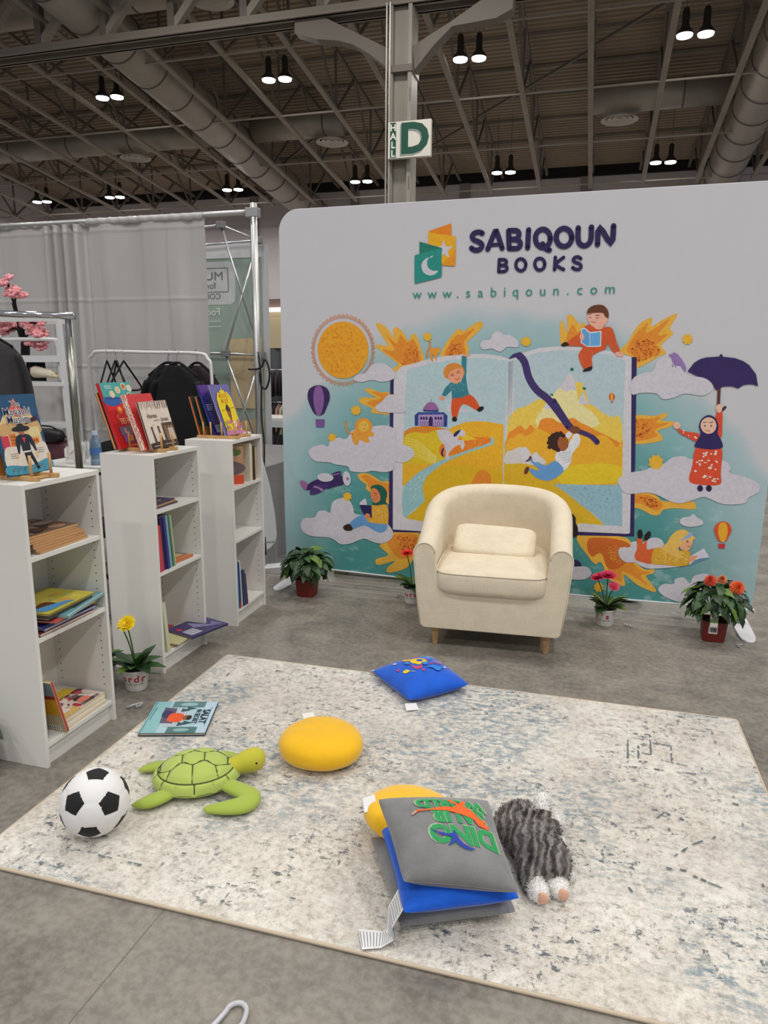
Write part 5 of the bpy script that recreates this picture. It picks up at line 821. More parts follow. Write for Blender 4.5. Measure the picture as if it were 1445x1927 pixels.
('s',(0.725,0.7,0.777),[(1.045,2.024),(1.041,2.018),(1.035,2.013),(1.029,2.008),(1.021,2.004),(1.013,2.002),(1.005,2.0),(0.997,2.0),(0.988,2.001),(0.98,2.003),(0.972,2.006),(0.965,2.01),(0.958,2.016),(0.953,2.022),(0.948,2.028),(0.944,2.036),(0.942,2.043),(0.941,2.051),(0.941,2.059),(0.942,2.067),(0.945,2.074),(0.949,2.081),(0.954,2.087),(0.96,2.092),(0.967,2.097),(0.974,2.1),(0.982,2.102),(0.99,2.103),(0.999,2.103),(1.007,2.102),(1.01,2.113),(1.003,2.111),(0.997,2.108),(0.992,2.105),(0.987,2.101),(0.983,2.096),(0.98,2.091),(0.977,2.086),(0.976,2.08),(0.975,2.074),(0.975,2.067),(0.976,2.061),(0.978,2.055),(0.981,2.05),(0.985,2.044),(0.989,2.039),(0.994,2.035),(1.0,2.032),(1.006,2.029),(1.012,2.027),(1.019,2.025),(1.026,2.025),(1.032,2.025),(1.039,2.027)]),
('k',(0.026,0.016,0.093),0.0293,[(1.304,2.226),(1.285,2.234),(1.258,2.23),(1.244,2.213),(1.255,2.193),(1.285,2.18),(1.304,2.164),(1.3,2.144),(1.279,2.134),(1.257,2.137),(1.242,2.147)]),
('k',(0.026,0.016,0.093),0.0293,[(1.339,2.137),(1.376,2.229),(1.387,2.231),(1.423,2.139)]),
('k',(0.026,0.016,0.093),0.0208,[(1.359,2.16),(1.411,2.161)]),
('k',(0.026,0.016,0.093),0.0293,[(1.456,2.234),(1.463,2.136)]),
('k',(0.026,0.016,0.093),0.0293,[(1.456,2.234),(1.497,2.233),(1.514,2.222),(1.515,2.201),(1.501,2.188),(1.464,2.187)]),
('k',(0.026,0.016,0.093),0.0293,[(1.464,2.187),(1.509,2.181),(1.526,2.165),(1.523,2.143),(1.505,2.135),(1.463,2.136)]),
('k',(0.026,0.016,0.093),0.0293,[(1.57,2.234),(1.569,2.136)]),
('k',(0.026,0.016,0.093),0.0293,[(1.694,2.182),(1.694,2.17),(1.69,2.158),(1.684,2.148),(1.676,2.141),(1.666,2.136),(1.655,2.135),(1.644,2.137),(1.634,2.143),(1.625,2.151),(1.618,2.161),(1.613,2.173),(1.611,2.186),(1.611,2.198),(1.615,2.21),(1.621,2.22),(1.63,2.227),(1.639,2.232),(1.65,2.233),(1.661,2.231),(1.671,2.225),(1.68,2.217),(1.687,2.207),(1.692,2.195),(1.694,2.182)]),
('k',(0.026,0.016,0.093),0.0293,[(1.652,2.154),(1.669,2.13),(1.693,2.119)]),
('k',(0.026,0.016,0.093),0.0293,[(1.813,2.183),(1.812,2.17),(1.808,2.159),(1.802,2.149),(1.794,2.142),(1.784,2.137),(1.773,2.136),(1.761,2.138),(1.751,2.143),(1.741,2.151),(1.734,2.162),(1.729,2.173),(1.727,2.186),(1.728,2.199),(1.731,2.21),(1.738,2.22),(1.746,2.227),(1.756,2.231),(1.767,2.233),(1.778,2.23),(1.789,2.225),(1.798,2.217),(1.805,2.207),(1.81,2.195),(1.813,2.183)]),
('k',(0.026,0.016,0.093),0.0293,[(1.845,2.232),(1.847,2.178),(1.857,2.149),(1.883,2.135),(1.908,2.146),(1.918,2.173),(1.916,2.233)]),
('k',(0.026,0.016,0.093),0.0293,[(1.955,2.139),(1.959,2.232),(2.028,2.139),(2.034,2.234)]),
('k',(0.026,0.016,0.093),0.0189,[(1.409,2.077),(1.408,2.01)]),
('k',(0.026,0.016,0.093),0.0189,[(1.409,2.077),(1.44,2.075),(1.451,2.064),(1.446,2.05),(1.431,2.045),(1.411,2.045)]),
('k',(0.026,0.016,0.093),0.0189,[(1.411,2.045),(1.445,2.042),(1.456,2.029),(1.45,2.014),(1.433,2.01),(1.408,2.01)]),
('k',(0.026,0.016,0.093),0.0189,[(1.563,2.043),(1.562,2.035),(1.56,2.027),(1.556,2.02),(1.55,2.015),(1.543,2.012),(1.536,2.011),(1.529,2.013),(1.522,2.016),(1.515,2.022),(1.511,2.028),(1.507,2.036),(1.506,2.045),(1.507,2.053),(1.509,2.061),(1.513,2.068),(1.519,2.073),(1.526,2.076),(1.533,2.077),(1.54,2.075),(1.547,2.072),(1.554,2.066),(1.558,2.06),(1.562,2.052),(1.563,2.043)]),
('k',(0.026,0.016,0.093),0.0189,[(1.67,2.043),(1.67,2.035),(1.668,2.027),(1.663,2.021),(1.658,2.016),(1.651,2.013),(1.644,2.012),(1.637,2.013),(1.63,2.016),(1.624,2.022),(1.619,2.029),(1.616,2.037),(1.614,2.045),(1.615,2.053),(1.617,2.061),(1.621,2.068),(1.627,2.073),(1.634,2.076),(1.641,2.076),(1.648,2.075),(1.655,2.072),(1.661,2.066),(1.666,2.06),(1.669,2.052),(1.67,2.043)]),
('k',(0.026,0.016,0.093),0.0189,[(1.728,2.079),(1.727,2.011)]),
('k',(0.026,0.016,0.093),0.0189,[(1.774,2.077),(1.733,2.041),(1.778,2.011)]),
('k',(0.026,0.016,0.093),0.0189,[(1.869,2.067),(1.853,2.077),(1.834,2.073),(1.828,2.059),(1.841,2.048),(1.864,2.039),(1.873,2.024),(1.864,2.01),(1.843,2.011),(1.827,2.02)]),
('t',(0.026,0.304,0.246),'w',0.0794,(0.917,1.866)),
('t',(0.026,0.304,0.246),'w',0.0794,(1.01,1.866)),
('t',(0.026,0.304,0.246),'w',0.0794,(1.103,1.867)),
('t',(0.026,0.304,0.246),'.',0.0794,(1.168,1.867)),
('t',(0.026,0.304,0.246),'s',0.0794,(1.231,1.868)),
('t',(0.026,0.304,0.246),'a',0.0794,(1.305,1.868)),
('t',(0.026,0.304,0.246),'b',0.0794,(1.382,1.869)),
('t',(0.026,0.304,0.246),'i',0.0794,(1.448,1.869)),
('t',(0.026,0.304,0.246),'q',0.0794,(1.511,1.87)),
('t',(0.026,0.304,0.246),'o',0.0794,(1.589,1.87)),
('t',(0.026,0.304,0.246),'u',0.0794,(1.667,1.87)),
('t',(0.026,0.304,0.246),'n',0.0794,(1.742,1.871)),
('t',(0.026,0.304,0.246),'.',0.0794,(1.809,1.872)),
('t',(0.026,0.304,0.246),'c',0.0794,(1.874,1.872)),
('t',(0.026,0.304,0.246),'o',0.0794,(1.951,1.873)),
('t',(0.026,0.304,0.246),'m',0.0794,(2.038,1.874))]
# ------------------------------------------------------------------ display banner
BX, BY, BA, BWD, BT = -1.98362, 4.46589, -.02376, 2.9572, 2.4227
M_b = Matrix.Translation((BX, BY, 0)) @ Matrix.Rotation(BA, 4, 'Z')
ban = thing('display_banner', 'wide fabric display banner with bookshop logo and storybook art behind the armchair', 'banner', M=M_b)
fab, t, b = nt('banner_fabric')
tc = node(t, 'ShaderNodeTexCoord'); sp = node(t, 'ShaderNodeSeparateXYZ'); t.links.new(tc.outputs['Object'], sp.inputs[0]); X_, Z_ = sp.outputs[0], sp.outputs[2]
dx = mth(t, 'ABSOLUTE', mth(t, 'SUBTRACT', X_, 1.42)); arch = mth(t, 'MULTIPLY', mth(t, 'POWER', dx, 2.2), .34)
depth = mth(t, 'SUBTRACT', mth(t, 'SUBTRACT', 1.83, arch), Z_)
wob = mth(t, 'MULTIPLY', mth(t, 'SUBTRACT', nz(t, 2.2, 5), .5), .35); depth = mth(t, 'ADD', depth, wob)
tl = ramp(t, depth, [(0, (.695, .688, .725)), (.12, S(178,205,210)), (.4, S(140,190,194)), (.75, S(96,166,168)), (1, S(78,156,154))])
fl = ramp(t, nz(t, 7, 5, .62, (1, 1, 1.8), rot=.3), [(.56, 0.0), (.66, .5)])
tl = mix(t, mth(t, 'MULTIPLY', fl, ramp(t, depth, [(.2, 0), (.5, 1)])), tl, S(178,212,212))
edge = ramp(t, mth(t, 'ABSOLUTE', mth(t, 'SUBTRACT', X_, 1.47)), [(.0, 0), (1, 0)])
tl = mix(t, ramp(t, dx, [(.0, 0.0), (.99, 0.0), (1., 0.)]), tl, (.695, .688, .725))
ex = mth(t, 'MULTIPLY', mth(t, 'SUBTRACT', dx, 1.0), 2.2)
tl = mix(t, mth(t, 'MULTIPLY', ramp(t, ex, [(0, 0), (1, .6)]), ramp(t, depth, [(0, 0), (.3, 1)])), tl, S(196,214,220))
t.links.new(tl, b.inputs['Base Color']); b.inputs['Roughness'].default_value = .75; b.inputs['Sheen Weight'].default_value = .15
fold = nz(t, 3.0, 2, .5, (1, 1, .35), rot=0); t.links.new(tl, b.inputs['Base Color']); bump(t, b, mth(t, 'ADD', fold, mth(t, 'MULTIPLY', nz(t, 9, 3, .5, (1, 1, .3)), .3)), .25, .05)
z0 = .105
def halfw(z):                                   # outline pulls in a little towards the hem
    return .0 if z > .75 else .028 * ((.75 - z) / .65) ** 1.5
R_ = .13; out = []
def arc(cx_, cz, a0, a1, n=10): return [(cx_ + R_*math.cos(a0 + (a1-a0)*k/n), cz + R_*math.sin(a0 + (a1-a0)*k/n)) for k in range(n + 1)]
zs = [z0 + (BT - R_ - z0)*k/14 for k in range(15)]
outl = [(halfw(z)*.3, z) for z in zs] + arc(R_, BT - R_, PI, PI/2)[1:] + arc(BWD - R_, BT - R_, PI/2, 0) + [(BWD - .006 - .25*halfw(z), z) for z in reversed(zs)]
outl += [(BWD*(1 - k/12), z0 - .018*math.sin(PI*k/12)) for k in range(1, 12)]
m = MB(); a = m.ring([(x, -.02, z) for x, z in outl]); b2 = m.ring([(x, .02, z) for x, z in outl]); m.skin([a, b2])
m.build('fabric', fab, ban, bevel=.008, seg=2)
m = MB(); m.tube([(x, -.021, z - .001) for x, z in [(.01, z0)] + outl[-1:-12:-1] + [(BWD, z0)]], .006, 6); m.build('white_hem', mat('hem_white', (.85, .86, .88), .6), ban)
pa = Print(.000012, .0215); pa.z = .0215
rnd = random.Random(3)
for it in ART:
    k = it[0]
    if k == 'p': pa.poly(it[2], it[1], True)
    elif k == 's': pa.poly(it[2], it[1])
    elif k == 'k': pa.stroke(it[3], it[2], it[1])
    elif k == 'd': pa.dots(it[4], it[2], it[3], it[1], rnd)
    elif k == 't': pa.text(it[2], it[4][0], it[4][1], it[3], it[1], 0)
pa.build('printed_artwork', ban, ink('banner_ink', .75, (4, .2, .04)), fn=lambda u, v, w: (u, -w, v), label='printed logo, lettering and storybook picture')
alu = mat('aluminium', S(200,200,203), .3, .9); footm = mat('foot_white', S(225,225,228), .35)
for x, wh in ((.06, 0), (BWD - .06, 1)):
    m = MB(); m.tube([(x, 0, .01), (x, 0, .3)], .019, 14); m.build('post', alu, ban, smooth=True)
    m = MB(); pts = smooth_poly([(x - .035, -.27), (x + .035, -.27), (x + .045, 0), (x + .035, .22), (x - .035, .22), (x - .045, 0)], True, 4)
    m.skin([m.ring([(p[0], p[1], 0.0) for p in pts]), m.ring([(p[0], p[1], .012) for p in pts])]); m.build('foot', footm, ban, bevel=.003)
# things on the floor behind the banner
boxm = mat('plywood', S(140,128,110), .7, var=(6, .1))
def crate(x, y, w, lab):
    c = thing('wooden_pallet', lab, 'pallet', (x, y, 0)); 
    for k in range(3):
        m = MB(); m.box((-w/2 + k*(w - .09)/2, -.3, 0), (-w/2 + k*(w - .09)/2 + .09, .3, .085)); m.build('block', boxm, c)
    for k in range(5):
        m = MB(); m.box((-w/2, -.3 + k*.13, .085), (w/2, -.22 + k*.13, .102)); m.build('plank', boxm, c)
crate(-1.25, 4.95, .9, 'low wooden pallet seen under the banner hem, behind the red flower')
m = MB(); m.ell((0, 0, .045), (.12, .05, .045), 16, 8); m.ell((.05, .01, .075), (.06, .045, .035), 14, 8); o = m.build('black_shoe', mat('shoe_black', S(18,17,17), .5), smooth=True); o.location = (.27, 4.66, 0); tag(o, 'dark shoe under the banner hem behind the pink flower pot', 'shoe')
# ------------------------------------------------------------------ armchair
chairm = mat('cream_cotton', S(226,213,188), .85, var=(14, .05), sheen=.2)
t = chairm.node_tree; b = t.nodes['Principled BSDF']; bump(t, b, mth(t, 'ADD', mth(t, 'MULTIPLY', nz(t, 24, 3, .5, (1, 1, .2)), 1.0), mth(t, 'MULTIPLY', nz(t, 160, 2), .3)), .6, .012)
legm = mat('birch', S(198,160,112), .5, var=(30, .08))
ch = thing('armchair', 'cream fabric tub armchair with birch legs in front of the banner', 'chair', (-.462, 3.88, 0), .06)
def plan(u):
    """u 0..1 around the U, from left arm front to right arm front: (x, y, outward normal)"""
    hw, yf, yb = .345, -.34, .31
    L1 = (yb - hw*.9) - yf; La = PI*hw*.95; T_ = 2*L1 + La; s = u * T_
    if s < L1: return -hw, yf + s, (-1, 0)
    if s > L1 + La: return hw, yf + (T_ - s), (1, 0)
    a = PI - (s - L1) / La * PI; return hw*math.cos(a), yf + L1 + hw*.9*math.sin(a), (math.cos(a), math.sin(a))
def toph(u):
    q = math.sin(PI*u); q = q*q*(3 - 2*q); return .575 + .215*q
TH = .05
def sect(u):
    x, y, (nx, ny) = plan(u); h = toph(u); P_ = []
    prof = [(TH*.72 - .04, .115), (TH*.9 - .028, .13), (TH - .014, .3), (TH + .003, h - .09)]
    for k in range(9):
        a = k / 8 * PI; prof.append(((TH + .006)*math.cos(a), h - .055 + .055*math.sin(a)))
    prof += [(-TH, h - .12), (-TH + .005, .38), (-TH + .015, .2), (-TH + .02, .115)]
    return [(x + nx*d, y + ny*d, z) for d, z in prof]
m = MB(); N_ = 56; m.skin([m.ring(sect(k / N_)) for k in range(N_ + 1)]); m.build('shell', chairm, ch, smooth=False, bevel=.008)
for o in ch.children:
    for p in o.data.polygons: p.use_smooth = True
    md = o.modifiers.new('edge', 'EDGE_SPLIT'); md.split_angle = .9
for u in (0, 1):
    s_ = sect(u); m = MB(); m.tube([(x, y - .013, z) for x, y, z in s_[1:-4]], .004, 8); m.build('piping', chairm, ch, smooth=True)
def front_outline():
    L = [p for p in sect(0)[:-4]]; R2 = [p for p in sect(1)[:-4]]
    left = [(x, z) for x, y, z in L]; right = [(x, z) for x, y, z in R2]
    il, ir = left[-1], right[-1]
    dip = [(il[0] + .012, .40), (il[0] + .03, .335)] + [(il[0] + .05 + (ir[0] - il[0] - .1)*k/12, .318) for k in range(13)] + [(ir[0] - .03, .335), (ir[0] - .012, .40)]
    return left + dip + right[::-1]
fo = front_outline()
m = MB(); a_ = m.ring([(x, -.352, z) for x, z in fo]); b2 = m.ring([(x, -.328, z) for x, z in fo]); m.skin([a_, b2]); m.build('front_panel', chairm, ch, bevel=.005)
m = MB(); m.box((-.31, -.33, .115), (.31, .3, .2)); m.build('base', chairm, ch)
m = MB()
def cush(w, d, h, cz, rr=5.0):
    def fn(u, v):
        a = 2*PI*u; f = PI*(v - .5); sg = lambda q, e: math.copysign(abs(q)**e, q)
        cf = sg(math.cos(f), .3); return (w*cf*sg(math.cos(a), .3), d*cf*sg(math.sin(a), .3), cz + h*sg(math.sin(f), .55))
    return fn
m.grid(56, 20, cush(.297, .318, .078, 0)); seat = m.build('seat_cushion', chairm, ch, smooth=True, weld=.0005); seat.location = (0, -.078, .384); seat.rotation_euler = (.02, 0, 0)
m = MB(); pts = [( .291*math.copysign(abs(math.cos(a))**.3, math.cos(a)), .312*math.copysign(abs(math.sin(a))**.3, math.sin(a)), .05) for a in (2*PI*k/64 for k in range(65))]; m.tube(pts, .004, 6, caps=False); m.build('piping', chairm, seat, smooth=True)
for x in (-.29, .29):
    for y in (-.27, .27):
        m = MB(); m.lathe([(.014, 0), (.016, .003), (.023, .09), (.024, .118)], 16); o = m.build('leg', legm, ch, smooth=True); o.location = (x, y, 0)
m = MB(); m.grid(44, 18, lambda u, v: (lambda a, f: (.225*max(0, math.cos(f))**.25*math.copysign(abs(math.cos(a))**.3, math.cos(a)), .1*max(0, math.cos(f))**.25*math.copysign(abs(math.sin(a))**.3, math.sin(a)), .036*math.copysign(abs(math.sin(f))**.8, math.sin(f))))(2*PI*u, PI*(v - .5))); o = m.build('lumbar_pillow', chairm, smooth=True, weld=.0005); o.location = (-.472, 3.885, .512); o.rotation_euler = (.74, .03, .05)
tag(o, 'small flat cream pillow leaning on the armchair back', 'pillow')
# ------------------------------------------------------------------ bookcases
bcm = mat('white_laminate', S(228,227,222), .32, var=(1.5, .02)); holem = mat('peg_hole', S(60,54,48), .8)
SHZ = (.092, .500, .800)
def bookcase(x, y, rz, lab):
    r = thing('bookcase', lab, 'bookcase', (x, y, 0), rz); T_ = .0155; D_ = .28
    for yy in (0, .40 - T_):
        m = MB(); m.box((-D_, yy, 0), (0, yy + T_, 1.06)); m.build('side_panel', bcm, r, bevel=.001, seg=1)
    m = MB(); m.box((-D_, T_, 1.06 - .019), (-.0005, .4 - T_, 1.06)); m.build('top_panel', bcm, r, bevel=.001, seg=1)
    m = MB(); m.box((-D_ + .001, T_, .05), (-D_ + .008, .4 - T_, 1.04)); m.build('back_panel', bcm, r)
    for z in SHZ:
        m = MB(); m.box((-D_ + .008, T_, z - .018), (-.004, .4 - T_, z)); m.build('shelf', bcm, r, bevel=.001, seg=1)
    m = MB(); m.box((-.035, T_, 0), (-.02, .4 - T_, SHZ[0] - .018)); m.build('plinth', bcm, r)
    m = MB()
    for yy in (T_ + .0006, .4 - T_ - .0006):
        for xx in (-.035, -.245):
            z = .16
            while z < 1.0:
                if min(abs(z - q) for q in SHZ) > .03: m.skin([m.ring([(xx + .0026*math.cos(a), yy + d, z + .0026*math.sin(a)) for a in (2*PI*k/8 for k in range(8))]) for d in (-.0004, .0004)])
                z += .032
    m.build('peg_holes', holem, r, stuff=True); return r
BC = [(-1.846, 1.968, -.008, 'white low bookcase nearest the camera, at the left edge'), (-1.902, 2.815, -.012, 'middle white low bookcase behind the yellow flower'), (-1.863, 3.496, .03, 'white low bookcase farthest back, beside the banner')]
for q in BC: bookcase(*q)
def inbc(i, dx, dy, z):
    x, y, r = BC[i][:3]; c, s = math.cos(r), math.sin(r); return Vector((x + dx*c - dy*s, y + dx*s + dy*c, z))
pagem = mat('paper', S(222,212,192), .8, var=(40, .06))
def book(lab, w, h, t, cov, M, spine=None, prt=None, group=None, cover_gloss=.35, pages=None, nm='picture_book'):
    r = thing(nm, lab, 'book', M=M, group=group); cm = mat('cover_%d_%d_%d' % tuple(int(q*999) for q in cov), cov, cover_gloss)
    sm = mat('cover_%d_%d_%d' % tuple(int(q*999) for q in (spine or cov)), spine or cov, cover_gloss)
    k = min(.0022, t*.22); m = MB(); m.box((0, 0, 0), (w, h, k)); m.box((0, 0, t - k), (w, h, t)); m.box((0, 0, k), (k, h, t - k), 1); m.build('cover', [cm, sm], r)
    m = MB(); m.box((k, .003, k), (w - .004, h - .003, t - k)); m.build('pages', pages or pagem, r)
    if prt:
        pr = Print(.00008, t + .0002); prt(pr, w, h); pr.build('cover_print', r, ink('book_ink', cover_gloss))
    return r
def stand(p, lean):                       # cover faces +x, leaning back; p = bottom left corner of the front cover
    s, c = math.sin(lean), math.cos(lean); nrm = Vector((c, 0, s))
    return lambda t: axes(Vector(p) - nrm*t, (0,1,0), (-s,0,c), nrm)
def upright(p, lean=0):                   # spine faces +x, row runs along +y, top leans to -y
    s, c = math.sin(lean), math.cos(lean); return axes(p, (-1,0,0), (0,-s,c), (0,c,s))
def flat(p, rz=PI, tilt=0):
    return Matrix.Translation(p) @ Matrix.Rotation(rz, 4, 'Z') @ Matrix.Rotation(tilt, 4, 'Y')
def scatter(seed, cols, n, lo=.08, hi=.3):
    def f(p, w, h):
        q = random.Random(seed)
        for _ in range(n):
            rx, ry = q.uniform(lo, hi)*w*.5, q.uniform(lo, hi)*h*.5; x = q.uniform(rx, w - rx); y = q.uniform(ry, h - ry); m = q.randint(6, 9); a0 = q.random()*6
            p.poly([(x + rx*q.uniform(.7, 1)*math.cos(a0 + 2*PI*k/m), y + ry*q.uniform(.7, 1)*math.sin(a0 + 2*PI*k/m)) for k in range(m)], q.choice(cols), True)
    return f
# wooden display racks on the tops
rackm = mat('bamboo', S(196,154,98), .5, var=(25, .1))
def rack(i, x0, x1, ys, pegs, lab):
    r = thing('book_rack', lab, 'rack', inbc(i, 0, 0, 1.0605), BC[i][2])
    for yy in ys:
        m = MB(); m.box((x0, yy - .009, 0), (x1, yy + .009, .016)); m.build('rail', rackm, r, bevel=.0015)
        for xx in pegs:
            m = MB(); m.tube([(xx, yy, .015), (xx - .004, yy, .09)], .0052, 8); m.build('peg', rackm, r, smooth=True)
    for xx in (x0 + .03, x1 - .035):
        m = MB(); m.box((xx - .007, ys[0] + .008, .002), (xx + .007, ys[1] - .008, .010)); m.build('crossbar', rackm, r)
rack(0, -.262, -.006, (.09, .185), (-.215, -.18, -.09, -.035), 'small bamboo book rack on top of the nearest bookcase')
rack(1, -.262, -.006, (.12, .215), (-.2, -.15, -.08, -.026), 'small bamboo book rack on top of the middle bookcase')
rack(2, -.255, -.004, (.1, .25), (-.215, -.17, -.105, -.025), 'small bamboo book rack on top of the farthest bookcase')
# --- books standing on top
def mariachi(p, w, h):
    p.rect(0, 0, w, h, S(38,84,122))
    U = lambda L: [(x*w, y*h) for x, y in L]
    p.poly(U([(.03,.08),(.97,.08),(.93,.5),(.9,.66),(.78,.77),(.66,.8),(.55,.9),(.5,.96),(.45,.9),(.34,.8),(.22,.77),(.1,.66),(.05,.5)]), S(226,196,150))
    p.poly(U([(.25,.78),(.34,.8),(.45,.9),(.5,.96),(.55,.9),(.66,.8),(.74,.77),(.5,.72)]), S(226,104,92))
    p.poly(U([(.06,.62),(.3,.66),(.7,.62),(.92,.66),(.95,.5),(.5,.56),(.06,.5)]), S(206,166,112), True)
    p.rect(.04*w, .33*h, .2*w, .5*h, S(206,60,86)); p.rect(.22*w, .36*h, .36*w, .52*h, S(222,128,58)); p.rect(.66*w, .36*h, .86*w, .44*h, S(228,132,60)); p.rect(.64*w, .46*h, .92*w, .58*h, S(224,208,150))
    for a in range(3):
        for c in range(3): p.rect((.245 + a*.04)*w, (.39 + c*.04)*h, (.262 + a*.04)*w, (.41 + c*.04)*h, S(110,50,40)); p.rect((.68 + a*.06)*w, (.39 + 0*c)*h, (.7 + a*.06)*w, (.42)*h, S(110,50,40))
    p.poly(U([(.05,.34),(.3,.36),(.7,.35),(.97,.37),(.97,.1),(.5,.06),(.03,.1)]), S(224,214,200), True); p.poly(U([(.03,.14),(.5,.1),(.97,.16),(.97,.02),(.03,.02)]), S(70,150,176), True)
    p.poly(U([(.62,.62),(.94,.66),(.9,.72),(.66,.66)]), S(70,36,42))
    p.poly(U([(.44,.3),(.6,.3),(.72,.05),(.66,.04),(.55,.22),(.53,.04),(.47,.04)]), S(26,30,40)); p.poly(U([(.36,.48),(.66,.48),(.74,.3),(.7,.28),(.62,.4),(.6,.28),(.43,.28),(.42,.4),(.35,.27),(.31,.29)]), S(28,40,54), True)
    p.rect(.43*w, .27*h, .6*w, .29*h, S(220,220,215)); p.poly(U([(.47,.46),(.55,.46),(.51,.38)]), S(206,60,80)); p.ell(.5*w, .53*h, .05*w, .04*h, S(170,100,80)); p.ell(.5*w, .57*h, .2*w, .035*h, S(34,38,44)); p.ell(.5*w, .6*h, .08*w, .035*h, S(34,38,44))
    for tx, yy, sz in (('The', .85, .085), ('Mariachi', .745, .115), ('Muslim', .645, .115)):
        p.text(tx, .5*w, yy*h, sz*h*1.15, S(240,236,230), .05); p.text(tx, .5*w, yy*h, sz*h*1.15, S(30,44,80), .008)
    for k in range(3): p.rect(.14*w, (.27 - k*.025)*h, .3*w, (.275 - k*.025)*h, S(120,120,120)); p.rect(.74*w, (.3 - k*.025)*h, .9*w, (.305 - k*.025)*h, S(120,120,120))
    for k in range(6): p.stroke([(.1*w + k*.12*w, .06*h), (.18*w + k*.12*w, .1*h)], .003, S(120,110,104))
book('picture book of a mariachi man in a dark suit, in the nearest rack', .21, .285, .009, S(38,84,122), stand((-1.925, 2.003, 1.078), .20)(.009), prt=mariachi)
book('orange brown picture book standing behind the mariachi one', .21, .19, .012, S(190,120,54), stand((-1.99, 1.995, 1.078), .16)(.012))
def eid(p, w, h):
    p.rect(0, 0, w, h, S(206,38,44)); p.poly([(0, .7*h), (w, .66*h), (w, h), (0, h)], S(70,164,160)); p.poly([(0,.68*h),(.3*w,.64*h),(.62*w,.72*h),(.62*w,.76*h),(0,.78*h)], S(38,96,166), True)
    for k in range(5): p.rect((.06 + k*.09)*w, .745*h, (.1 + k*.09)*w, .775*h, S(34,44,100))
    for x, y, c in ((.3,.82,S(220,206,160)), (.52,.88,S(206,196,140)), (.74,.93,S(190,110,60)), (.92,.9,S(200,214,200)), (.85,.78,S(90,70,50))): p.ell(x*w, y*h, .085*w, .055*h, S(226,214,180)); p.ell(x*w, y*h, .06*w, .04*h, c)
    for k in range(3): p.rect(.12*w, (.945 - k*.02)*h, .34*w, (.953 - k*.02)*h, S(214,228,226))
    p.ell(.36*w, .57*h, .1*w, .06*h, S(232,96,50)); p.ell(.38*w, .58*h, .05*w, .04*h, S(240,170,60)); p.ell(.28*w, .47*h, .075*w, .05*h, S(240,120,100)); p.ell(.31*w, .475*h, .065*w, .045*h, S(206,38,44))
    p.text('City', .62*w, .585*h, .1*h, S(238,200,150)); p.text('FIND', .66*w, .475*h, .1*h, S(238,200,150)); p.text('EID PRAYER', .6*w, .36*h, .125*h, S(244,208,150), .01, sx=.72)
    for x0, y0, x1, y1, c in ((.15,.2,.5,.32,S(120,120,160)),(.5,.16,.9,.34,S(150,110,50)),(.2,.08,.55,.2,S(150,90,170)),(.5,.06,.9,.2,S(80,50,120)),(.36,.1,.5,.18,S(230,160,50)),(.56,.05,.7,.14,S(206,130,50)),(.28,.22,.36,.3,S(200,190,170)),(.6,.12,.75,.2,S(50,60,140))): p.rect(x0*w, y0*h, x1*w, y1*h, c)
    p.rect(.3*w, .02*h, .7*w, .035*h, S(240,170,60))
book('tall red and teal Eid picture book at the back of the middle rack', .228, .318, .018, S(206,38,44), stand((-2.104, 2.875, 1.076), .318)(.018), spine=S(206,38,44), prt=eid)
book('dark green book spine behind the tall Eid prayer book', .2, .27, .014, S(28,70,60), stand((-2.128, 2.872, 1.076), .318)(.014), spine=S(230,140,80))
def pale(p, w, h):
    p.rect(0, 0, w, h, S(204,52,56)); p.rect(0, 0, .105*w, h, S(226,214,196)); q = random.Random(5)
    for k in range(46): p.ell(q.uniform(.01, .1)*w, (k + .5)/46*h, .02*w, .011*h, S(196,52,56), 7)
    p.text('in', .34*w, .66*h, .085*h, S(232,200,190), rot=1.0); p.text('PALE', .5*w, .5*h, .13*h, S(236,205,195), rot=.9, sx=.9)
    p.poly([(.75*w,.8*h),(.55*w,.6*h),(.5*w,.4*h),(.62*w,.22*h),(w,.1*h),(w,.8*h)], S(220,206,192), True); p.rect(.66*w, .115*h, .78*w, .12*h, S(236,205,195))
book('red picture book with a floral spine, middle one in the middle rack', .223, .268, .014, S(204,52,56), stand((-1.973, 2.856, 1.076), .36)(.014), spine=S(216,196,176), prt=pale)
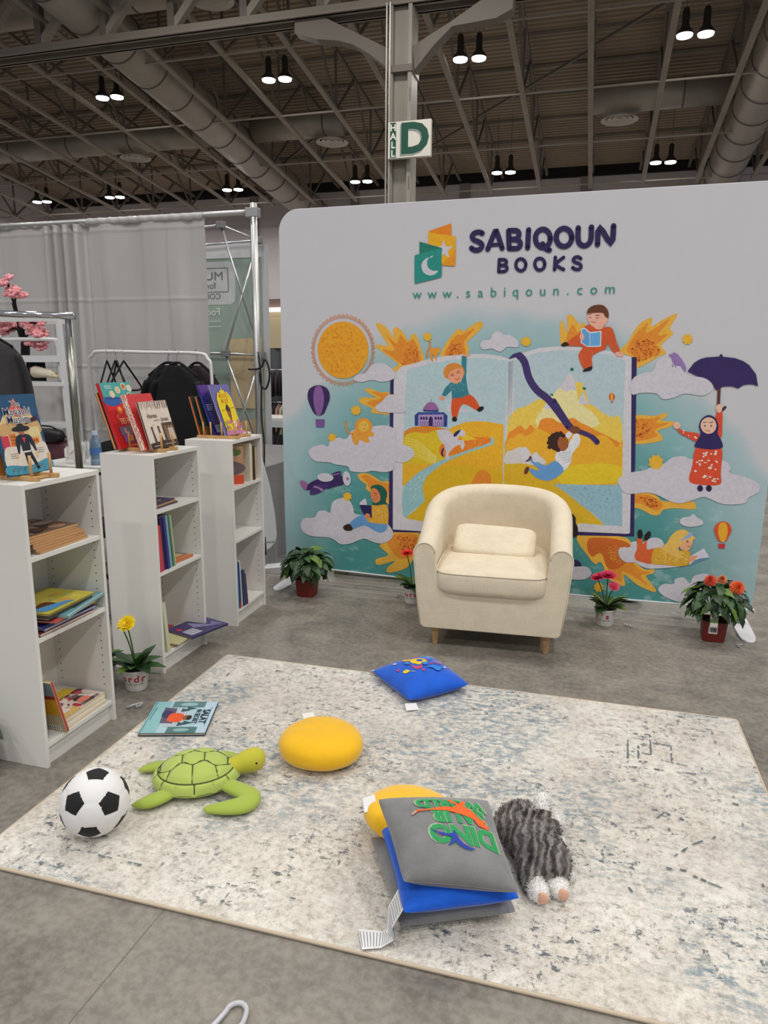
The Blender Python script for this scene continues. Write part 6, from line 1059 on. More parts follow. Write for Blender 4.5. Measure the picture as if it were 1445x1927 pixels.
def janaza(p, w, h):
    p.rect(0, 0, w, h, S(220,206,192)); q = random.Random(8); K_ = S(62,48,42)
    for k in range(30):
        x = (k + .5)/30*w; p.stroke([(x, h*.998), (x + q.uniform(-.03,.03)*w, h*(.93 + q.uniform(-.02,.02))), (x + q.uniform(-.04,.04)*w, h*(.87 + q.uniform(-.05,.04)))], .0022, q.choice([K_, S(110,90,80), S(150,110,110)]))
    p.text('Hamza', .33*w, .65*h, .125*h, S(74,66,64), .01); p.text('attends a', .46*w, .575*h, .06*h, S(100,90,86)); p.text('Janaza', .75*w, .565*h, .11*h, S(74,66,64), .01)
    p.rect(.58*w, .12*h, w, .52*h, S(84,62,50)); p.poly([(0,0),(w,0),(w,.12*h),(.6*w,.16*h),(0,.12*h)], K_)
    for x, y in ((.2,.44),(.43,.44)):
        p.ell(x*w, y*h, .032*w, .03*h, S(70,54,46)); p.poly([(x*w - .02*w, (y - .03)*h), (x*w + .02*w, (y - .03)*h), (x*w + .055*w, .13*h), (x*w + .0*w, .13*h)], S(74,58,50))
    for x in (.68, .8, .9): p.ell(x*w, .43*h, .035*w, .03*h, S(150,116,92)); p.poly([((x-.05)*w, .4*h), ((x+.05)*w, .4*h), ((x+.07)*w, .14*h), ((x-.06)*w, .14*h)], S(196,182,166) if x > .75 else S(120,100,84))
    p.rect(.1*w, .05*h, .4*w, .065*h, S(190,180,170)); p.rect(.5*w, .06*h, .9*w, .075*h, S(190,180,170)); p.ell(.27*w, .5*h, .008*w, .012*h, K_)
book('pale picture book with grey lettering and thin figures, front of the middle rack', .2255, .2266, .011, S(206,194,182), stand((-1.947, 2.888, 1.076), .283)(.011), spine=S(70,64,58), prt=janaza)
def mush(p, w, h):
    p.rect(0, 0, w, h, S(108,108,176)); q = random.Random(4)
    for k in range(60): p.ell(q.random()*w, q.uniform(.6, 1)*h*.99, .006*w, .005*h, S(170,170,214), 6)
    U = lambda L: [(x*w, y*h) for x, y in L]
    p.poly(U([(.08,.05),(.08,.62),(.1,.72),(.18,.8),(.26,.86),(.34,.82),(.38,.88),(.46,.88),(.5,.96),(.54,.88),(.62,.88),(.66,.82),(.74,.86),(.82,.8),(.9,.72),(.92,.62),(.92,.05)]), S(238,214,26))
    p.text("MUSHAE'S", .5*w, .73*h, .125*h, S(190,96,30), .012, sx=.62); p.text('MULEFY', .5*w, .625*h, .125*h, S(190,96,30), .012, sx=.66)
    p.poly(U([(.38,.52),(.52,.62),(.64,.52),(.62,.42),(.42,.42)]), S(56,44,44)); p.ell(.51*w, .4*h, .1*w, .07*h, S(150,88,56)); p.poly(U([(.44,.36),(.58,.36),(.54,.24),(.48,.24)]), S(170,80,80)); p.ell(.51*w, .345*h, .05*w, .03*h, S(110,60,50))
    for k in range(40): p.ell(q.uniform(.08,.92)*w, q.uniform(.04,.27)*h, q.uniform(.02,.07)*w, q.uniform(.015,.045)*h, q.choice([S(226,120,60),S(214,90,120),S(236,190,60),S(226,140,110),S(160,170,70),S(190,110,180)]), 9)
    p.ell(.6*w, .2*h, .12*w, .07*h, S(226,196,150)); p.ell(.6*w, .2*h, .08*w, .05*h, S(240,230,205)); p.ell(.6*w, .2*h, .04*w, .026*h, S(190,150,90)); p.poly(U([(.05,.0),(.95,.0),(.95,.05),(.3,.09),(.05,.06)]), S(206,130,180), True)
    p.rect(.14*w, .49*h, .3*w, .5*h, S(150,130,30)); p.rect(.7*w, .52*h, .86*w, .53*h, S(150,130,30))
book('yellow and violet picture book of a capped boy, front of the farthest rack', .208, .293, .012, S(108,108,176), stand((-1.947, 3.6, 1.075), .33)(.012), spine=S(150,148,190), prt=mush)
def night(p, w, h):
    p.rect(0, 0, w, h, S(44,38,120)); p.poly([(.0,.75*h),(.5*w,.9*h),(w,.95*h),(w,h),(0,h)], S(86,50,140)); p.poly([(0,.1*h),(.4*w,.15*h),(w,.6*h),(w,.9*h),(.3*w,.5*h)], S(26,24,78), True)
    for k in range(4): p.rect(.06*w, (.6 - k*.035)*h, (.42 - k*.02)*w, (.615 - k*.035)*h, S(170,172,206))
    for k in range(7): p.rect(.07*w, (.44 - k*.035)*h, .36*w, (.452 - k*.035)*h, S(104,108,176))
    p.ell(.5*w, .44*h, .1*w, .09*h, S(120,84,90)); p.poly([(.35*w,.3*h),(.5*w,.38*h),(.7*w,.3*h),(.7*w,.22*h),(.35*w,.22*h)], S(140,34,44), True); p.rect(.15*w, .05*h, .75*w, .2*h, S(176,182,200))
    for k in range(9): p.rect((.18 + k*.06)*w, .09*h, (.2 + k*.06)*w, .19*h, S(90,96,130))
    p.stroke([(.5*w,.86*h),(.8*w,.8*h)], .002, S(200,190,220))
book('dark violet and navy picture book, second from the front of the farthest rack', .205, .293, .012, S(44,38,120), stand((-2.017, 3.6, 1.075), .34)(.012), spine=S(60,56,140), prt=night)
def green_(p, w, h): p.rect(0, 0, w, h, S(58,76,66)); scatter(3, [S(40,84,88), S(96,60,60), S(130,110,60), S(46,70,80)], 12)(p, w, h); p.rect(0, 0, w, .22*h, S(140,104,48))
book('dark green picture book with an orange spine, third in the farthest rack', .2, .222, .013, S(58,76,66), stand((-2.068, 3.6, 1.075), .26)(.013), spine=S(222,108,52), prt=green_)
book('dark green picture book with an orange spine, last in the farthest rack', .2, .222, .013, S(62,70,58), stand((-2.108, 3.6, 1.075), .26)(.013), spine=S(222,108,52), prt=green_)
# --- books on the shelves of the nearest bookcase
q = random.Random(11)
BRN = [S(190,150,120), S(110,66,50), S(56,44,42), S(150,128,120), S(168,84,46), S(70,56,70)]
for k in range(7):
    h_ = .27; p = inbc(0, -.012 + q.uniform(-.012, .0) - .004*k, .345 - q.uniform(0, .02) - .004*k, .8005 + k*.0088)
    book('brown picture book, %s from the bottom of the brown pile in the nearest bookcase' % ORD[k] if k < 6 else 'brown picture book lying uppermost on the pile in the nearest bookcase top shelf', .22, h_, .0085, S(186,140,96), flat(p, PI + q.uniform(-.05, .05)), spine=S(206,164,116), group='brown paperbacks in a pile' if k < 6 else None, prt=(lambda p_, w, h: (p_.rect(0, 0, w, h, S(120,92,78)), scatter(21, BRN, 34, .1, .4)(p_, w, h))) if k == 6 else None)
book('thin dark teal book standing against the side in the nearest bookcase top shelf', .2, .06, .006, S(60,90,90), upright(inbc(0, -.008, .0165, .8005)))
PL = [(.012, S(120,40,36), S(214,200,190), .28, .22, -.02, 'maroon hardback at the bottom of the colourful pile'), (.012, S(40,50,120), S(176,180,200), .28, .21, .0, 'grey spined hardback second from the bottom of the colourful pile'),
      (.01, S(24,44,130), S(30,40,90), .27, .21, .02, 'blue book in the middle of the colourful pile'), (.008, S(226,150,70), S(226,180,90), .24, .2, .1, 'orange picture book inside the colourful pile'),
      (.008, S(200,80,70), S(206,96,88), .25, .2, .2, 'coral pink thin book inside the colourful pile'), (.009, S(98,156,164), S(150,180,184), .28, .22, .24, 'teal picture book jutting out of the colourful pile'),
      (.007, S(40,40,44), S(60,60,60), .27, .21, .12, 'black edged thin book under the yellow picture book'), (.008, S(206,190,70), S(120,116,90), .27, .22, .06, 'yellow green picture book on top of the colourful pile')]
z = .5005
for k, (t_, c, sp_, h_, w_, a_, lab) in enumerate(PL):
    pr = None
    if k == 7: pr = lambda p_, w, h: (p_.rect(0, 0, w, h, S(206,192,72)), scatter(5, [S(222,206,90), S(196,176,40), S(216,160,80), S(190,190,110)], 12)(p_, w, h), p_.poly([(.1*w,.62*h),(.45*w,.6*h),(.4*w,.9*h),(.15*w,.95*h)], S(96,46,24), True), p_.poly([(.05*w,.4*h),(.2*w,.5*h),(.35*w,.95*h),(.1*w,.9*h),(.08*w,.6*h)], S(80,150,206), True))
    if k == 5: pr = lambda p_, w, h: (p_.rect(0, 0, w, h, S(104,160,166)), p_.rect(.1*w, .2*h, .2*w, .7*h, S(60,76,84)), p_.rect(0, 0, .04*w, h, S(176,200,204)))
    book(lab + ' in the nearest bookcase', w_, h_, t_, c, flat(inbc(0, -.006 + (.004 if k == 5 else -.004*(k % 3)), .315 + .02*(k % 2) + (.05 if k == 5 else 0), z), PI + a_*.8), spine=sp_, prt=pr); z += t_ + .0006
book('small pink paperback under the colourful pile edge in the nearest bookcase', .12, .05, .01, S(214,180,170), flat(inbc(0, -.03, .075, .5005), PI))
z = .0925
CK = [S(214,60,96), S(230,214,200), S(60,40,40), S(226,130,110), S(190,40,60), S(236,200,190), S(120,80,90)]
for k in range(5):
    t_ = .0075; top = k == 4
    def ck(p_, w, h): p_.rect(0, 0, w, h, S(222,206,196)); scatter(9, CK, 30, .1, .34)(p_, w, h); p_.rect(.55*w, .1*h, .8*w, .62*h, S(228,196,40)); p_.rect(0, .6*h, .16*w, h, S(232,190,110)); [p_.rect(.02*w, (.1 + j*.03)*h, .1*w, (.115 + j*.03)*h, S(70,60,60)) for j in range(14)]; p_.poly([(.1*w,.72*h),(.3*w,.7*h),(.34*w,.86*h),(.12*w,.9*h)], S(236,230,220))
    book('white edged picture book, %s from the bottom of the lowest pile in the nearest bookcase' % ORD[k] if not top else 'pink and yellow picture book on top of the lowest pile in the nearest bookcase', .23, .245, t_, S(226,220,210), flat(inbc(0, -.012 - .003*k + (.004 if k == 1 else 0), .368 + q.uniform(-.01, .004), z), PI + q.uniform(-.03, .03)), spine=S(232,222,206) if k % 2 else S(226,190,110), group=None if top else 'white edged books in the low pile', prt=ck if top else None); z += t_ + .0005
def backc(p, w, h): p.rect(0, 0, w, h, S(180,160,130)); p.rect(0, .62*h, w, h, S(120,130,140)); p.poly([(0,.66*h),(w,.55*h),(w,.72*h),(0,.74*h)], S(150,46,40)); p.poly([(0,.35*h),(w,.3*h),(w,.58*h),(0,.68*h)], S(206,150,40)); p.rect(.1*w, .03*h, .5*w, .12*h, S(220,220,215)); [p.rect((.13 + k*.05)*w, .04*h, (.15 + k*.05)*w, .11*h, S(30,30,30)) for k in range(7)]
bb = book('slanted red spined book leaning on the near side in the nearest bookcase bottom', .2, .235, .014, S(196,170,130), upright(inbc(0, .006, .105, .0925), .27), spine=S(182,52,50))
book('dark green book leaning behind the slanted one in the nearest bookcase bottom', .2, .27, .01, S(50,84,70), upright(inbc(0, -.06, .036, .0925), .06))
pr = Print(.00008, .0006); backc(pr, .2, .235); pr.build('cover_print', bb, ink('book_ink', .35), fn=lambda u, v, w: (u, v, -w))
# --- middle bookcase
for k, (c, lab) in enumerate(((S(60,46,70), 'dark flat picture book lowest on the top shelf of the middle bookcase'), (S(190,150,110), 'tan flat picture book between two dark ones in the middle bookcase'), (S(70,56,90), 'dark violet picture book uppermost on the top shelf of the middle bookcase'))):
    book(lab, .2, .2, .007, c, flat(inbc(1, -.03 - .006*k, .235 - .004*k, .8005 + .0076*k), PI + .03*k), prt=scatter(k + 30, [S(200,160,120), S(90,60,50), S(60,50,100), S(210,190,170)], 10) if k == 2 else None)
yy = .018
for k, (t_, c, h_, lab) in enumerate(((.012, S(214,70,110), .235, 'pink book upright at the near end of the middle bookcase'), (.016, S(196,74,62), .225, 'red orange book upright, second in the row of the middle bookcase'), (.018, S(52,36,84), .26, 'dark purple hardback upright in the row of the middle bookcase'),
        (.018, S(62,62,130), .262, 'indigo hardback upright in the row of the middle bookcase'), (.016, S(130,176,186), .262, 'pale blue book upright in the row of the middle bookcase'), (.012, S(58,98,96), .262, 'dark teal thin book at the far end of the middle bookcase row'), (.006, S(190,206,160), .258, 'pale green thin book closing the row in the middle bookcase'))):
    book(lab, .2, h_, t_, c, upright(inbc(1, -.006 - .003*(k % 3), yy + .012 + .004*k, .5005), .07 + .006*k)); yy += t_ + .0012
book('orange edged picture book lying flat on the middle shelf of the middle bookcase', .17, .2, .012, S(80,120,120), flat(inbc(1, -.02, .335, .5005), PI - .05), spine=S(224,116,56), prt=lambda p, w, h: (p.rect(0, 0, w, h, S(96,120,110)), p.rect(0, 0, .2*w, h, S(220,120,60)), p.rect(.25*w, .1*h, .9*w, .5*h, S(210,170,120))))
book('lime green and white book upright on the bottom of the middle bookcase', .2, .255, .026, S(200,206,150), upright(inbc(1, -.004, .045, .0925), .10), spine=S(206,206,186), prt=lambda p, w, h: (p.rect(0, 0, w, h, S(206,208,180)), p.rect(0, 0, w, .4*h, S(190,200,60))))
book('red picture book lying flat on the bottom of the middle bookcase', .21, .26, .012, S(186,60,52), flat(inbc(1, -.02, .35, .0925), PI - .02), spine=S(214,200,170), prt=lambda p, w, h: [p.rect(0, 0, w, h, S(186,60,52))] + [p.rect(.1*w, (.1 + k*.11)*h, .9*w, (.13 + k*.11)*h, S(206,84,74)) for k in range(7)])
book('cream thin book under the purple one on the bottom of the middle bookcase', .16, .25, .006, S(206,200,150), flat(inbc(1, .01, .36, .106), PI))
def purp(p, w, h): p.rect(0, 0, w, h, S(62,52,104)); p.rect(.15*w, .62*h, .5*w, .9*h, S(206,204,214)); p.poly([(.2*w,.2*h),(.9*w,.5*h),(.5*w,.58*h)], S(140,134,176)); p.ell(.66*w, .86*h, .09*w, .05*h, S(206,50,56)); p.poly([(.1*w,.05*h),(.5*w,.1*h),(.3*w,.3*h)], S(110,104,150)); p.text('NOOR', .12*w, .75*h, .1*h, S(226,226,232), .01, rot=-PI/2); [p.rect((.2 + k*.08)*w, .64*h, (.22 + k*.08)*w, .88*h, S(90,80,130)) for k in range(4)]
book('purple picture book jutting out from the bottom of the middle bookcase', .2, .25, .009, S(46,40,84), flat(inbc(1, .115, .425, .1125), PI - .3), prt=purp)
# --- farthest bookcase
def fruit(p, w, h): p.rect(0, 0, w, h, S(196,150,116)); p.rect(0, 0, w, .24*h, S(214,80,48)); p.ell(.5*w, .42*h, .56*w, .2*h, S(110,92,96)); p.ell(.46*w, .78*h, .2*w, .14*h, S(190,34,44)); p.ell(.75*w, .84*h, .2*w, .09*h, S(96,116,56)); p.rect(.36*w, .06*h, .62*w, .19*h, S(232,230,226)); [p.rect((.4 + .05*k)*w, .08*h, (.42 + .05*k)*w, .17*h, S(40,40,40)) for k in range(4)]; [p.rect(.2*w, (.34 + .035*k)*h, .78*w, (.345 + .035*k)*h, S(170,160,160)) for k in range(4)]; p.rect(0, 0, w, .24*h, S(214,80,48)) if 0 else None
bk = book('orange and tan book with a red fruit, showing its cover in the farthest bookcase', .19, .215, .012, S(206,150,110), axes(inbc(2, -.172, .06, .8005), Vector((.8,.6,0)).normalized(), (0,0,1), Vector((.6,-.8,0)).normalized()), prt=fruit)
yy = .25
for k, (t_, c, h_, lab) in enumerate(((.02, S(224,214,190), .22, 'cream spined thick book upright in the farthest bookcase'), (.014, S(214,196,160), .21, 'beige book upright beside the cream one in the farthest bookcase'), (.02, S(34,30,44), .2, 'black spined book upright in the farthest bookcase'), (.012, S(206,170,104), .19, 'mustard spined book last in the top row of the farthest bookcase'))):
    book(lab, .18, h_, t_, c, upright(inbc(2, -.012, yy + (.012 if k > 1 else 0), .8005), .0)); yy += t_ + .002
book('pale thin book edge on the middle shelf of the farthest bookcase', .15, .12, .006, S(150,160,165), upright(inbc(2, -.006, .0165, .5005), 0))
yy = .02
for k, (t_, c, h_, lab) in enumerate(((.022, S(134,184,204), .275, 'pale blue spined book nearest in the bottom row of the farthest bookcase'), (.02, S(40,60,120), .275, 'blue book with a red foot in the bottom row of the farthest bookcase'), (.01, S(214,216,214), .28, 'white thin book in the bottom row of the farthest bookcase'), (.022, S(40,66,100), .22, 'navy thick book in the bottom row of the farthest bookcase'), (.016, S(52,76,124), .215, 'slate blue book in the bottom row of the farthest bookcase'), (.008, S(150,44,60), .19, 'red thin book last in the bottom row of the farthest bookcase'))):
    b_ = book(lab, .2, h_, t_, c, upright(inbc(2, -.008 + .002*k, yy + .004*k, .0925), .02 + .022*k)); yy += t_ + .0015
    if k == 1: m = MB(); m.box((-.0006, .0, .002), (0, .035, .018)); m.build('red_spine_mark', mat('red_mark', S(196,46,60), .4), b_)
# ------------------------------------------------------------------ rug
RX, RY, RW, RD, RA = -1.7163, 3.1004, 2.3903, 1.6207, .0054
rm, t, b = nt('woven_rug')
CRM = S(222,213,199)
f1 = nz(t, 2.6, 5, .62, off=(3, 1, 0)); f2 = nz(t, 55, 4, .7); f3 = nz(t, 210, 2, .6); f4 = nz(t, 8, 5, .65)
c = ramp(t, f1, [(.36, S(172,157,145)), (.47, S(214,204,190)), (.6, S(240,237,227))])
c = mix(t, .5, c, ramp(t, f4, [(.34, S(176,164,153)), (.55, S(226,219,207)), (.7, S(240,237,228))]))
c = mix(t, .5, c, ramp(t, f2, [(.34, S(150,142,132)), (.5, S(226,220,208)), (.64, S(246,243,236))]))
reg = ramp(t, nz(t, 1.55, 3, .55, off=(7.3, 2.2, 0)), [(.46, 0), (.58, 1)])             # where the worn blue ground shows
fine = ramp(t, nz(t, 24, 7, .78, (1, 1.9, 1), off=(1, 5, 0)), [(.47, 0), (.57, 1)])
c = mix(t, mth(t, 'MULTIPLY', mth(t, 'MULTIPLY', reg, fine), .85), c, S(118,140,152))
d0 = nz(t, 17, 7, .8, (1.2, 2.2, 1), off=(4, 9, 0)); d1 = nz(t, 17, 7, .8, (2.2, 1.2, 1), off=(14, 3, 0))
dk = ramp(t, d0, [(.56, 0), (.60, 1)]); dk2 = ramp(t, d1, [(.572, 0), (.615, 1)])
rg2 = ramp(t, nz(t, 3.4, 3, .6, off=(2, 8, 0)), [(.43, .12), (.57, 1)])
c = mix(t, mth(t, 'MULTIPLY', mth(t, 'MAXIMUM', dk, dk2), mth(t, 'MULTIPLY', rg2, .9)), c, S(66,80,92))
br = ramp(t, nz(t, 14, 4, .7, (1, 2.5, 1), off=(9, 9, 0)), [(.6, 0), (.7, .35)]); c = mix(t, br, c, S(150,132,120))
t.links.new(c, b.inputs['Base Color']); b.inputs['Roughness'].default_value = .95; b.inputs['Sheen Weight'].default_value = .3; b.inputs['Specular IOR Level'].default_value = .15
bump(t, b, mth(t, 'ADD', f3, mth(t, 'MULTIPLY', f2, .8)), .7, .008)
rug = thing('rug', 'large worn cream and blue patterned rug on the concrete floor', 'rug', M=Matrix.Translation((RX, RY, 0)) @ Matrix.Rotation(RA, 4, 'Z') @ Matrix.Translation((RW/2, -RD/2, 0)))
q = random.Random(2)
m = MB(); m.grid(96, 66, lambda u, v: ((u - .5)*RW, (v - .5)*RD, .0095 + .0022*noise.noise((u*40, v*28, 1)) + .0012*noise.noise((u*120, v*90, 4)))); m.build('pile', rm, rug, smooth=True)
def loop(x, y, r=.05, n=6):
    P_ = []
    for cx_, cy_, a0 in ((x-r, y-r, 0), (-x+r, y-r, PI/2), (-x+r, -y+r, PI), (x-r, -y+r, 1.5*PI)):
        P_ += [(cx_ + r*math.cos(a0 + PI/2*k/n), cy_ + r*math.sin(a0 + PI/2*k/n)) for k in range(n + 1)]
    return P_
P_ = loop(RW/2, RD/2, .02); m = MB(); rings = [m.ring([(x + .0055*math.cos(a)*math.copysign(1, x), y + .0055*math.cos(a)*math.copysign(1, y), .0056 + .0055*math.sin(a)) for a in (2*PI*k/8 for k in range(8))]) for x, y in P_ + P_[:1]]
m.skin(rings, caps=False); m.build('binding', mat('rug_binding', S(196,180,158), .8, bmp=(300, .3, .003)), rug, smooth=True)
m = MB(); m.box((-RW/2, -RD/2, .001), (RW/2, RD/2, .004)); m.build('backing', mat('rug_binding', (0,0,0)), rug)
# faded key pattern woven into the pile
pr = Print(.00003, .0125); NV_ = S(104,114,122); TL_ = S(140,158,166); q = random.Random(6)
def worn(pts, w, col, keep=.7):
    for (x0, y0), (x1, y1) in zip(pts, pts[1:]):
        n = max(1, int(math.hypot(x1-x0, y1-y0)/.018))
        for k in range(n):
            if q.random() < keep:
                a, b_ = k/n, (k + q.uniform(.6, 1.1))/n; pr.stroke([(x0 + (x1-x0)*a + q.gauss(0,.0015), y0 + (y1-y0)*a + q.gauss(0,.0015)), (x0 + (x1-x0)*b_, y0 + (y1-y0)*b_)], w*q.uniform(.5, 1.2), col, cap=False)
def rp(x, y): return (x - RX - RW/2, y - RY + RD/2)
worn([rp(0.205, 2.834), rp(0.308, 2.852), rp(0.301, 2.692), rp(0.220, 2.699)], 0.0060, NV_, 0.75)
worn([rp(0.211, 2.588), rp(0.220, 2.804)], 0.0060, NV_, 0.75)
worn([rp(0.211, 2.580), rp(0.455, 2.596)], 0.0060, NV_, 0.75)
worn([rp(0.260, 2.803), rp(0.251, 2.630), rp(0.327, 2.634)], 0.0060, NV_, 0.75)
worn([rp(0.329, 2.661), rp(0.424, 2.645)], 0.0060, NV_, 0.75)
worn([rp(0.309, 2.788), rp(0.381, 2.781), rp(0.371, 2.666)], 0.0060, NV_, 0.75)
worn([rp(0.234, 2.020), rp(0.371, 2.033)], 0.0070, NV_, 0.45)
worn([rp(0.271, 2.126), rp(0.322, 2.091), rp(0.383, 2.165), rp(0.464, 2.229)], 0.0070, NV_, 0.45)
worn([rp(0.223, 1.837), rp(0.294, 1.838)], 0.0070, NV_, 0.45)
worn([rp(0.168, 1.950), rp(0.200, 1.871)], 0.0070, NV_, 0.45)
worn([rp(0.230, 2.228), rp(0.318, 2.312), rp(0.396, 2.278)], 0.0070, NV_, 0.45)
worn([rp(0.468, 2.450), rp(0.597, 2.427)], 0.0070, NV_, 0.45)
worn([rp(0.365, 2.013), rp(0.459, 1.974)], 0.0070, NV_, 0.45)
worn([(-1.075,-0.690),(1.075,-0.690),(1.075,0.690),(-1.075,0.690),(-1.075,-0.690)], .006, NV_, 0.11)
worn([(-0.995,-0.610),(0.995,-0.610),(0.995,0.610),(-0.995,0.610),(-0.995,-0.610)], .006, NV_, 0.07)
pr.build('woven_motif', rug, ink('rug_ink', .95, (200, .6, .006)))['kind'] = 'stuff'
# ------------------------------------------------------------------ toys and cushions
TOPZ = .0125
ballw = mat('plush_white', S(232,231,230), .85, bmp=(260, .25, .003), sheen=.3); ballk = mat('plush_black', S(20,20,22), .8, bmp=(260, .25, .003), sheen=.1)
BC_ = (-1.427, 1.701, 0.117); BR_ = .104
ball = thing('plush_ball', 'black and white plush football on the left edge of the rug', 'ball', (BC_[0], BC_[1], TOPZ))
BALL = [(-0.3701, 0.8033, 0.4666), (0.8088, 0.1467, -0.5695), (-0.8088, -0.1467, 0.5695), (0.3701, -0.8033, -0.4666), (0.664, 0.6707, 0.3306), (-0.0458, -0.8665, 0.4971), (0.0458, 0.8665, -0.4971), (-0.664, -0.6707, -0.3306), (0.1359, 0.0445, 0.9897), (-0.8645, 0.3613, -0.3494), (0.8645, -0.3613, 0.3494), (-0.1359, -0.0445, -0.9897)]
CZ = BR_*1.0
def ballp(d, k=1.0): return (d[0]*BR_*k, d[1]*BR_*k, CZ*.985 + d[2]*BR_*k*(1.0 if d[2] > 0 else .985))
m = MB(); bm = bmesh.new(); bmesh.ops.create_icosphere(bm, subdivisions=5, radius=1)
DV = [Vector(d).normalized() for d in BALL]
HX = []
for a in range(12):
    for b_ in range(a):
        for c_ in range(b_):
            if DV[a].dot(DV[b_]) > .3 and DV[b_].dot(DV[c_]) > .3 and DV[a].dot(DV[c_]) > .3: HX.append((DV[a] + DV[b_] + DV[c_]).normalized())
SITES = [(d, .06) for d in DV] + [(d, 0.0) for d in HX]
ix = {}
for v in bm.verts:
    d = v.co.normalized(); ds = sorted(d.angle(s) + w for s, w in SITES); gap = ds[1] - ds[0]
    ix[v.index] = m.pt(ballp(d, 1.0 - .02*math.exp(-(gap/.06)**2)))
for f in bm.faces: m.f.append([ix[v.index] for v in f.verts]); m.m.append(0)
bm.free(); m.build('ball_cover', ballw, ball, smooth=True)
for d in DV:
    nb = sorted(DV, key=lambda e: -d.dot(e))[1:6]; e1 = (nb[0] - d*d.dot(nb[0])).normalized(); e2 = d.cross(e1)
    m = MB(); RI = 10; R0 = math.radians(20.5)
    def pent(i, j):
        a = 2*PI*j/40; k = math.floor((a + PI/5)/(2*PI/5)); aa = a - k*2*PI/5; rr = R0*math.cos(PI/5)/math.cos(((a) % (2*PI/5)) - PI/5)*i/RI
        w = (d*math.cos(rr) + (e1*math.cos(a) + e2*math.sin(a))*math.sin(rr)); return ballp(w, 1.006 - .016*(i/RI)**6)
    c0 = m.pt(pent(0, 0)); prev = None
    for i in range(1, RI + 1):
        cur = m.ring([pent(i, j) for j in range(40)])
        for j in range(40):
            k = (j + 1) % 40; m.f.append([c0, cur[j], cur[k]] if prev is None else [prev[j], cur[j], cur[k], prev[k]]); m.m.append(0)
        prev = cur
    m.build('pentagon_patch', ballk, ball, smooth=True)
# turtle
tg = mat('turtle_green', S(160,180,72), .85, bmp=(240, .3, .003), sheen=.35); ts = mat('turtle_shell', S(176,194,96), .85, bmp=(240, .3, .003), sheen=.35); tk = S(66,78,34); ty = mat('turtle_head', S(190,186,54), .85, bmp=(240, .3, .003), sheen=.35)
tur = thing('plush_turtle', 'green plush sea turtle on the rug beside the football', 'soft toy', (-1.262, 2.028, TOPZ), math.radians(27))
SA, SB_, SH = .152, .128, .085
LN = []
zig = [(-.8, .2), (-.55, .36), (-.3, .2), (-.05, .36), (.2, .2), (.45, .36), (.72, .2)]
for s in (1, -1):
    LN.append([(x, s*y) for x, y in zig])
    for x, y in zig:
        if y > .3: LN.append([(x, s*y), (x*1.15 if abs(x) > .1 else x, s*math.sqrt(max(0, .86**2 - (x*1.15)**2)))])
for x, y in zig:
    if y < .3: LN.append([(x, y), (x, -y)])
LN.append([(-.8, .2), (-.86, .0), (-.8, -.2)]); LN.append([(.72, .2), (.84, .0), (.72, -.2)])
RIM = [(.86*math.cos(2*PI*k/40), .86*math.sin(2*PI*k/40)) for k in range(41)]
for k in range(14): a = 2*PI*(k + .5)/14; LN.append([(.86*math.cos(a), .86*math.sin(a)), (.99*math.cos(a), .99*math.sin(a))])
SEG = [(a, b_) for L in LN + [RIM] for a, b_ in zip(L, L[1:])]
def segd(x, y):
    best = 9
    for (ax, ay), (bx_, by_) in SEG:
        dx, dy = bx_ - ax, by_ - ay; t_ = max(0, min(1, ((x-ax)*dx + (y-ay)*dy)/(dx*dx + dy*dy + 1e-9))); best = min(best, (x - ax - t_*dx)**2 + (y - ay - t_*dy)**2)
    return math.sqrt(best)
def shellz(x, y, puff=True):
    r = min(1, math.hypot(x, y)); h = (1 - r**2.3)**.62
    rim = .10*math.exp(-((r - .93)/.06)**2)
    return .024 + SH*(h*.92 + rim*.35) + (.0075*min(1, segd(x, y)/.1)**.7 if puff else 0)
m = MB()
def shp(i, j):
    r = (1 - (1 - i)**1.3); a = 2*PI*j; x, y = r*math.cos(a), r*math.sin(a); return (x*SA, y*SB_, shellz(x, y))
m.grid(44, 120, shp); m.build('shell', ts, tur, smooth=True, weld=.0001)
pr = Print(.00002, 0)
for L in LN: pr.stroke([(x*SA, y*SB_) for x, y in L], .0042, tk, cap=False)
pr.stroke([(x*SA, y*SB_) for x, y in RIM], .0036, tk, cap=False)
pr.build('scute_lines', tur, ink('turtle_ink', .85), fn=lambda u, v, w: (u, v, shellz(u/SA, v/SB_) + .0011), maxlen=.008)
m = MB(); m.grid(10, 60, lambda i, j: ((.98 - .5*i)*SA*math.cos(2*PI*j), (.98 - .5*i)*SB_*math.sin(2*PI*j), .03 - .03*i**.4)); m.grid(1, 40, lambda i, j: (.48*i*SA*math.cos(2*PI*j), .48*i*SB_*math.sin(2*PI*j), 0)); m.build('belly', tg, tur, smooth=True)
def limb(pts, rad, name, mt, flat=.55):
    m = MB(); P2 = smooth_poly(pts, False, 5); R2 = [r[0] for r in smooth_poly([(r,) for r in rad], False, 5)]; m.tube(P2, [max(.002, r) for r in R2], 16, flat=flat, up=(0,0,1)); return m.build(name, mt, tur, smooth=True)
limb([(.10,-.07,.03), (.15,-.115,.028), (.185,-.15,.024), (.165,-.19,.022), (.105,-.195,.02), (.045,-.185,.016), (.03,-.183,.014)], [.03,.034,.036,.037,.03,.016,.003], 'front_flipper', tg)
limb([(.09,.07,.03), (.115,.10,.026), (.11,.125,.022), (.07,.14,.02), (.02,.145,.016), (-.02,.14,.012), (-.03,.14,.012)], [.026,.028,.028,.028,.024,.014,.003], 'front_flipper', tg)
limb([(-.07,-.075,.028), (-.11,-.105,.026), (-.15,-.12,.022), (-.185,-.12,.018), (-.205,-.118,.016)], [.026,.031,.03,.018,.003], 'rear_flipper', tg)
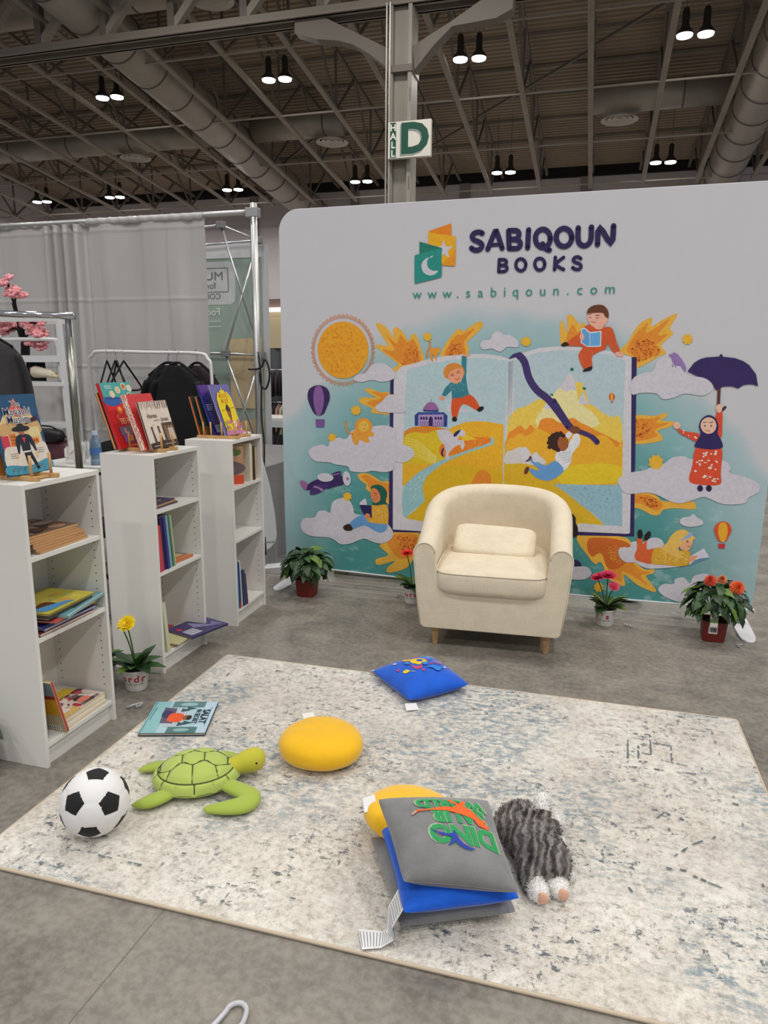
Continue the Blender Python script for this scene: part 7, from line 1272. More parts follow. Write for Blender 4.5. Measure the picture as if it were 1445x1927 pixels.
limb([(-.08,.07,.028), (-.12,.09,.026), (-.16,.098,.022), (-.195,.095,.018), (-.212,.093,.016)], [.024,.028,.026,.016,.003], 'rear_flipper', tg)
hd = limb([(.11,.0,.045), (.145,.008,.052), (.175,.015,.058), (.205,.022,.058), (.228,.028,.05), (.24,.03,.046)], [.032,.034,.041,.043,.032,.006], 'head', ty, 1.0)
for s in (-1, 1):
    m = MB(); m.ell((.208, .022 + s*.0395, .066), (.006, .004, .006), 12, 8); m.build('eye', mat('eye_black', S(14,14,14), .15), hd, smooth=True)
    m = MB(); m.ell((.208, .022 + s*.0385, .066), (.0095, .003, .0095), 14, 8); m.build('eye_ring', mat('eye_tan', S(206,196,120), .6), hd, smooth=True)
m = MB(); m.tube([(.236, .012, .036), (.243, .03, .034), (.236, .05, .036)], .0012, 6); m.build('mouth', mat('mouth_dark', S(90,84,30), .8), hd)
# cushions
plush = lambda nm, c: mat(nm, c, .85, var=(13, .15), bmp=(220, .35, .003), sheen=.45)
tagm = mat('care_label', S(226,226,226), .7)
class Cush:
    """square plush cushion spanned between four seam corners: back left, back right, front right, front left"""
    def __init__(s, cs, T): s.c = [Vector(q) for q in cs]; s.T = T; s.o = sum(s.c, Vector())/4; a, b_, c_, d = s.c; s.n = ((b_ - d).cross(a - c_)).normalized(); s.n = s.n if s.n.z > 0 else -s.n
    def at(s, u, v, side=1, off=0):
        p, r = 2*u - 1, 2*v - 1; pin = .055; k = 1 - .035*abs(p*r)**5
        uu = .5 + (u - .5)*(1 - pin*(1 - r*r))*k; vv = .5 + (v - .5)*(1 - pin*(1 - p*p))*k
        a, b_, c_, d = s.c; P = (d*(1-uu) + c_*uu)*(1-vv) + (a*(1-uu) + b_*uu)*vv
        h = max(0, (1 - abs(p)**2.2)*(1 - abs(r)**2.2))**.5; h *= 1 + .05*noise.noise((u*3, v*3, s.T*50)); return P - s.o + s.n*(side*s.T*h + off)
    def make(s, name, lab, mt, cat='cushion'):
        r = thing(name, lab, cat, s.o); m = MB(); N = 40
        e = lambda q: .5 - .5*math.cos(PI*q)
        m.grid(N, N, lambda i, j: s.at(e(i), e(j), 1)); m.grid(N, N, lambda i, j: s.at(e(i), e(j), -1), flip=True); m.build('cushion_cover', mt, r, smooth=True, weld=.0006)
        m = MB(); L = [(0, k/20) for k in range(20)] + [(k/20, 1) for k in range(20)] + [(1, 1 - k/20) for k in range(20)] + [(1 - k/20, 0) for k in range(21)]
        m.tube([s.at(u, v, 0) for u, v in L], .0016, 6, caps=False); m.build('seam', mt, r, smooth=True); return r
    def fn(s): return lambda u, v, w: s.at(min(1, max(0, u)), min(1, max(0, v)), 1, w)
ora = S(232,98,34); grn = S(40,150,84); rim = S(150,172,140)
dc = Cush(((-.535,1.815,.225), (-.218,1.905,.225), (-.098,1.63,.155), (-.388,1.56,.175)), .064)
dino = dc.make('grey_cushion', 'grey plush cushion with dinosaur lettering on top of the cushion pile', plush('plush_grey', S(124,124,125)))
pr = Print(.0004, .0008)
for tx, x, y, hgt, sx in (('DINO', .615, .47, .27, .86), ('SAUR', .625, .69, .25, .80), ('WORLD', .585, .83, .18, .92)):
    pr.text(tx, x, y + .012, hgt*1.06, rim, .05, rot=PI, sx=sx*1.0); pr.text(tx, x, y, hgt, grn, .05, rot=PI, sx=sx)
i0 = len(pr.v)
pr.poly([(.2,.746),(.259,.8),(.378,.807),(.512,.85),(.616,.846),(.637,.889),(.592,.927),(.573,.959),(.595,.975),(.635,.939),(.67,.908),(.696,.951),(.727,.962),(.732,.925),(.709,.889),(.736,.845),(.782,.802),(.799,.76),(.826,.72),(.876,.718),(.855,.688),(.887,.652),(.879,.622),(.839,.623),(.787,.637),(.757,.704),(.689,.734),(.618,.758),(.537,.791),(.416,.794),(.275,.78),(.215,.74)], ora)
pr.poly([(.2,.75),(.24,.79),(.255,.78),(.212,.738)], S(190,170,150))
pr.poly([(.318,.561),(.384,.514),(.471,.495),(.514,.507),(.539,.547),(.547,.499),(.558,.446),(.587,.403),(.647,.375),(.688,.365),(.642,.352),(.585,.358),(.543,.387),(.522,.418),(.474,.389),(.44,.374),(.489,.429),(.489,.468),(.415,.477),(.354,.519)], S(38,62,160))
pr.v[i0:] = [(u, v - .13, w) for u, v, w in pr.v[i0:]]
pr.build('embroidery', dino, ink('thread', .8, (300, .5, .003)), fn=dc.fn(), maxlen=.03)
bl = plush('plush_blue', S(0,88,204))
b1 = Cush(((-.545,1.865,.112), (-.225,1.96,.114), (-.097,1.665,.112), (-.377,1.525,.112)), .058); r1 = b1.make('blue_cushion', 'blue plush cushion under the dinosaur cushion in the pile', bl)
def confetti(pr, seed, n, box):
    q = random.Random(seed)
    for k in range(n):
        x, y = q.uniform(box[0], box[2]), q.uniform(box[1], box[3]); c = q.choice([S(226,190,40), S(214,60,90), S(40,120,210), S(226,226,230)]); r = q.uniform(.012, .022)
        pr.poly([(x + r*(1 if k2 % 2 else .45)*math.cos(k2*PI/5), y + r*(1 if k2 % 2 else .45)*math.sin(k2*PI/5)) for k2 in range(10)], c)
pr = Print(.0004, .0008); confetti(pr, 3, 8, (.3, .17, .75, .3)); pr.build('embroidery', r1, ink('thread', .8), fn=b1.fn(), maxlen=.03)
g2 = Cush(((-.575,1.87,.052), (-.23,1.985,.054), (-.105,1.685,.052), (-.392,1.548,.05)), .042); r2 = g2.make('grey_cushion', 'grey plush cushion at the bottom of the cushion pile', plush('plush_grey', (0,0,0)))
b2_ = Cush(((-.925,3.035,.052), (-.69,3.275,.056), (-.455,3.03,.05), (-.68,2.80,.048)), .062); r3 = b2_.make('blue_cushion', 'blue plush cushion with bright embroidered shapes at the back edge of the rug', bl)
pr = Print(.0004, .0008); YL = S(236,200,40); PK = S(220,66,100); LB = S(44,130,220)
def BQ(x, y): return (x, y)
pr.ell(.66,.82,.13,.13,YL); pr.ell(.685,.83,.05,.05,S(20,80,190)); pr.poly([(.48,.76),(.47,.6),(.56,.58),(.63,.68),(.56,.64),(.5,.68)], PK, True); pr.ell(.585,.745,.03,.055,YL); pr.ell(.52,.93,.06,.05,YL); pr.stroke([(.46,.9),(.6,.97)],.02,PK); pr.ell(.32,.62,.05,.04,YL); pr.stroke([(.36,.59),(.42,.54)],.012,S(200,200,120))
for x, y, c in ((.25,.73,PK),(.545,.505,PK),(.773,.64,PK),(.907,.49,S(230,230,225)),(.314,.92,S(230,230,225)),(.7,.96,PK)): pr.poly([(x + .035*(1 if k % 2 else .45)*math.cos(k*PI/5), y + .035*(1 if k % 2 else .45)*math.sin(k*PI/5)) for k in range(10)], c)
pr.poly([(.62,.55),(.7,.5),(.72,.42),(.78,.42),(.86,.5),(.8,.53),(.76,.58),(.68,.56)], LB, True); pr.ell(.667,.66,.045,.05,LB); pr.ell(.45,.8,.04,.05,LB); pr.stroke([(.82,.66),(.87,.6),(.92,.6)],.018,PK); pr.stroke([(.84,.69),(.9,.64),(.94,.64)],.014,S(220,150,160)); pr.stroke([(.86,.9),(.94,.84)],.014,S(230,220,160))
q = random.Random(9)
for k in range(16): x, y = .83 + q.uniform(-.06,.06), .8 + q.uniform(-.06,.07); pr.stroke([(x,y),(x + q.uniform(-.03,.03), y + q.uniform(-.03,.03))], .01, S(120,170,230))
pr.v = [(u - .10, v - .17, w) for u, v, w in pr.v]
pr.build('embroidery', r3, ink('thread', .8), fn=b2_.fn(), maxlen=.03)
def label_(parent, o, pts, nm='care_tag', lines=True):
    """fabric care tag: a thin bent strip through (x,y,z) pairs of edge points"""
    m = MB(); L = [(Vector(a), Vector(b_)) for a, b_ in pts]; n = len(L); up = Vector((0,0,.0008))
    for a, b_ in zip(L, L[1:]): m.face((a[0]-o, b_[0]-o, b_[1]-o, a[1]-o)); m.face((a[0]-o+up, a[1]-o+up, b_[1]-o+up, b_[0]-o+up))
    t_ = m.build(nm, tagm, parent)
    if lines:
        m = MB()
        for a, b_ in zip(L, L[1:]):
            for k in range(7):
                f0, f1_ = (k + .5)/7, (k + .72)/7; g = lambda f, s: a[0].lerp(b_[0], f).lerp(a[1].lerp(b_[1], f), s) - o + up*1.6
                m.face((g(f0,.12), g(f1_,.12), g(f1_,.9), g(f0,.9)))
        m.build('print_lines', mat('label_ink', S(110,110,116), .8), t_)
o = r1.location; label_(r1, Vector(o), [((-.41,1.62,.115), (-.377,1.548,.118)), ((-.437,1.60,.06), (-.407,1.53,.06)), ((-.428,1.553,.022), (-.392,1.515,.022))])
o = r2.location; label_(r2, Vector(o), [((-.405,1.575,.03), (-.397,1.53,.03)), ((-.44,1.56,.0165), (-.43,1.505,.0165)), ((-.505,1.55,.0155), (-.475,1.488,.0155))])
o = r3.location; label_(r3, Vector(o), [((-.9,3.06,.045), (-.86,3.12,.045)), ((-.955,3.1,.02), (-.9,3.145,.02))], lines=False); label_(r3, Vector(o), [((-.7,2.80,.03), (-.655,2.82,.03)), ((-.685,2.765,.0155), (-.635,2.79,.0155))], lines=False)
def yellow(nm, lab, loc, rx, ry, T, rz=0, tilt=(0,0)):
    r = thing(nm, lab, 'cushion', loc, rz); r.rotation_euler = (tilt[0], tilt[1], rz); m = MB()
    def fn(i, j):
        a = 2*PI*j; f = PI*(i - .5); cf = max(0, math.cos(f))**.62; k = 1 + .05*math.cos(a) + .02*math.cos(3*a + 1); s_ = math.sin(f)
        return (rx*cf*k*math.cos(a), ry*cf*k*math.sin(a), T*math.copysign(abs(s_)**.9, s_)*(1 + .04*noise.noise((math.cos(a)*2, math.sin(a)*2, s_))))
    m.grid(28, 64, fn); m.build('cushion_cover', mat('plush_yellow', S(240,186,16), .85, var=(9, .05), bmp=(220, .35, .003), sheen=.5), r, smooth=True, weld=.0005); return r
y1 = yellow('yellow_cushion', 'round plain yellow plush cushion lying alone in the middle of the rug', (-.908,2.312,TOPZ + .062), .160, .150, .062)
o = Vector((-.908,2.312,TOPZ+.062)); label_(y1, o, [((-1.005,2.415,.075), (-.965,2.43,.075)), ((-1.035,2.45,.105), (-.995,2.475,.105))], lines=False)
y2 = yellow('yellow_cushion', 'round yellow plush cushion tucked behind the dinosaur cushion pile', (-.468,1.958,.094), .152, .145, .05, tilt=(-.12, .06))
m = MB(); m.box((-.02,-.03,-.0006), (.02,.03,.0006)); t_ = m.build('care_tag', tagm, y2); t_.location = (-.12,-.05,.03); t_.rotation_euler = (.3,-.4,.3)
# plush cat, lying on its belly, feet to the viewer
catm, t, b = nt('tabby_plush')
wv = node(t, 'ShaderNodeTexWave', Scale=13.0, Distortion=6.5, Detail=2.0); tc = node(t, 'ShaderNodeTexCoord'); t.links.new(tc.outputs['Object'], wv.inputs['Vector']); wv.inputs['Detail Scale'].default_value = 2.0
c = ramp(t, wv.outputs['Fac'], [(.2, S(38,34,34)), (.5, S(84,78,76)), (.8, S(150,143,138))])
c = mix(t, .35, c, ramp(t, nz(t, 30, 4), [(.35, S(30,28,28)), (.65, S(150,144,140))])); t.links.new(c, b.inputs['Base Color']); b.inputs['Roughness'].default_value = .9; b.inputs['Sheen Weight'].default_value = .3
wht = mat('plush_fur_white', S(232,230,226), .9, sheen=.4); pnk = mat('paw_pad', S(222,172,146), .8, sheen=.2)
CO = Vector((-.07,1.95,TOPZ)); cat = thing('plush_cat', 'grey tabby plush cat with white paws lying beside the cushion pile', 'soft toy', CO)
def blob(parts, nm, mt, parent, vox=.006, n=0, fl=.012):
    m = MB()
    for a, b_, r0, r1_ in parts:
        a, b_ = Vector(a) - CO, Vector(b_) - CO
        for k in range(7):
            f = k/6; p = a.lerp(b_, f); r = r0 + (r1_ - r0)*f; p.z = max(p.z, r*.85 - .002); m.ell(p, (r, r, r), 14, 10)
    o = m.build(nm, mt, parent); md = o.modifiers.new('remesh', 'REMESH'); md.mode = 'VOXEL'; md.voxel_size = vox; md.use_smooth_shade = True; s_ = o.modifiers.new('soft', 'SMOOTH'); s_.iterations = 6; s_.factor = .6
    if n:
        q = random.Random(len(nm)*7 + len(parts)); fm_ = MB(); sph = []
        for a, b_, r0, r1_ in parts:
            a, b_ = Vector(a) - CO, Vector(b_) - CO
            for k in range(7):
                f = k/6; p = a.lerp(b_, f); r = r0 + (r1_ - r0)*f; p.z = max(p.z, r*.85 - .002); sph.append((p, r))
        made = 0; W = [r*r for p, r in sph]
        while made < n:
            c_, r = q.choices(sph, W)[0]; d = Vector((q.gauss(0,1), q.gauss(0,1), q.gauss(0,1))).normalized(); p = c_ + d*r*.95
            if p.z < .002 or any((p - c2).length < r2*.9 for c2, r2 in sph if c2 is not c_): continue
            tip = p + (d + Vector((q.gauss(0,.5), q.gauss(0,.5) - .3, q.gauss(0,.4)))).normalized()*fl*q.uniform(.6, 1.1); sd = d.cross(Vector((q.gauss(0,1), q.gauss(0,1), q.gauss(0,1)))).normalized()*.0016
            fm_.face((p + sd, p - sd, tip)); made += 1
        fm_.build('fur', mt, o, stuff=True)
    return o
blob([((-.155,2.035,.065), (-.128,2.055,.07), .062, .066), ((-.135,2.01,.06), (-.08,1.95,.064), .056, .07), ((-.08,1.95,.064), (-.035,1.9,.06), .072, .064), ((-.09,1.9,.045), (-.078,1.83,.035), .045, .03), ((-.035,1.9,.045), (-.014,1.86,.036), .042, .032),
      ((-.066,2.0,.09), (-.07,2.045,.125), .027, .026), ((-.045,2.0,.065), (-.036,2.06,.065), .032, .028)], 'body', catm, cat, n=9000)
for parts, nm in (([((-.068,1.825,.034), (-.056,1.797,.036), .029, .028)], 'hind_paw'), ([((-.013,1.852,.034), (-.002,1.828,.036), .029, .028)], 'hind_paw'), ([((-.07,2.05,.13), (-.07,2.075,.142), .027, .026)], 'fore_paw'), ([((-.033,2.085,.065), (-.03,2.12,.06), .031, .03)], 'fore_paw'), ([((.0,1.90,.022), (.022,1.905,.022), .022, .02)], 'tail_tip'), ([((-.105,2.09,.095), (-.096,2.118,.088), .026, .03)], 'cheek')):
    o_ = blob(parts, nm, wht, cat, .005, 900, .009)
    if nm == 'hind_paw':
        a = Vector(parts[0][1]) - CO; m = MB(); m.ell((a.x + .011, a.y - .022, a.z + .002), (.016, .008, .018), 14, 8); m.build('paw_pad', pnk, o_, smooth=True)
label_(cat, CO, [((-.045,1.985,.105), (.0,1.985,.09)), ((-.025,1.94,.112), (.012,1.935,.095)), ((-.005,1.9,.09), (.03,1.895,.07))])
# book on the rug
def salat(p, w, h):
    p.rect(0, 0, w, h, S(172,204,214)); p.rect(0, .8*h, w, h, S(184,210,224)); p.rect(0, 0, w, .26*h, S(140,190,194)); U = lambda L: [(x*w, y*h) for x, y in L]
    p.rect(.0, .3*h, .2*w, .82*h, S(96,130,134)); p.rect(.82*w, .4*h, w, .85*h, S(84,124,124)); p.ell(.1*w, .56*h, .06*w, .14*h, S(150,186,190)); p.ell(.91*w, .62*h, .05*w, .12*h, S(140,180,180))
    p.rect(.22*w, .3*h, .8*w, .62*h, S(196,206,214)); [p.rect(.22*w, (.33 + k*.05)*h, .8*w, (.338 + k*.05)*h, S(130,140,152)) for k in range(6)]
    p.poly(U([(.2,.2),(.7,.24),(.72,.44),(.24,.4)]), S(92,86,108)); p.poly(U([(.3,.22),(.5,.22),(.56,.36),(.36,.36)]), S(60,50,96), True)
    p.poly(U([(.42,.34),(.64,.34),(.68,.5),(.62,.56),(.46,.56),(.4,.48)]), S(232,90,44), True); p.ell(.54*w, .61*h, .075*w, .06*h, S(150,90,60)); p.ell(.54*w, .655*h, .075*w, .04*h, S(50,44,40))
    for x, y in ((.3,.56),(.24,.64),(.74,.6),(.7,.68)): p.poly(U([(x-.06,y-.08),(x+.06,y-.08),(x,y+.07)]), S(52,90,92))
    p.text('IN SECRET', .5*w, .725*h, .115*h, S(30,44,60), .02, sx=.85); p.text('SALAT', .5*w, .83*h, .155*h, S(30,44,60), .03); p.rect(.2*w, .94*h, .8*w, .948*h, S(90,120,140)); p.rect(.2*w, .06*h, .6*w, .07*h, S(70,110,120)); p.rect(0, .02*h, w, .03*h, S(96,150,156))
SX, SY = Vector((-1.400,2.325,0)), 0
ex = (Vector((-1.486,2.59,0)) - Vector((-1.402,2.327,0))); ey = Vector((-1.402,2.327,0)) - Vector((-1.659,2.249,0))
xh = -ex.normalized()      # width axis of the cover runs toward the viewer
yh = Vector((0,0,1)).cross(xh)
book('pale blue picture book lying on the left edge of the rug', .272, .266, .012, S(60,72,84), axes(Vector((-1.74,2.508,TOPZ + .0012)), xh, yh, (0,0,1)), spine=S(40,52,62), prt=salat)
# clear plastic hanger hook and bits of litter on the concrete
clr = mat('clear_plastic', S(222,222,228), .2, trans=.35, spec=.6)
m = MB(); m.tube(smooth_poly([(-.745,1.16,.007), (-.733,1.20,.007), (-.724,1.235,.008), (-.722,1.25,.008), (-.712,1.262,.008), (-.697,1.266,.008), (-.682,1.257,.008), (-.675,1.24,.008), (-.673,1.215,.008), (-.685,1.19,.008)], False, 5), .0062, 10); tag(m.build('plastic_hook', clr, smooth=True), 'clear plastic hook on the concrete at the bottom edge of the photo', 'hook')
def litter(x, y, s, seed, lab):
    q = random.Random(seed); m = MB(); P2 = [Vector((q.uniform(-s,s), q.uniform(-s,s), q.uniform(.004, s*.8))) for _ in range(9)]; m.tube(smooth_poly([tuple(v) for v in P2], False, 3), .0028, 5, flat=.4); o_ = m.build('plastic_scrap', clr, smooth=True); o_.location = (x, y, 0); tag(o_, lab, 'litter')
litter(.275,4.17,.028,1,'crumpled clear plastic scrap right of the pink flower pot'); litter(-1.135,4.3,.022,2,'small clear plastic scrap left of the red flower pot'); litter(.59,4.4,.05,3,'clear plastic strip under the banner hem, left of the orange dahlia'); litter(-1.83,2.48,.03,4,'curled clear plastic scrap in front of the yellow flower pot'); litter(.84,4.02,.018,5,'tiny clear plastic scrap right of the orange dahlia pot')
# ------------------------------------------------------------------ potted plants
lgm = [mat('leaf_dark', S(36,64,32), .45, var=(20, .25)), mat('leaf_mid', S(50,84,40), .45, var=(20, .25)), mat('leaf_light', S(96,128,44), .5, var=(20, .2))]
stemm = mat('plant_stem', S(62,96,44), .6); soilm = mat('potting_soil', S(40,30,24), .95, bmp=(80, .6, .01))
def leaf_mesh(L, W, droop, ser=0):
    m = MB(); n = 7; rows = []
    for i in range(n + 1):
        f = i/n; w = W*(math.sin(PI*min(1, f*.93 + .05))**.75)*(1 - .35*f); y = L*f; z = -droop*L*f*f
        if ser and 0 < i < n: w *= 1 + ser*(1 if i % 2 else -1)
        rows.append(m.ring([(-w, y, z + w*.28), (-w*.5, y, z + w*.1), (0, y, z - w*.02), (w*.5, y, z + w*.1), (w, y, z + w*.28)]))
    m.skin(rows, closed=False, caps=False); return m
LM = {}
for nm, L, W, d, s_ in (('gerbera', .12, .04, .35, .06), ('broad', .082, .033, .6, .0), ('dahlia', .074, .027, .6, .14)):
    LM[nm] = [leaf_mesh(L*k, W*k, d, s_).mesh('leaf', mt, True) for k in (1, .8) for mt in lgm]
def leafat(p, az, pitch, kind, q, root, light=.15, roll=0):
    i = q.choice((0, 0, 1, 1)) if q.random() > light else 2
    me = LM[kind][i + (3 if q.random() < .4 else 0)]
    return link('leaf', me, root, Matrix.Translation(p) @ Matrix.Rotation(az - PI/2, 4, 'Z') @ Matrix.Rotation(pitch, 4, 'X') @ Matrix.Rotation(roll, 4, 'Y'))
def bloom(p, r, col, core, root, q, tilt=(0, 0), rows=4, nm='flower_head', cup=.2, full=.22):
    m = MB(); 
    for k in range(rows):
        n = max(7, 24 - 3*k); rr = r*(1 - (.2 if rows < 6 else .09)*k)
        for j in range(n):
            a = 2*PI*j/n + k*.13 + q.uniform(-.05, .05); w = rr*.15; el = cup + full*k + q.uniform(-.08, .08); ca, sa = math.cos(a), math.sin(a); ce, se = math.cos(el), math.sin(el)
            f = lambda d, s: (ca*ce*d - sa*s, sa*ce*d + ca*s, se*d + .002*k)
            m.face((f(rr*.12, -w*.4), f(rr*.6, -w), f(rr, -w*.35), f(rr, w*.35), f(rr*.6, w), f(rr*.12, w*.4)))
    o = m.build(nm, mat('petal_%d_%d' % (int(col[0]*999), int(col[2]*999)), col, .6, var=(60, .15)), root); o.location = p; o.rotation_euler = (tilt[0], tilt[1], 0)
    m = MB(); m.ell((0, 0, r*.1), (r*.2, r*.2, r*.12), 12, 8); m.build('flower_centre', mat('core_%d' % int(core[0]*999), core, .8), o, smooth=True); return o
potw = mat('pot_white', S(206,203,198), .45); inkr = S(176,40,66)
def potprint(root, r0, r1, h, seq, a0, grey=True):
    pr = Print(.0003, .0008)
    for k, ch in enumerate(seq): pr.text(ch, (k - (len(seq) - 1)/2)*.029, h*.5, .046, inkr, .03)
    if grey:
        for k in range(4): pr.rect(-.05 + k*.026, h*.38, -.03 + k*.026, h*.42, S(150,150,150))
    def fn(u, v, w):
        r = r0 + (r1 - r0)*v/h + w; a = a0 + u/(r0*.5 + r1*.5); return (r*math.cos(a), r*math.sin(a), v)
    pr.build('pot_lettering', root, ink('pot_ink', .5), fn=fn, maxlen=.02)
def gerbera(lab, loc, seed, flowers, seq, a0=-1.25, nleaf=13, scale=1.0):
    r = thing('gerbera_pot', lab, 'potted plant', loc); q = random.Random(seed); h, r0, r1 = .105, .046, .06
    m = MB(); m.lathe([(r0 - .004, .0), (r0, .006), (r1, h - .012), (r1 + .004, h - .01), (r1 + .004, h), (r1 - .002, h), (r1 - .006, h - .02)], 28, caps=False); m.lathe([(.001, .004), (r0 - .004, .004)], 28, caps=False); m.build('pot', potw, r, smooth=False)
    m = MB(); m.lathe([(.001, h - .012), (r1 - .007, h - .016)], 24, caps=False); m.build('soil', soilm, r)
    potprint(r, r0, r1, h, seq, a0)
    for k in range(nleaf):
        a = 2*PI*k/nleaf*2.4 + q.uniform(-.3, .3); leafat((.012*math.cos(a), .012*math.sin(a), h + q.uniform(-.01, .012)), a, q.uniform(.3, .8) if k % 3 else q.uniform(.85, 1.2), 'gerbera', q, r, .12)
    for (x, y, z, rr, col, tl) in flowers:
        m = MB(); m.tube(smooth_poly([(0, 0, h - .015), (x*.4, y*.4, h + (z - h)*.5), (x, y, z - .008)], False, 4), .0032, 8); m.build('stem', stemm, r, smooth=True)
        bloom((x, y, z), rr, col, S(90,40,30) if col[1] < .3 else S(190,130,20), r, q, tl)
    return r
YEL = S(255,212,8); RED = S(222,44,36); PNK = S(196,30,78)
gerbera('yellow gerbera in a white pot between the nearest and middle bookcases', (-1.935,2.645,0), 1, [(-.005,-.035,.325,.042,YEL,(.75,.1)), (-.045,-.02,.312,.032,YEL,(.5,-.9))], 'ordr', -1.22)
gerbera('leafy flowerless pot half hidden behind the nearest bookcase', (-2.1,2.62,0), 8, [], 'ordr', -1.0, 11)
gerbera('red gerbera in a white pot left of the armchair', (-1.015,4.21,0), 2, [(-.03,-.03,.325,.044,RED,(.25,0))], 'ordr', -1.25, 14)
gerbera('pink gerbera in a white pot right of the armchair', (.148,4.16,0), 3, [(.0,-.02,.30,.048,PNK,(.3,.05)), (-.055,-.02,.285,.042,PNK,(.3,-.3)), (.035,-.05,.25,.034,S(206,60,90),(.7,.2))], "r's", -1.9, 14)
def bushy(lab, loc, seed, R, H, kind, n, flowers, square=False, nm='dahlia_pot'):
    r = thing(nm, lab, 'potted plant', loc); q = random.Random(seed); pm = mat('pot_maroon', S(112,30,24), .45)
    h = .115; m = MB()
    k4 = lambda rr, z: [(rr*math.copysign(abs(math.cos(a))**.45, math.cos(a)), rr*math.copysign(abs(math.sin(a))**.45, math.sin(a)), z) for a in (2*PI*j/32 for j in range(32))]
    m.skin([m.ring(k4(rr, z)) for rr, z in ((.055, 0), (.058, .006), (.068, h), (.064, h), (.06, h - .02))], caps=True); m.build('pot', pm, r)
    m = MB(); m.lathe([(.001, h - .01), (.058, h - .014)], 20, caps=False); m.build('soil', soilm, r)
    for k in range(9):
        a = 2*PI*k/9; m = MB(); m.tube([(0, 0, h - .02), (R*.35*math.cos(a), R*.35*math.sin(a), h + (H - h)*.5), (R*.6*math.cos(a), R*.6*math.sin(a), H*.85)], .003, 6); m.build('stem', stemm, r, smooth=True)
    for k in range(n):
        f = (k + .5)/n; el = math.asin(1 - 1.25*f) if f < .95 else -.35; a = k*2.39996 + q.uniform(-.2, .2); c = (H + h)/2 - .01; s_ = q.uniform(.62, .98)
        p = (R*s_*math.cos(el)*math.cos(a), R*s_*math.cos(el)*math.sin(a), c + (H - h)*.52*s_*math.sin(el))
        leafat(p, a + q.uniform(-.6, .6), el*.6 - q.uniform(.1, .8), kind, q, r, .1 if p[2] > h + .03 else .35, q.uniform(-.4, .4))
    for (x, y, z, rr, col, tl) in flowers: bloom((x, y, z), rr, col, S(170,60,30), r, q, tl, 7, cup=-.25, full=.25)
    return r
ORG = S(226,98,46)
p1 = bushy('bushy green plant in a maroon pot at the left end of the banner', (-1.705,4.155,0), 5, .128, .315, 'broad', 130, [], nm='leafy_pot')
p2 = bushy('orange dahlia in a maroon pot at the right end of the banner', (.72,4.11,0), 6, .138, .34, 'dahlia', 150, [(-.05,-.06,.35,.036,S(206,74,48),(.6,-.3)), (.012,-.03,.35,.03,S(214,130,80),(.3,.1)), (.085,-.07,.325,.042,ORG,(.9,.4))])
m = MB(); m.box((-.022,-.0008,-.022), (.022,.0008,.022)); t_ = m.build('price_label', tagm, p2); t_.location = (-.012,-.0665,.073); t_.rotation_euler = (.08, 0, -.05)
pr = Print(.0003, .0011); [pr.rect(-.016 + k*.0058, -.012, -.0125 + k*.0058 + .001*(k % 2), .013, S(40,40,40)) for k in range(6)]; pr.build('barcode', t_, ink('label_print', .7), fn=lambda u, v, w: (u, -w, v))
m = MB(); m.box((-.02,-.001,-.05), (.02,.001,.05)); t_ = m.build('plant_tag', mat('tag_card', S(220,214,200), .5), p2); t_.location = (-.02,-.11,.16); t_.rotation_euler = (-.15,0,.1)
pr = Print(.0003, .0014); pr.ell(-.001,.022,.019,.022,S(222,140,100)); pr.ell(-.001,.022,.011,.013,S(190,60,30)); pr.ell(0,.022,.005,.006,S(110,30,20)); pr.rect(-.018,-.05,.018,-.03,S(230,228,220)); pr.rect(-.02,-.03,.02,-.012,S(120,140,60)); pr.build('tag_print', t_, ink('label_print', .7), fn=lambda u, v, w: (u, -w, v))
bushy('dark leafy plant cut by the left edge of the photo, beside the nearest bookcase', (-2.13,1.83,0), 12, .11, .25, 'broad', 60, [], nm='leafy_pot')
# ------------------------------------------------------------------ neighbouring stands on the left
drm, t, b = nt('grey_drape')
n1 = nz(t, 1.3, 4, .5, (1, 1, .25)); c = ramp(t, n1, [(.3, S(176,174,172)), (.7, S(197,195,193))]); t.links.new(c, b.inputs['Base Color']); b.inputs['Roughness'].default_value = .75; b.inputs['Sheen Weight'].default_value = .2
tc = node(t, 'ShaderNodeTexCoord'); sp = node(t, 'ShaderNodeSeparateXYZ'); t.links.new(tc.outputs['Object'], sp.inputs[0])
cr = mth(t, 'PINGPONG', sp.outputs[2], .24); crz = ramp(t, cr, [(0, 1), (.02, 0)]); bump(t, b, mth(t, 'ADD', mth(t, 'MULTIPLY', crz, .5), nz(t, 2.2, 3, .5, (1, 1, .4))), .35, .03)
def drape(lab, x0, x1, y, fold, n, gather=None, zt=2.452):
    r = thing('drape_curtain', lab, 'curtain', ((x0 + x1)/2, y, 0)); w = x1 - x0; m = MB()
    def fn(i, j):
        x = -w/2 + w*i; am = fold*(.35 + .65*(1 - j))
        if gather: am += .05*math.exp(-((i - gather)/.07)**2)
        ph = i*n*2*PI + .8*math.sin(i*9) + (18*PI*math.exp(-((i - gather)/.1)**2)*(i - gather)*3 if gather else 0)
        return (x + .012*math.sin(i*31 + j), am*math.sin(ph) + .3*am*math.sin(ph*2.3 + 1) + .006*math.sin(j*9 + i*14), .02 + (zt - .02)*j)
    m.grid(int(w*70), 14, fn); m.build('fabric', drm, r, smooth=True)
    m = MB(); m.grid(int(w*60), 8, lambda i, j: (-w/2 + w*i, .024*math.cos(2*PI*j) + .003*math.sin(i*n*14), zt + .012 + .024*math.sin(2*PI*j) + .003*math.sin(i*n*20))); m.build('rod_pocket', drm, r, smooth=True)
drape('gathered grey drape hanging from the left half of the pipe', -6.2, -3.62, 4.72, .035, 9, .93)
drape('smooth creased grey drape hanging from the pipe behind the clothes rail', -3.60, -2.655, 4.70, .018, 3.5)
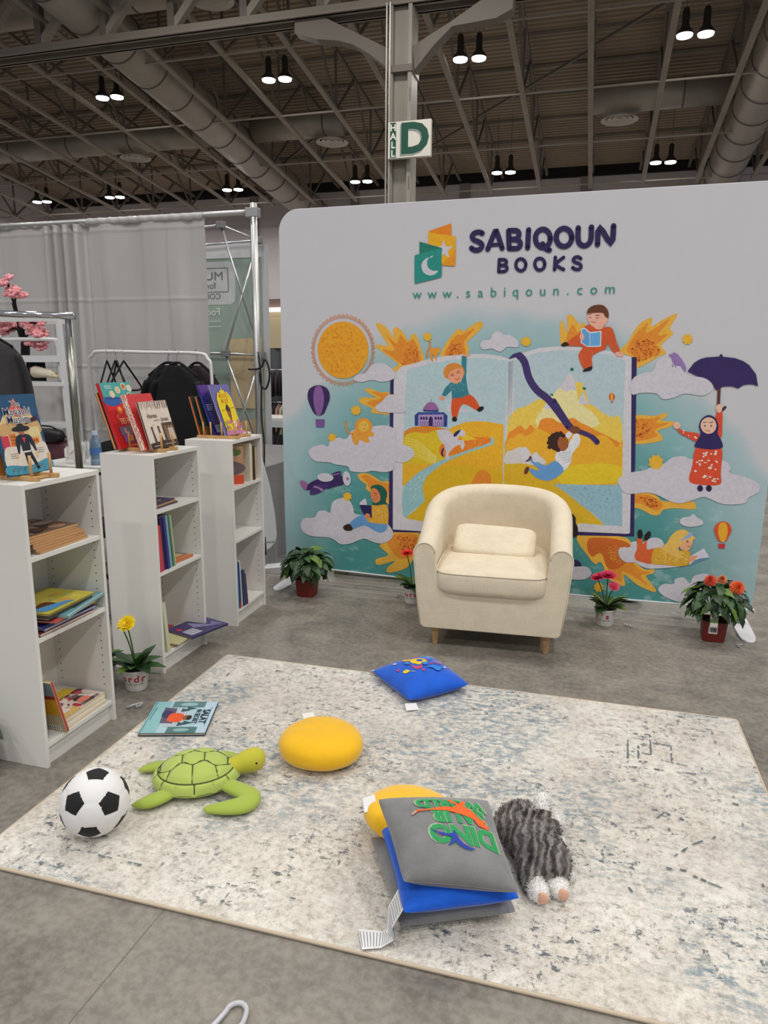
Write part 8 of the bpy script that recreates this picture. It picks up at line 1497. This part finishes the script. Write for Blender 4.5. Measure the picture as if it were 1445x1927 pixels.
galv = mat('galvanised_pipe', S(190,190,188), .35, .8)
pp = thing('drape_pipe', 'galvanised pipe stand holding up the grey drapes', 'pipe stand', (-2.305, 4.71, 0))
m = MB(); m.tube([(-4.2, 0, 2.46), (.0, 0, 2.475)], .019, 12); m.build('crossbar', galv, pp, smooth=True)
m = MB(); m.tube([(0.02, 0, .01), (0.02, 0, 2.53)], .025, 14); m.build('upright', galv, pp, smooth=True)
m = MB(); m.box((-.03, -.03, 2.44), (.06, .03, 2.50)); m.build('bracket', galv, pp, bevel=.004)
m = MB(); m.box((-.2, -.2, 0), (.24, .2, .008)); m.build('base_plate', galv, pp)
m = MB(); m.tube(smooth_poly([(.03,-.035,1.55), (.05,-.04,1.35), (.045,-.04,1.1), (.06,-.04,.9), (.05,-.04,.6), (.06,-.06,.1)], False, 4), .006, 6); m.tube(smooth_poly([(-.05,-.03,1.43), (.05,-.05,1.44), (.09,-.05,1.5), (.12,-.05,1.4), (.09,-.05,1.3), (.05,-.05,1.33), (.045,-.05,1.42)], False, 4), .007, 6)
tag(m.build('black_cable', mat('cable_black', S(20,20,20), .5), smooth=True), 'black cable tied to the galvanised upright', 'cable').location = (-2.285, 4.7, 0)
# pop-up backdrop seen from behind
bd = thing('popup_backdrop', 'back of a sage green pop-up backdrop with mirrored lettering behind the drapes', 'backdrop', (-3.45, 6.55, 0))
sage, t, b = nt('sage_print'); tc = node(t, 'ShaderNodeTexCoord'); sp = node(t, 'ShaderNodeSeparateXYZ'); t.links.new(tc.outputs['Object'], sp.inputs[0])
t.links.new(ramp(t, nz(t, 1.2, 3), [(.35, S(140,156,146)), (.65, S(158,174,162))]), b.inputs['Base Color']); b.inputs['Roughness'].default_value = .8
m = MB(); m.box((-1.6, .0, .3), (.345, .012, 2.58)); m.build('print_panel', sage, bd)
m = MB(); m.box((-1.6, -.004, 2.46), (.345, .0, 2.59)); m.build('white_border', mat('cloth_white', S(204,204,206), .7), bd)
m = MB(); m.grid(6, 8, lambda i, j: (.345 + .09*i, .0 - .55*i*1.0 + .5*i, .3 + 2.26*j - .0*i)); m.build('side_wrap', mat('cloth_white', (0,0,0)), bd)
pr = Print(.0006, .001)
def rr_(x0, y0, x1, y1, r): return [(cx_ + r*math.cos(a0 + PI/2*k/5), cy_ + r*math.sin(a0 + PI/2*k/5)) for cx_, cy_, a0 in ((x1-r,y1-r,0),(x0+r,y1-r,PI/2),(x0+r,y0+r,PI),(x1-r,y0+r,1.5*PI)) for k in range(6)]
pr.poly(rr_(-1.2, 2.03, .06, 2.43, .07), S(196,198,198)); D_ = S(112,112,114)
for a, b2 in (((-1.0,2.37),(-.015,2.37)), ((-1.0,2.15),(-.015,2.15)), ((-.015,2.37),(-.015,2.15)), ((-1.0,2.37),(-1.0,2.15))): pr.stroke([a, b2], .008, D_, cap=False)
pr.text('MUSLIM', -.30, 2.262, .11, D_, 0, mirror=True, sx=1.25); pr.text('for', -.20, 2.18, .09, D_, 0, mirror=True); pr.text('COMMUNITY', -.345, 2.085, .075, D_, 0, mirror=True, sx=1.1)
pr.text('Food', -.21, 1.93, .1, S(206,212,206), .02, mirror=True); pr.rect(-.5, 1.865, -.1, 1.875, S(196,204,198)); pr.rect(-.5, 1.815, -.1, 1.825, S(196,204,198))
pr.poly([(-.02,1.03),(.33,1.03),(.33,1.72),(-.02,1.7)], S(196,176,140)); pr.poly([(.05,.3),(.33,.3),(.33,.95),(.05,.9)], S(190,168,134))
pr.build('mirrored_print', bd, ink('backdrop_ink', .8), fn=lambda u, v, w: (u, -w, v))
frm = mat('frame_tube', S(196,196,198), .3, .85); hub = mat('hub_grey', S(120,122,124), .5)
HB = [(.10, -.32, 2.70), (.34, -.06, 2.60), (.10, -.32, 1.56), (.34, -.06, 1.55), (.10, -.32, .55), (.335, -.06, .52), (-.75, -.06, 1.57), (-.75, -.06, 2.56), (-.75, -.32, 2.66)]
for a, b2 in ((0,1),(1,2),(0,3),(2,3),(2,5),(3,4),(4,5),(2,6),(1,7),(0,8),(3,6)): m = MB(); m.tube([HB[a], HB[b2]], .011, 8); m.build('frame_tube', frm, bd, smooth=True)
for hx in HB: m = MB(); m.box((hx[0]-.035, hx[1]-.035, hx[2]-.03), (hx[0]+.035, hx[1]+.035, hx[2]+.03)); m.build('hub', hub, bd, bevel=.006)
for hx in (HB[4], HB[5], HB[6]): m = MB(); m.tube([(hx[0], hx[1], 0), (hx[0], hx[1], hx[2] if hx is not HB[6] else 1.57)], .011, 8); m.build('frame_tube', frm, bd, smooth=True)
# draped counter and end banner of the next stand
ct = thing('draped_table', 'table under a dark grey cloth beyond the farthest bookcase', 'table', (-2.62, 5.35, 0))
clo = mat('grey_cloth', S(128,125,126), .85, var=(4, .08), bmp=(5, .3, .03)); m = MB(); m.box((-.45, -.75, .70), (.36, .75, .735)); m.build('tabletop', clo, ct, bevel=.008)
m = MB(); m.grid(70, 5, lambda i, j: (-.45 + .81*i if True else 0, -.755 - .015*math.sin(i*40)*(1-j), .005 + .715*j)); m.grid(80, 5, lambda i, j: (.365 + .018*math.sin(i*46)*(1-j), -.755 + 1.5*i, .005 + .715*j)); m.build('cloth_skirt', clo, ct, smooth=True)
eb = thing('fabric_stand', 'white fabric display with rounded foot corner behind the farthest bookcase', 'banner', (-2.29, 4.62, 0), .62)
pts = [(-.7,.12), (.02,.12)] + [(.02 + .13*math.sin(a), .25 - .13*math.cos(a)) for a in (PI/2*k/8 for k in range(9))] + [(.14,.4), (.11,.6), (.05,.85), (-.02,1.0), (-.7,1.0)]
m = MB(); m.prism(pts, .04); m.build('fabric', mat('cloth_white', (0,0,0)), eb, bevel=.008)
m = MB(); m.box((-.6,-.022,.19), (.148,-.0205,.2)); m.build('seam', mat('seam_grey', S(150,150,154), .8), eb)
m = MB(); m.tube([(-.05, .0, .0), (-.05, .0, .3)], .018, 10); m.build('post', alu, eb, smooth=True)
m = MB(); pts = [(-.32,-.05), (-.28,-.065), (.26,-.05), (.29,.0), (.26,.05), (-.28,.05)]; m.skin([m.ring([(x + .02, y, 0) for x, y in pts]), m.ring([(x + .02, y, .012) for x, y in pts])]); m.build('foot', footm, eb, bevel=.003)
# clothes rail with hangers and garments
whm = mat('white_metal', S(222,222,222), .35); wire = mat('hanger_wire', S(180,180,180), .3, .8); blk = mat('black_velvet', S(13,12,13), .9); gar = mat('black_cloth', S(15,14,16), .9, var=(5, .3), bmp=(7, .4, .02)); mauve = mat('mauve_cloth', S(128,102,110), .85, bmp=(8, .3, .02)); gry = mat('dark_grey_cloth', S(58,56,58), .85, bmp=(8, .4, .02))
rl = thing('clothes_rail', 'white metal clothes rail in front of the grey drape', 'clothes rail', (-2.94, 4.38, 0))
m = MB(); m.tube(smooth_poly([(-.455, 0, .02), (-.46, 0, 1.0), (-.485, 0, 1.44), (-.45, 0, 1.52), (-.38, 0, 1.545), (0, 0, 1.54), (.38, 0, 1.535), (.45, 0, 1.50), (.475, 0, 1.42), (.475, 0, 1.0), (.47, 0, .02)], False, 5), .0115, 10); m.build('rail_frame', whm, rl, smooth=True)
for x in (-.455, .47): m = MB(); m.tube([(x, -.22, .02), (x, .22, .02)], .0115, 8); m.build('foot_bar', whm, rl, smooth=True)
def hanger(lab, x, a, w=.19, grp=None):
    h_ = thing('clothes_hanger', lab, 'hanger', (-2.94 + x, 4.38, 1.54), a, grp); m = MB(); m.tube(smooth_poly([(0, .0, -.06), (0, 0, -.03), (.012, 0, -.01), (.016, 0, .008), (0, 0, .02), (-.016, 0, .008)], False, 4), .0022, 6); m.build('hook', wire, h_, smooth=True)
    m = MB(); m.tube(smooth_poly([(0, 0, -.06), (-.03, 0, -.085), (-w*.8, 0, -.2), (-w, 0, -.24), (-w*.9, 0, -.262), (0, 0, -.262), (w*.9, 0, -.262), (w, 0, -.24), (w*.8, 0, -.2), (.03, 0, -.085), (0, 0, -.06)], False, 4), .0065, 8); m.build('frame', blk, h_, smooth=True)
hanger('empty black velvet hanger, leftmost on the white rail', -.335, 1.92, .2, None); hanger('empty black velvet hanger, second from the left on the white rail', -.27, 1.85, .2); hanger('empty black velvet hanger twisted behind the second one', -.255, 2.45, .19); hanger('empty black velvet hanger, fourth from the left on the white rail', -.2, 1.62, .2)
def garment(nm, lab, x, a, mt, w=.2, L=.62, sl=True, dy=0):
    g_ = thing(nm, lab, 'garment', (-2.94 + x, 4.38 + dy, 1.54), a); m = MB(); prof = [(.045, -.085, .012), (.09, -.10, .016), (w*.75, -.145, .02), (w, -.2, .023), (w*1.07, -.32, .025), (w*1.0, -.5, .027), (w*.98, -.22 - L, .03)]
    rings = [m.ring([(ww*math.copysign(abs(math.cos(q_))**.8, math.cos(q_)) + .006*math.sin(z*30), th*math.sin(q_) + .005*math.sin(q_*5 + z*18), z) for q_ in (2*PI*k/28 for k in range(28))]) for ww, z, th in prof]; m.skin(rings); m.build('body', mt, g_, smooth=True)
    if sl:
        for s in (-1, 1): m = MB(); m.tube(smooth_poly([(s*w*.85, 0, -.19), (s*w*1.05, .0, -.33), (s*w*1.12, 0, -.55), (s*w*1.1, 0, -.74)], False, 4), [.045, .05, .05, .05, .05, .05, .05, .05, .048, .047, .046, .045, .044], 12, flat=.35); m.build('sleeve', mt, g_, smooth=True)
    m = MB(); m.tube(smooth_poly([(0, 0, -.07), (0, 0, -.03), (.012, 0, -.01), (.016, 0, .008), (0, 0, .02), (-.016, 0, .008)], False, 4), .0022, 6); m.build('hanger_hook', wire, g_, smooth=True)
    m = MB(); m.tube(smooth_poly([(-w*.8, 0, -.155), (-.05, 0, -.082), (0, 0, -.068), (.05, 0, -.082), (w*.8, 0, -.155)], False, 4), .009, 8); m.build('hanger_bar', blk, g_, smooth=True)
    return g_
garment('mauve_top', 'mauve top hanging behind the black garments on the white rail', .10, -.15, mauve, .2, .5, True, .075); garment('black_abaya', 'black abaya in the middle of the white clothes rail', .155, .1, gar, .19, .8); garment('black_jacket', 'black jacket at the right end of the white clothes rail', .26, -.12, gar, .2, .75, True, -.07); garment('plum_top', 'dark plum top half hidden at the right end of the rail', .33, -.25, mat('plum_cloth', S(46,34,40), .9), .19, .6, False, .07)
# black folding chair top and things on the low table
bc = thing('folding_chair', 'black folding chair back behind the middle bookcase', 'chair', (-2.93, 3.98, 0), .15); bk_ = mat('chair_black', S(20,20,22), .45)
m = MB(); m.grid(24, 8, lambda i, j: (-.22 + .44*i, .05*math.cos((i - .5)*PI)*1.0, .74 + .24*j*(.62 + .38*math.sin(PI*i)**.5))); m.grid(24, 8, lambda i, j: (-.22 + .44*i, .05*math.cos((i - .5)*PI) + .025, .74 + .24*j*(.62 + .38*math.sin(PI*i)**.5)), flip=True); m.build('backrest', bk_, bc, smooth=True)
m = MB(); m.box((-.2, -.42, .43), (.2, .0, .47)); m.build('seat', bk_, bc, bevel=.01)
for x in (-.21, .21):
    m = MB(); m.tube([(x, .04, .85), (x, -.38, .01)], .011, 8); m.build('leg', bk_, bc, smooth=True); m = MB(); m.tube([(x*.9, -.36, .45), (x*.9, .1, .01)], .011, 8); m.build('leg', bk_, bc, smooth=True)
lt = thing('side_table', 'white topped table behind the nearest and middle bookcases', 'table', (-2.72, 3.61, 0)); m = MB(); m.box((-.4, -.19, .86), (.37, .19, .89)); m.build('tabletop', mat('table_white', S(214,212,208), .5), lt, bevel=.004)
for x in (-.37, .34):
    for y in (-.16, .16): m = MB(); m.tube([(x, y, 0), (x, y, .86)], .016, 10); m.build('leg', whm, lt, smooth=True)
bt = thing('water_bottle', 'clear blue capped water bottle on the table behind the bookcases', 'bottle', (-2.734, 3.5, .8905)); m = MB(); m.lathe([(.031, 0), (.032, .02), (.029, .05), (.032, .06), (.029, .09), (.032, .1), (.03, .13), (.014, .165), (.0135, .175)], 18); m.build('bottle_body', mat('bottle_blue', S(150,180,206), .1, trans=.6), bt, smooth=True)
m = MB(); m.lathe([(.016, .172), (.016, .195)], 16); m.build('cap', mat('cap_pale', S(190,206,222), .4), bt); m = MB(); m.lathe([(.0325, .06), (.0325, .1)], 18, caps=False); m.build('bottle_label', mat('label_blue', S(70,110,170), .5), bt)
q = random.Random(4); m = MB()
for k in range(14): c_ = (q.uniform(-.05, .05), q.uniform(-.04, .04), q.uniform(.02, .09)); m.grid(4, 5, lambda i, j: (c_[0] + (i - .5)*.07*math.cos(k), c_[1] + (i - .5)*.07*math.sin(k), c_[2] + (j - .3)*.06 + .014*math.sin(i*7 + j*5 + k)))
o = m.build('crumpled_tissue', mat('tissue_white', S(232,230,226), .9), smooth=True); o.location = (-2.86, 3.52, .892); tag(o, 'crumpled white tissue paper beside the water bottle', 'paper')
# chrome rail with grey coat at the left edge
crm = mat('chrome', S(206,206,208), .12, 1.0)
cr_ = thing('chrome_rail', 'chrome garment rail entering from the left edge', 'clothes rail', (-2.62, 3.25, 0))
m = MB(); m.tube([(-1.2, -.30, 1.72), (-.4, -.1, 1.715), (.01, .005, 1.705)], .017, 14); m.build('top_bar', crm, cr_, smooth=True); m = MB(); m.tube([(-.03, -.0, .01), (-.03, -.0, 1.695)], .015, 14); m.build('upright', crm, cr_, smooth=True)
m = MB(); m.tube([(-.03, -.0, .9), (-.03, 0, 1.6)], .0185, 14); m.build('sleeve_tube', mat('brushed_steel', S(150,150,140), .3, .9), cr_, smooth=True); m = MB(); m.box((-.06, -.25, 0), (0, .25, .03)); m.build('foot_bar', crm, cr_, bevel=.004)
g_ = garment('grey_coat', 'dark grey coat hanging at the left edge above the mariachi book', 0, 1.2, gry, .22, .55, True); g_.location = (-3.02, 3.02, 1.70)
# white ladder shelf with crochet pieces
ls = thing('ladder_shelf', 'white metal ladder shelf behind the chrome rail', 'shelf', (-3.42, 3.9, 0))
for x in (-.42, .18):
    for y in (0, .3): m = MB(); m.bar((x + .03 - .55*y, y, 0), (x - .01 - .55*y, y, 1.73), .035, .02); m.build('upright', whm, ls)
for z, dp in ((1.72, 0), (1.47, 0), (1.32, -.02), (1.055, 0), (.7, 0)):
    m = MB(); m.box((-.42, -.012 + dp, z), (.18, .008 + dp, z + (.04 if z > 1.4 else .025))); m.build('front_rail', whm, ls); m = MB(); m.box((-.4, 0, z + .001), (.0, .3, z + .012)) if z < 1.7 else m.box((-.58, .28, z), (.0, .3, z + .03)); m.build('shelf_plate' if z < 1.7 else 'rear_rail', whm, ls)
m = MB(); m.tube(smooth_poly([(-.3, .02, 1.61), (.08, .02, 1.61), (.125, .02, 1.59), (.135, .02, 1.5), (.14, .02, 1.35)], False, 5), .013, 8); m.build('guard_loop', whm, ls, smooth=True)
tr_ = thing('crochet_tree', 'pink crochet cherry blossom tree on the white ladder shelf', 'ornament', (-3.62, 4.0, 1.485)); brk = mat('crochet_black', S(24,20,20), .9); pk_ = mat('crochet_pink', S(238,160,166), .9, var=(60, .25), bmp=(120, .6, .005)); q = random.Random(3)
m = MB(); m.tube(smooth_poly([(0, 0, 0), (.01, 0, .1), (-.01, 0, .16), (-.03, 0, .26), (-.05, 0, .36)], False, 4), [.028]*5 + [.022]*5 + [.014]*7, 10); m.build('trunk', brk, tr_, smooth=True)
BRs = [((0,0,.1), (.1,-.02,.08), (.17,-.04,.06)), ((0,0,.13), (.1,-.03,.17), (.2,-.04,.15)), ((-.01,0,.16), (.06,-.02,.22), (.14,-.03,.23)), ((-.02,0,.18), (-.08,0,.2), (-.16,0,.16)), ((-.04,0,.3), (-.02,-.02,.38), (.02,-.03,.40)), ((-.05,0,.36), (-.06,-.02,.44), (-.05,-.03,.5))]
for k, P_ in enumerate(BRs):
    m = MB(); m.tube(smooth_poly(P_, False, 4), .007, 6); m.build('branch', brk, tr_, smooth=True)
    for j in range(9):
        f = q.uniform(.4, 1.05); a = Vector(P_[1]).lerp(Vector(P_[2]), max(0, (f - .5)*2)) if f > .5 else Vector(P_[0]).lerp(Vector(P_[1]), f*2); a += Vector((q.uniform(-.045,.045), q.uniform(-.06,.03), q.uniform(.0,.05)))
        m = MB(); r_ = q.uniform(.022, .032)
        for pt in range(5): an = 2*PI*pt/5 + q.random(); m.ell((r_*.7*math.cos(an), r_*.5*math.sin(an), r_*.45*math.sin(an*1.0)), (r_*.62, r_*.5, r_*.4), 8, 6)
        o_ = m.build('blossom', pk_, tr_, smooth=True); o_.location = a
sv = thing('crochet_pouch', 'black pouch with pink crochet flowers on the ladder shelf', 'pouch', (-3.5, 3.98, 1.347)); m = MB(); m.grid(12, 10, lambda i, j: (-.08 + .15*i, -.03*math.sin(PI*i)*math.sin(PI*j) - .02, .12*j)); m.grid(12, 10, lambda i, j: (-.08 + .15*i, .03*math.sin(PI*i)*math.sin(PI*j) - .02, .12*j), flip=True); m.build('pouch_body', blk, sv, smooth=True)
for x, z in ((.0,.07), (.035,.045)):
    m = MB()
    for k in range(5): m.ell((x + .014*math.cos(1.26*k), -.055, z + .014*math.sin(1.26*k)), (.011, .006, .011), 10, 6)
    m.build('crochet_flower', pk_, sv, smooth=True)
bq = thing('paper_bouquet', 'cream wrapped bouquet with a straw bow lying on the ladder shelf', 'bouquet', (-3.36, 3.93, 1.372)); m = MB(); m.tube([(-.12, 0, .035), (-.02, 0, .022), (.03, 0, .008), (.1, 0, .0)], [.055, .035, .016, .014], 14, flat=.7); m.build('paper_wrap', mat('cream_paper', S(222,212,190), .7), bq, smooth=True); m = MB()
for k in range(6): m.tube([(.035, 0, .012), (.035 + .03*math.cos(k), -.02, .012 + .025*math.sin(k*1.7))], .003, 5)
m.build('straw_bow', mat('straw', S(206,172,104), .7), bq)
for nm, lab, loc, rx, ry, rz_, c in (('purple_handbag', 'wine red handbag on the lower ladder shelf behind the mariachi book', (-3.335, 3.93, .835), .12, .07, .14, S(98,56,66)), ('black_handbag', 'black handbag hanging over the wine red one', (-3.375, 3.86, .965), .12, .05, .085, S(20,19,21))):
    r = thing(nm, lab, 'bag', loc); m = MB(); f_ = lambda q_, e: math.copysign(abs(q_)**e, q_)
    m.grid(32, 14, lambda i, j: (rx*max(0, math.cos(PI*(j-.5)))**.5*f_(math.cos(2*PI*i), .6)*(1.08 - .16*j), ry*max(0, math.cos(PI*(j-.5)))**.5*f_(math.sin(2*PI*i), .6), rz_*.5 + rz_*.5*f_(math.sin(PI*(j-.5)), .7))); m.build('bag_body', mat('leather_' + nm, c, .4, var=(12, .12)), r, smooth=True)
    m = MB(); m.tube(smooth_poly([(-rx*.7, 0, rz_*.9), (-rx*.4, -.02, rz_*1.18), (rx*.4, -.02, rz_*1.18), (rx*.7, 0, rz_*.9)], False, 5), .006, 6); m.build('strap', mat('leather_' + nm, c), r, smooth=True)
# stand far behind, seen through the gap left of the banner
fs = thing('far_stand', 'beige topped stand wall with a light strip, far behind the gap left of the banner', 'stand', (-5.0, 11.2, 0))
m = MB(); m.box((-1.2, 0, 1.72), (.8, .06, 2.5)); m.build('fascia', mat('beige_board', S(206,188,152), .6), fs); m = MB(); m.box((-1.2, -.08, 2.30), (.8, 0, 2.36)); m.build('light_strip', mat('strip_light', (1,1,1), .4, emit=((1,.96,.86), 1.6)), fs); m = MB(); m.box((-1.2, -.02, 2.36), (.8, 0.0, 2.5)); m.build('header_board', mat('brown_board', S(128,104,96), .6), fs)
m = MB(); m.grid(60, 4, lambda i, j: (-1.2 + 2*i, .03 + .03*math.sin(i*70), 1.72*j)); m.build('back_curtain', mat('slate_curtain', S(98,100,106), .85), fs, smooth=True)
fr = thing('far_clothes_rail', 'far clothes rail full of dark garments seen left of the banner', 'clothes rail', (-5.0, 10.75, 0))
for z in (1.37, .86): m = MB(); m.tube([(-.7, 0, z), (.6, 0, z)], .014, 8); m.build('rail', crm, fr, smooth=True)
for x in (-.7, .6): m = MB(); m.tube([(x, 0, 0), (x, 0, 1.4)], .014, 8); m.build('upright', crm, fr, smooth=True)
q = random.Random(8)
GC = [S(20,20,22), S(24,26,30), S(190,184,150), S(30,30,32), S(50,50,54), S(26,26,28), S(60,40,46), S(170,130,120)]
gm = []
def smallg(c, L):
    m = MB(); rings = [m.ring([(.03*k_*math.cos(a), .17*w_*math.sin(a), z) for a in (2*PI*j/10 for j in range(10))]) for w_, z, k_ in ((.2, -.03, .4), (.85, -.1, 1), (1, -.2, 1), (.95, -L, 1.1))]; m.skin(rings); return m.mesh('far_garment', mat('far_cloth_%d_%d' % (int(c[0]*999), int(c[2]*999)), c, .9), True)
for row, z, L in ((0, 1.37, .42), (1, .86, .5)):
    for k in range(16):
        o_ = link('hung_garment', smallg(GC[(k*3 + row) % 8], L + q.uniform(-.08, .05))); o_.location = (-5.55 + k*.07, 10.75, z); tag(o_, 'small hanging garment, %s from the left on the %s far clothes rail' % (ORD[k], 'upper' if row == 0 else 'lower'), 'garment', 'garments on the far clothes rail, %s rail' % ('upper' if row == 0 else 'lower'))
pf = thing('framed_picture', 'small white framed picture above the far clothes rail', 'picture', (-5.12, 10.7, 1.39)); m = MB(); m.box((-.065, -.01, 0), (.065, .01, .22)); m.build('frame', mat('frame_white', S(220,218,214), .5), pf); m = MB(); m.box((-.04, -.012, .03), (.04, -.0102, .19)); m.build('photo', mat('photo_brown', S(130,104,86), .5), pf)
ft = thing('far_table', 'white topped far table with dark folding legs left of the banner', 'table', (-4.4, 9.3, 0)); m = MB(); m.box((-.75, -.3, .70), (.5, .3, .745)); m.build('tabletop', mat('table_white', S(214,212,208), .5), ft, bevel=.004)
m = MB(); m.box((-.76, -.31, .62), (.51, .31, .70)); m.build('cloth_edge', mat('far_cloth_white', S(196,200,200), .7), ft)
for x in (-.55, .3):
    for s in (-1, 1): m = MB(); m.bar((x, s*.22, .62), (x + .18*s, s*.22, 0), .035); m.build('leg', bk_, ft)
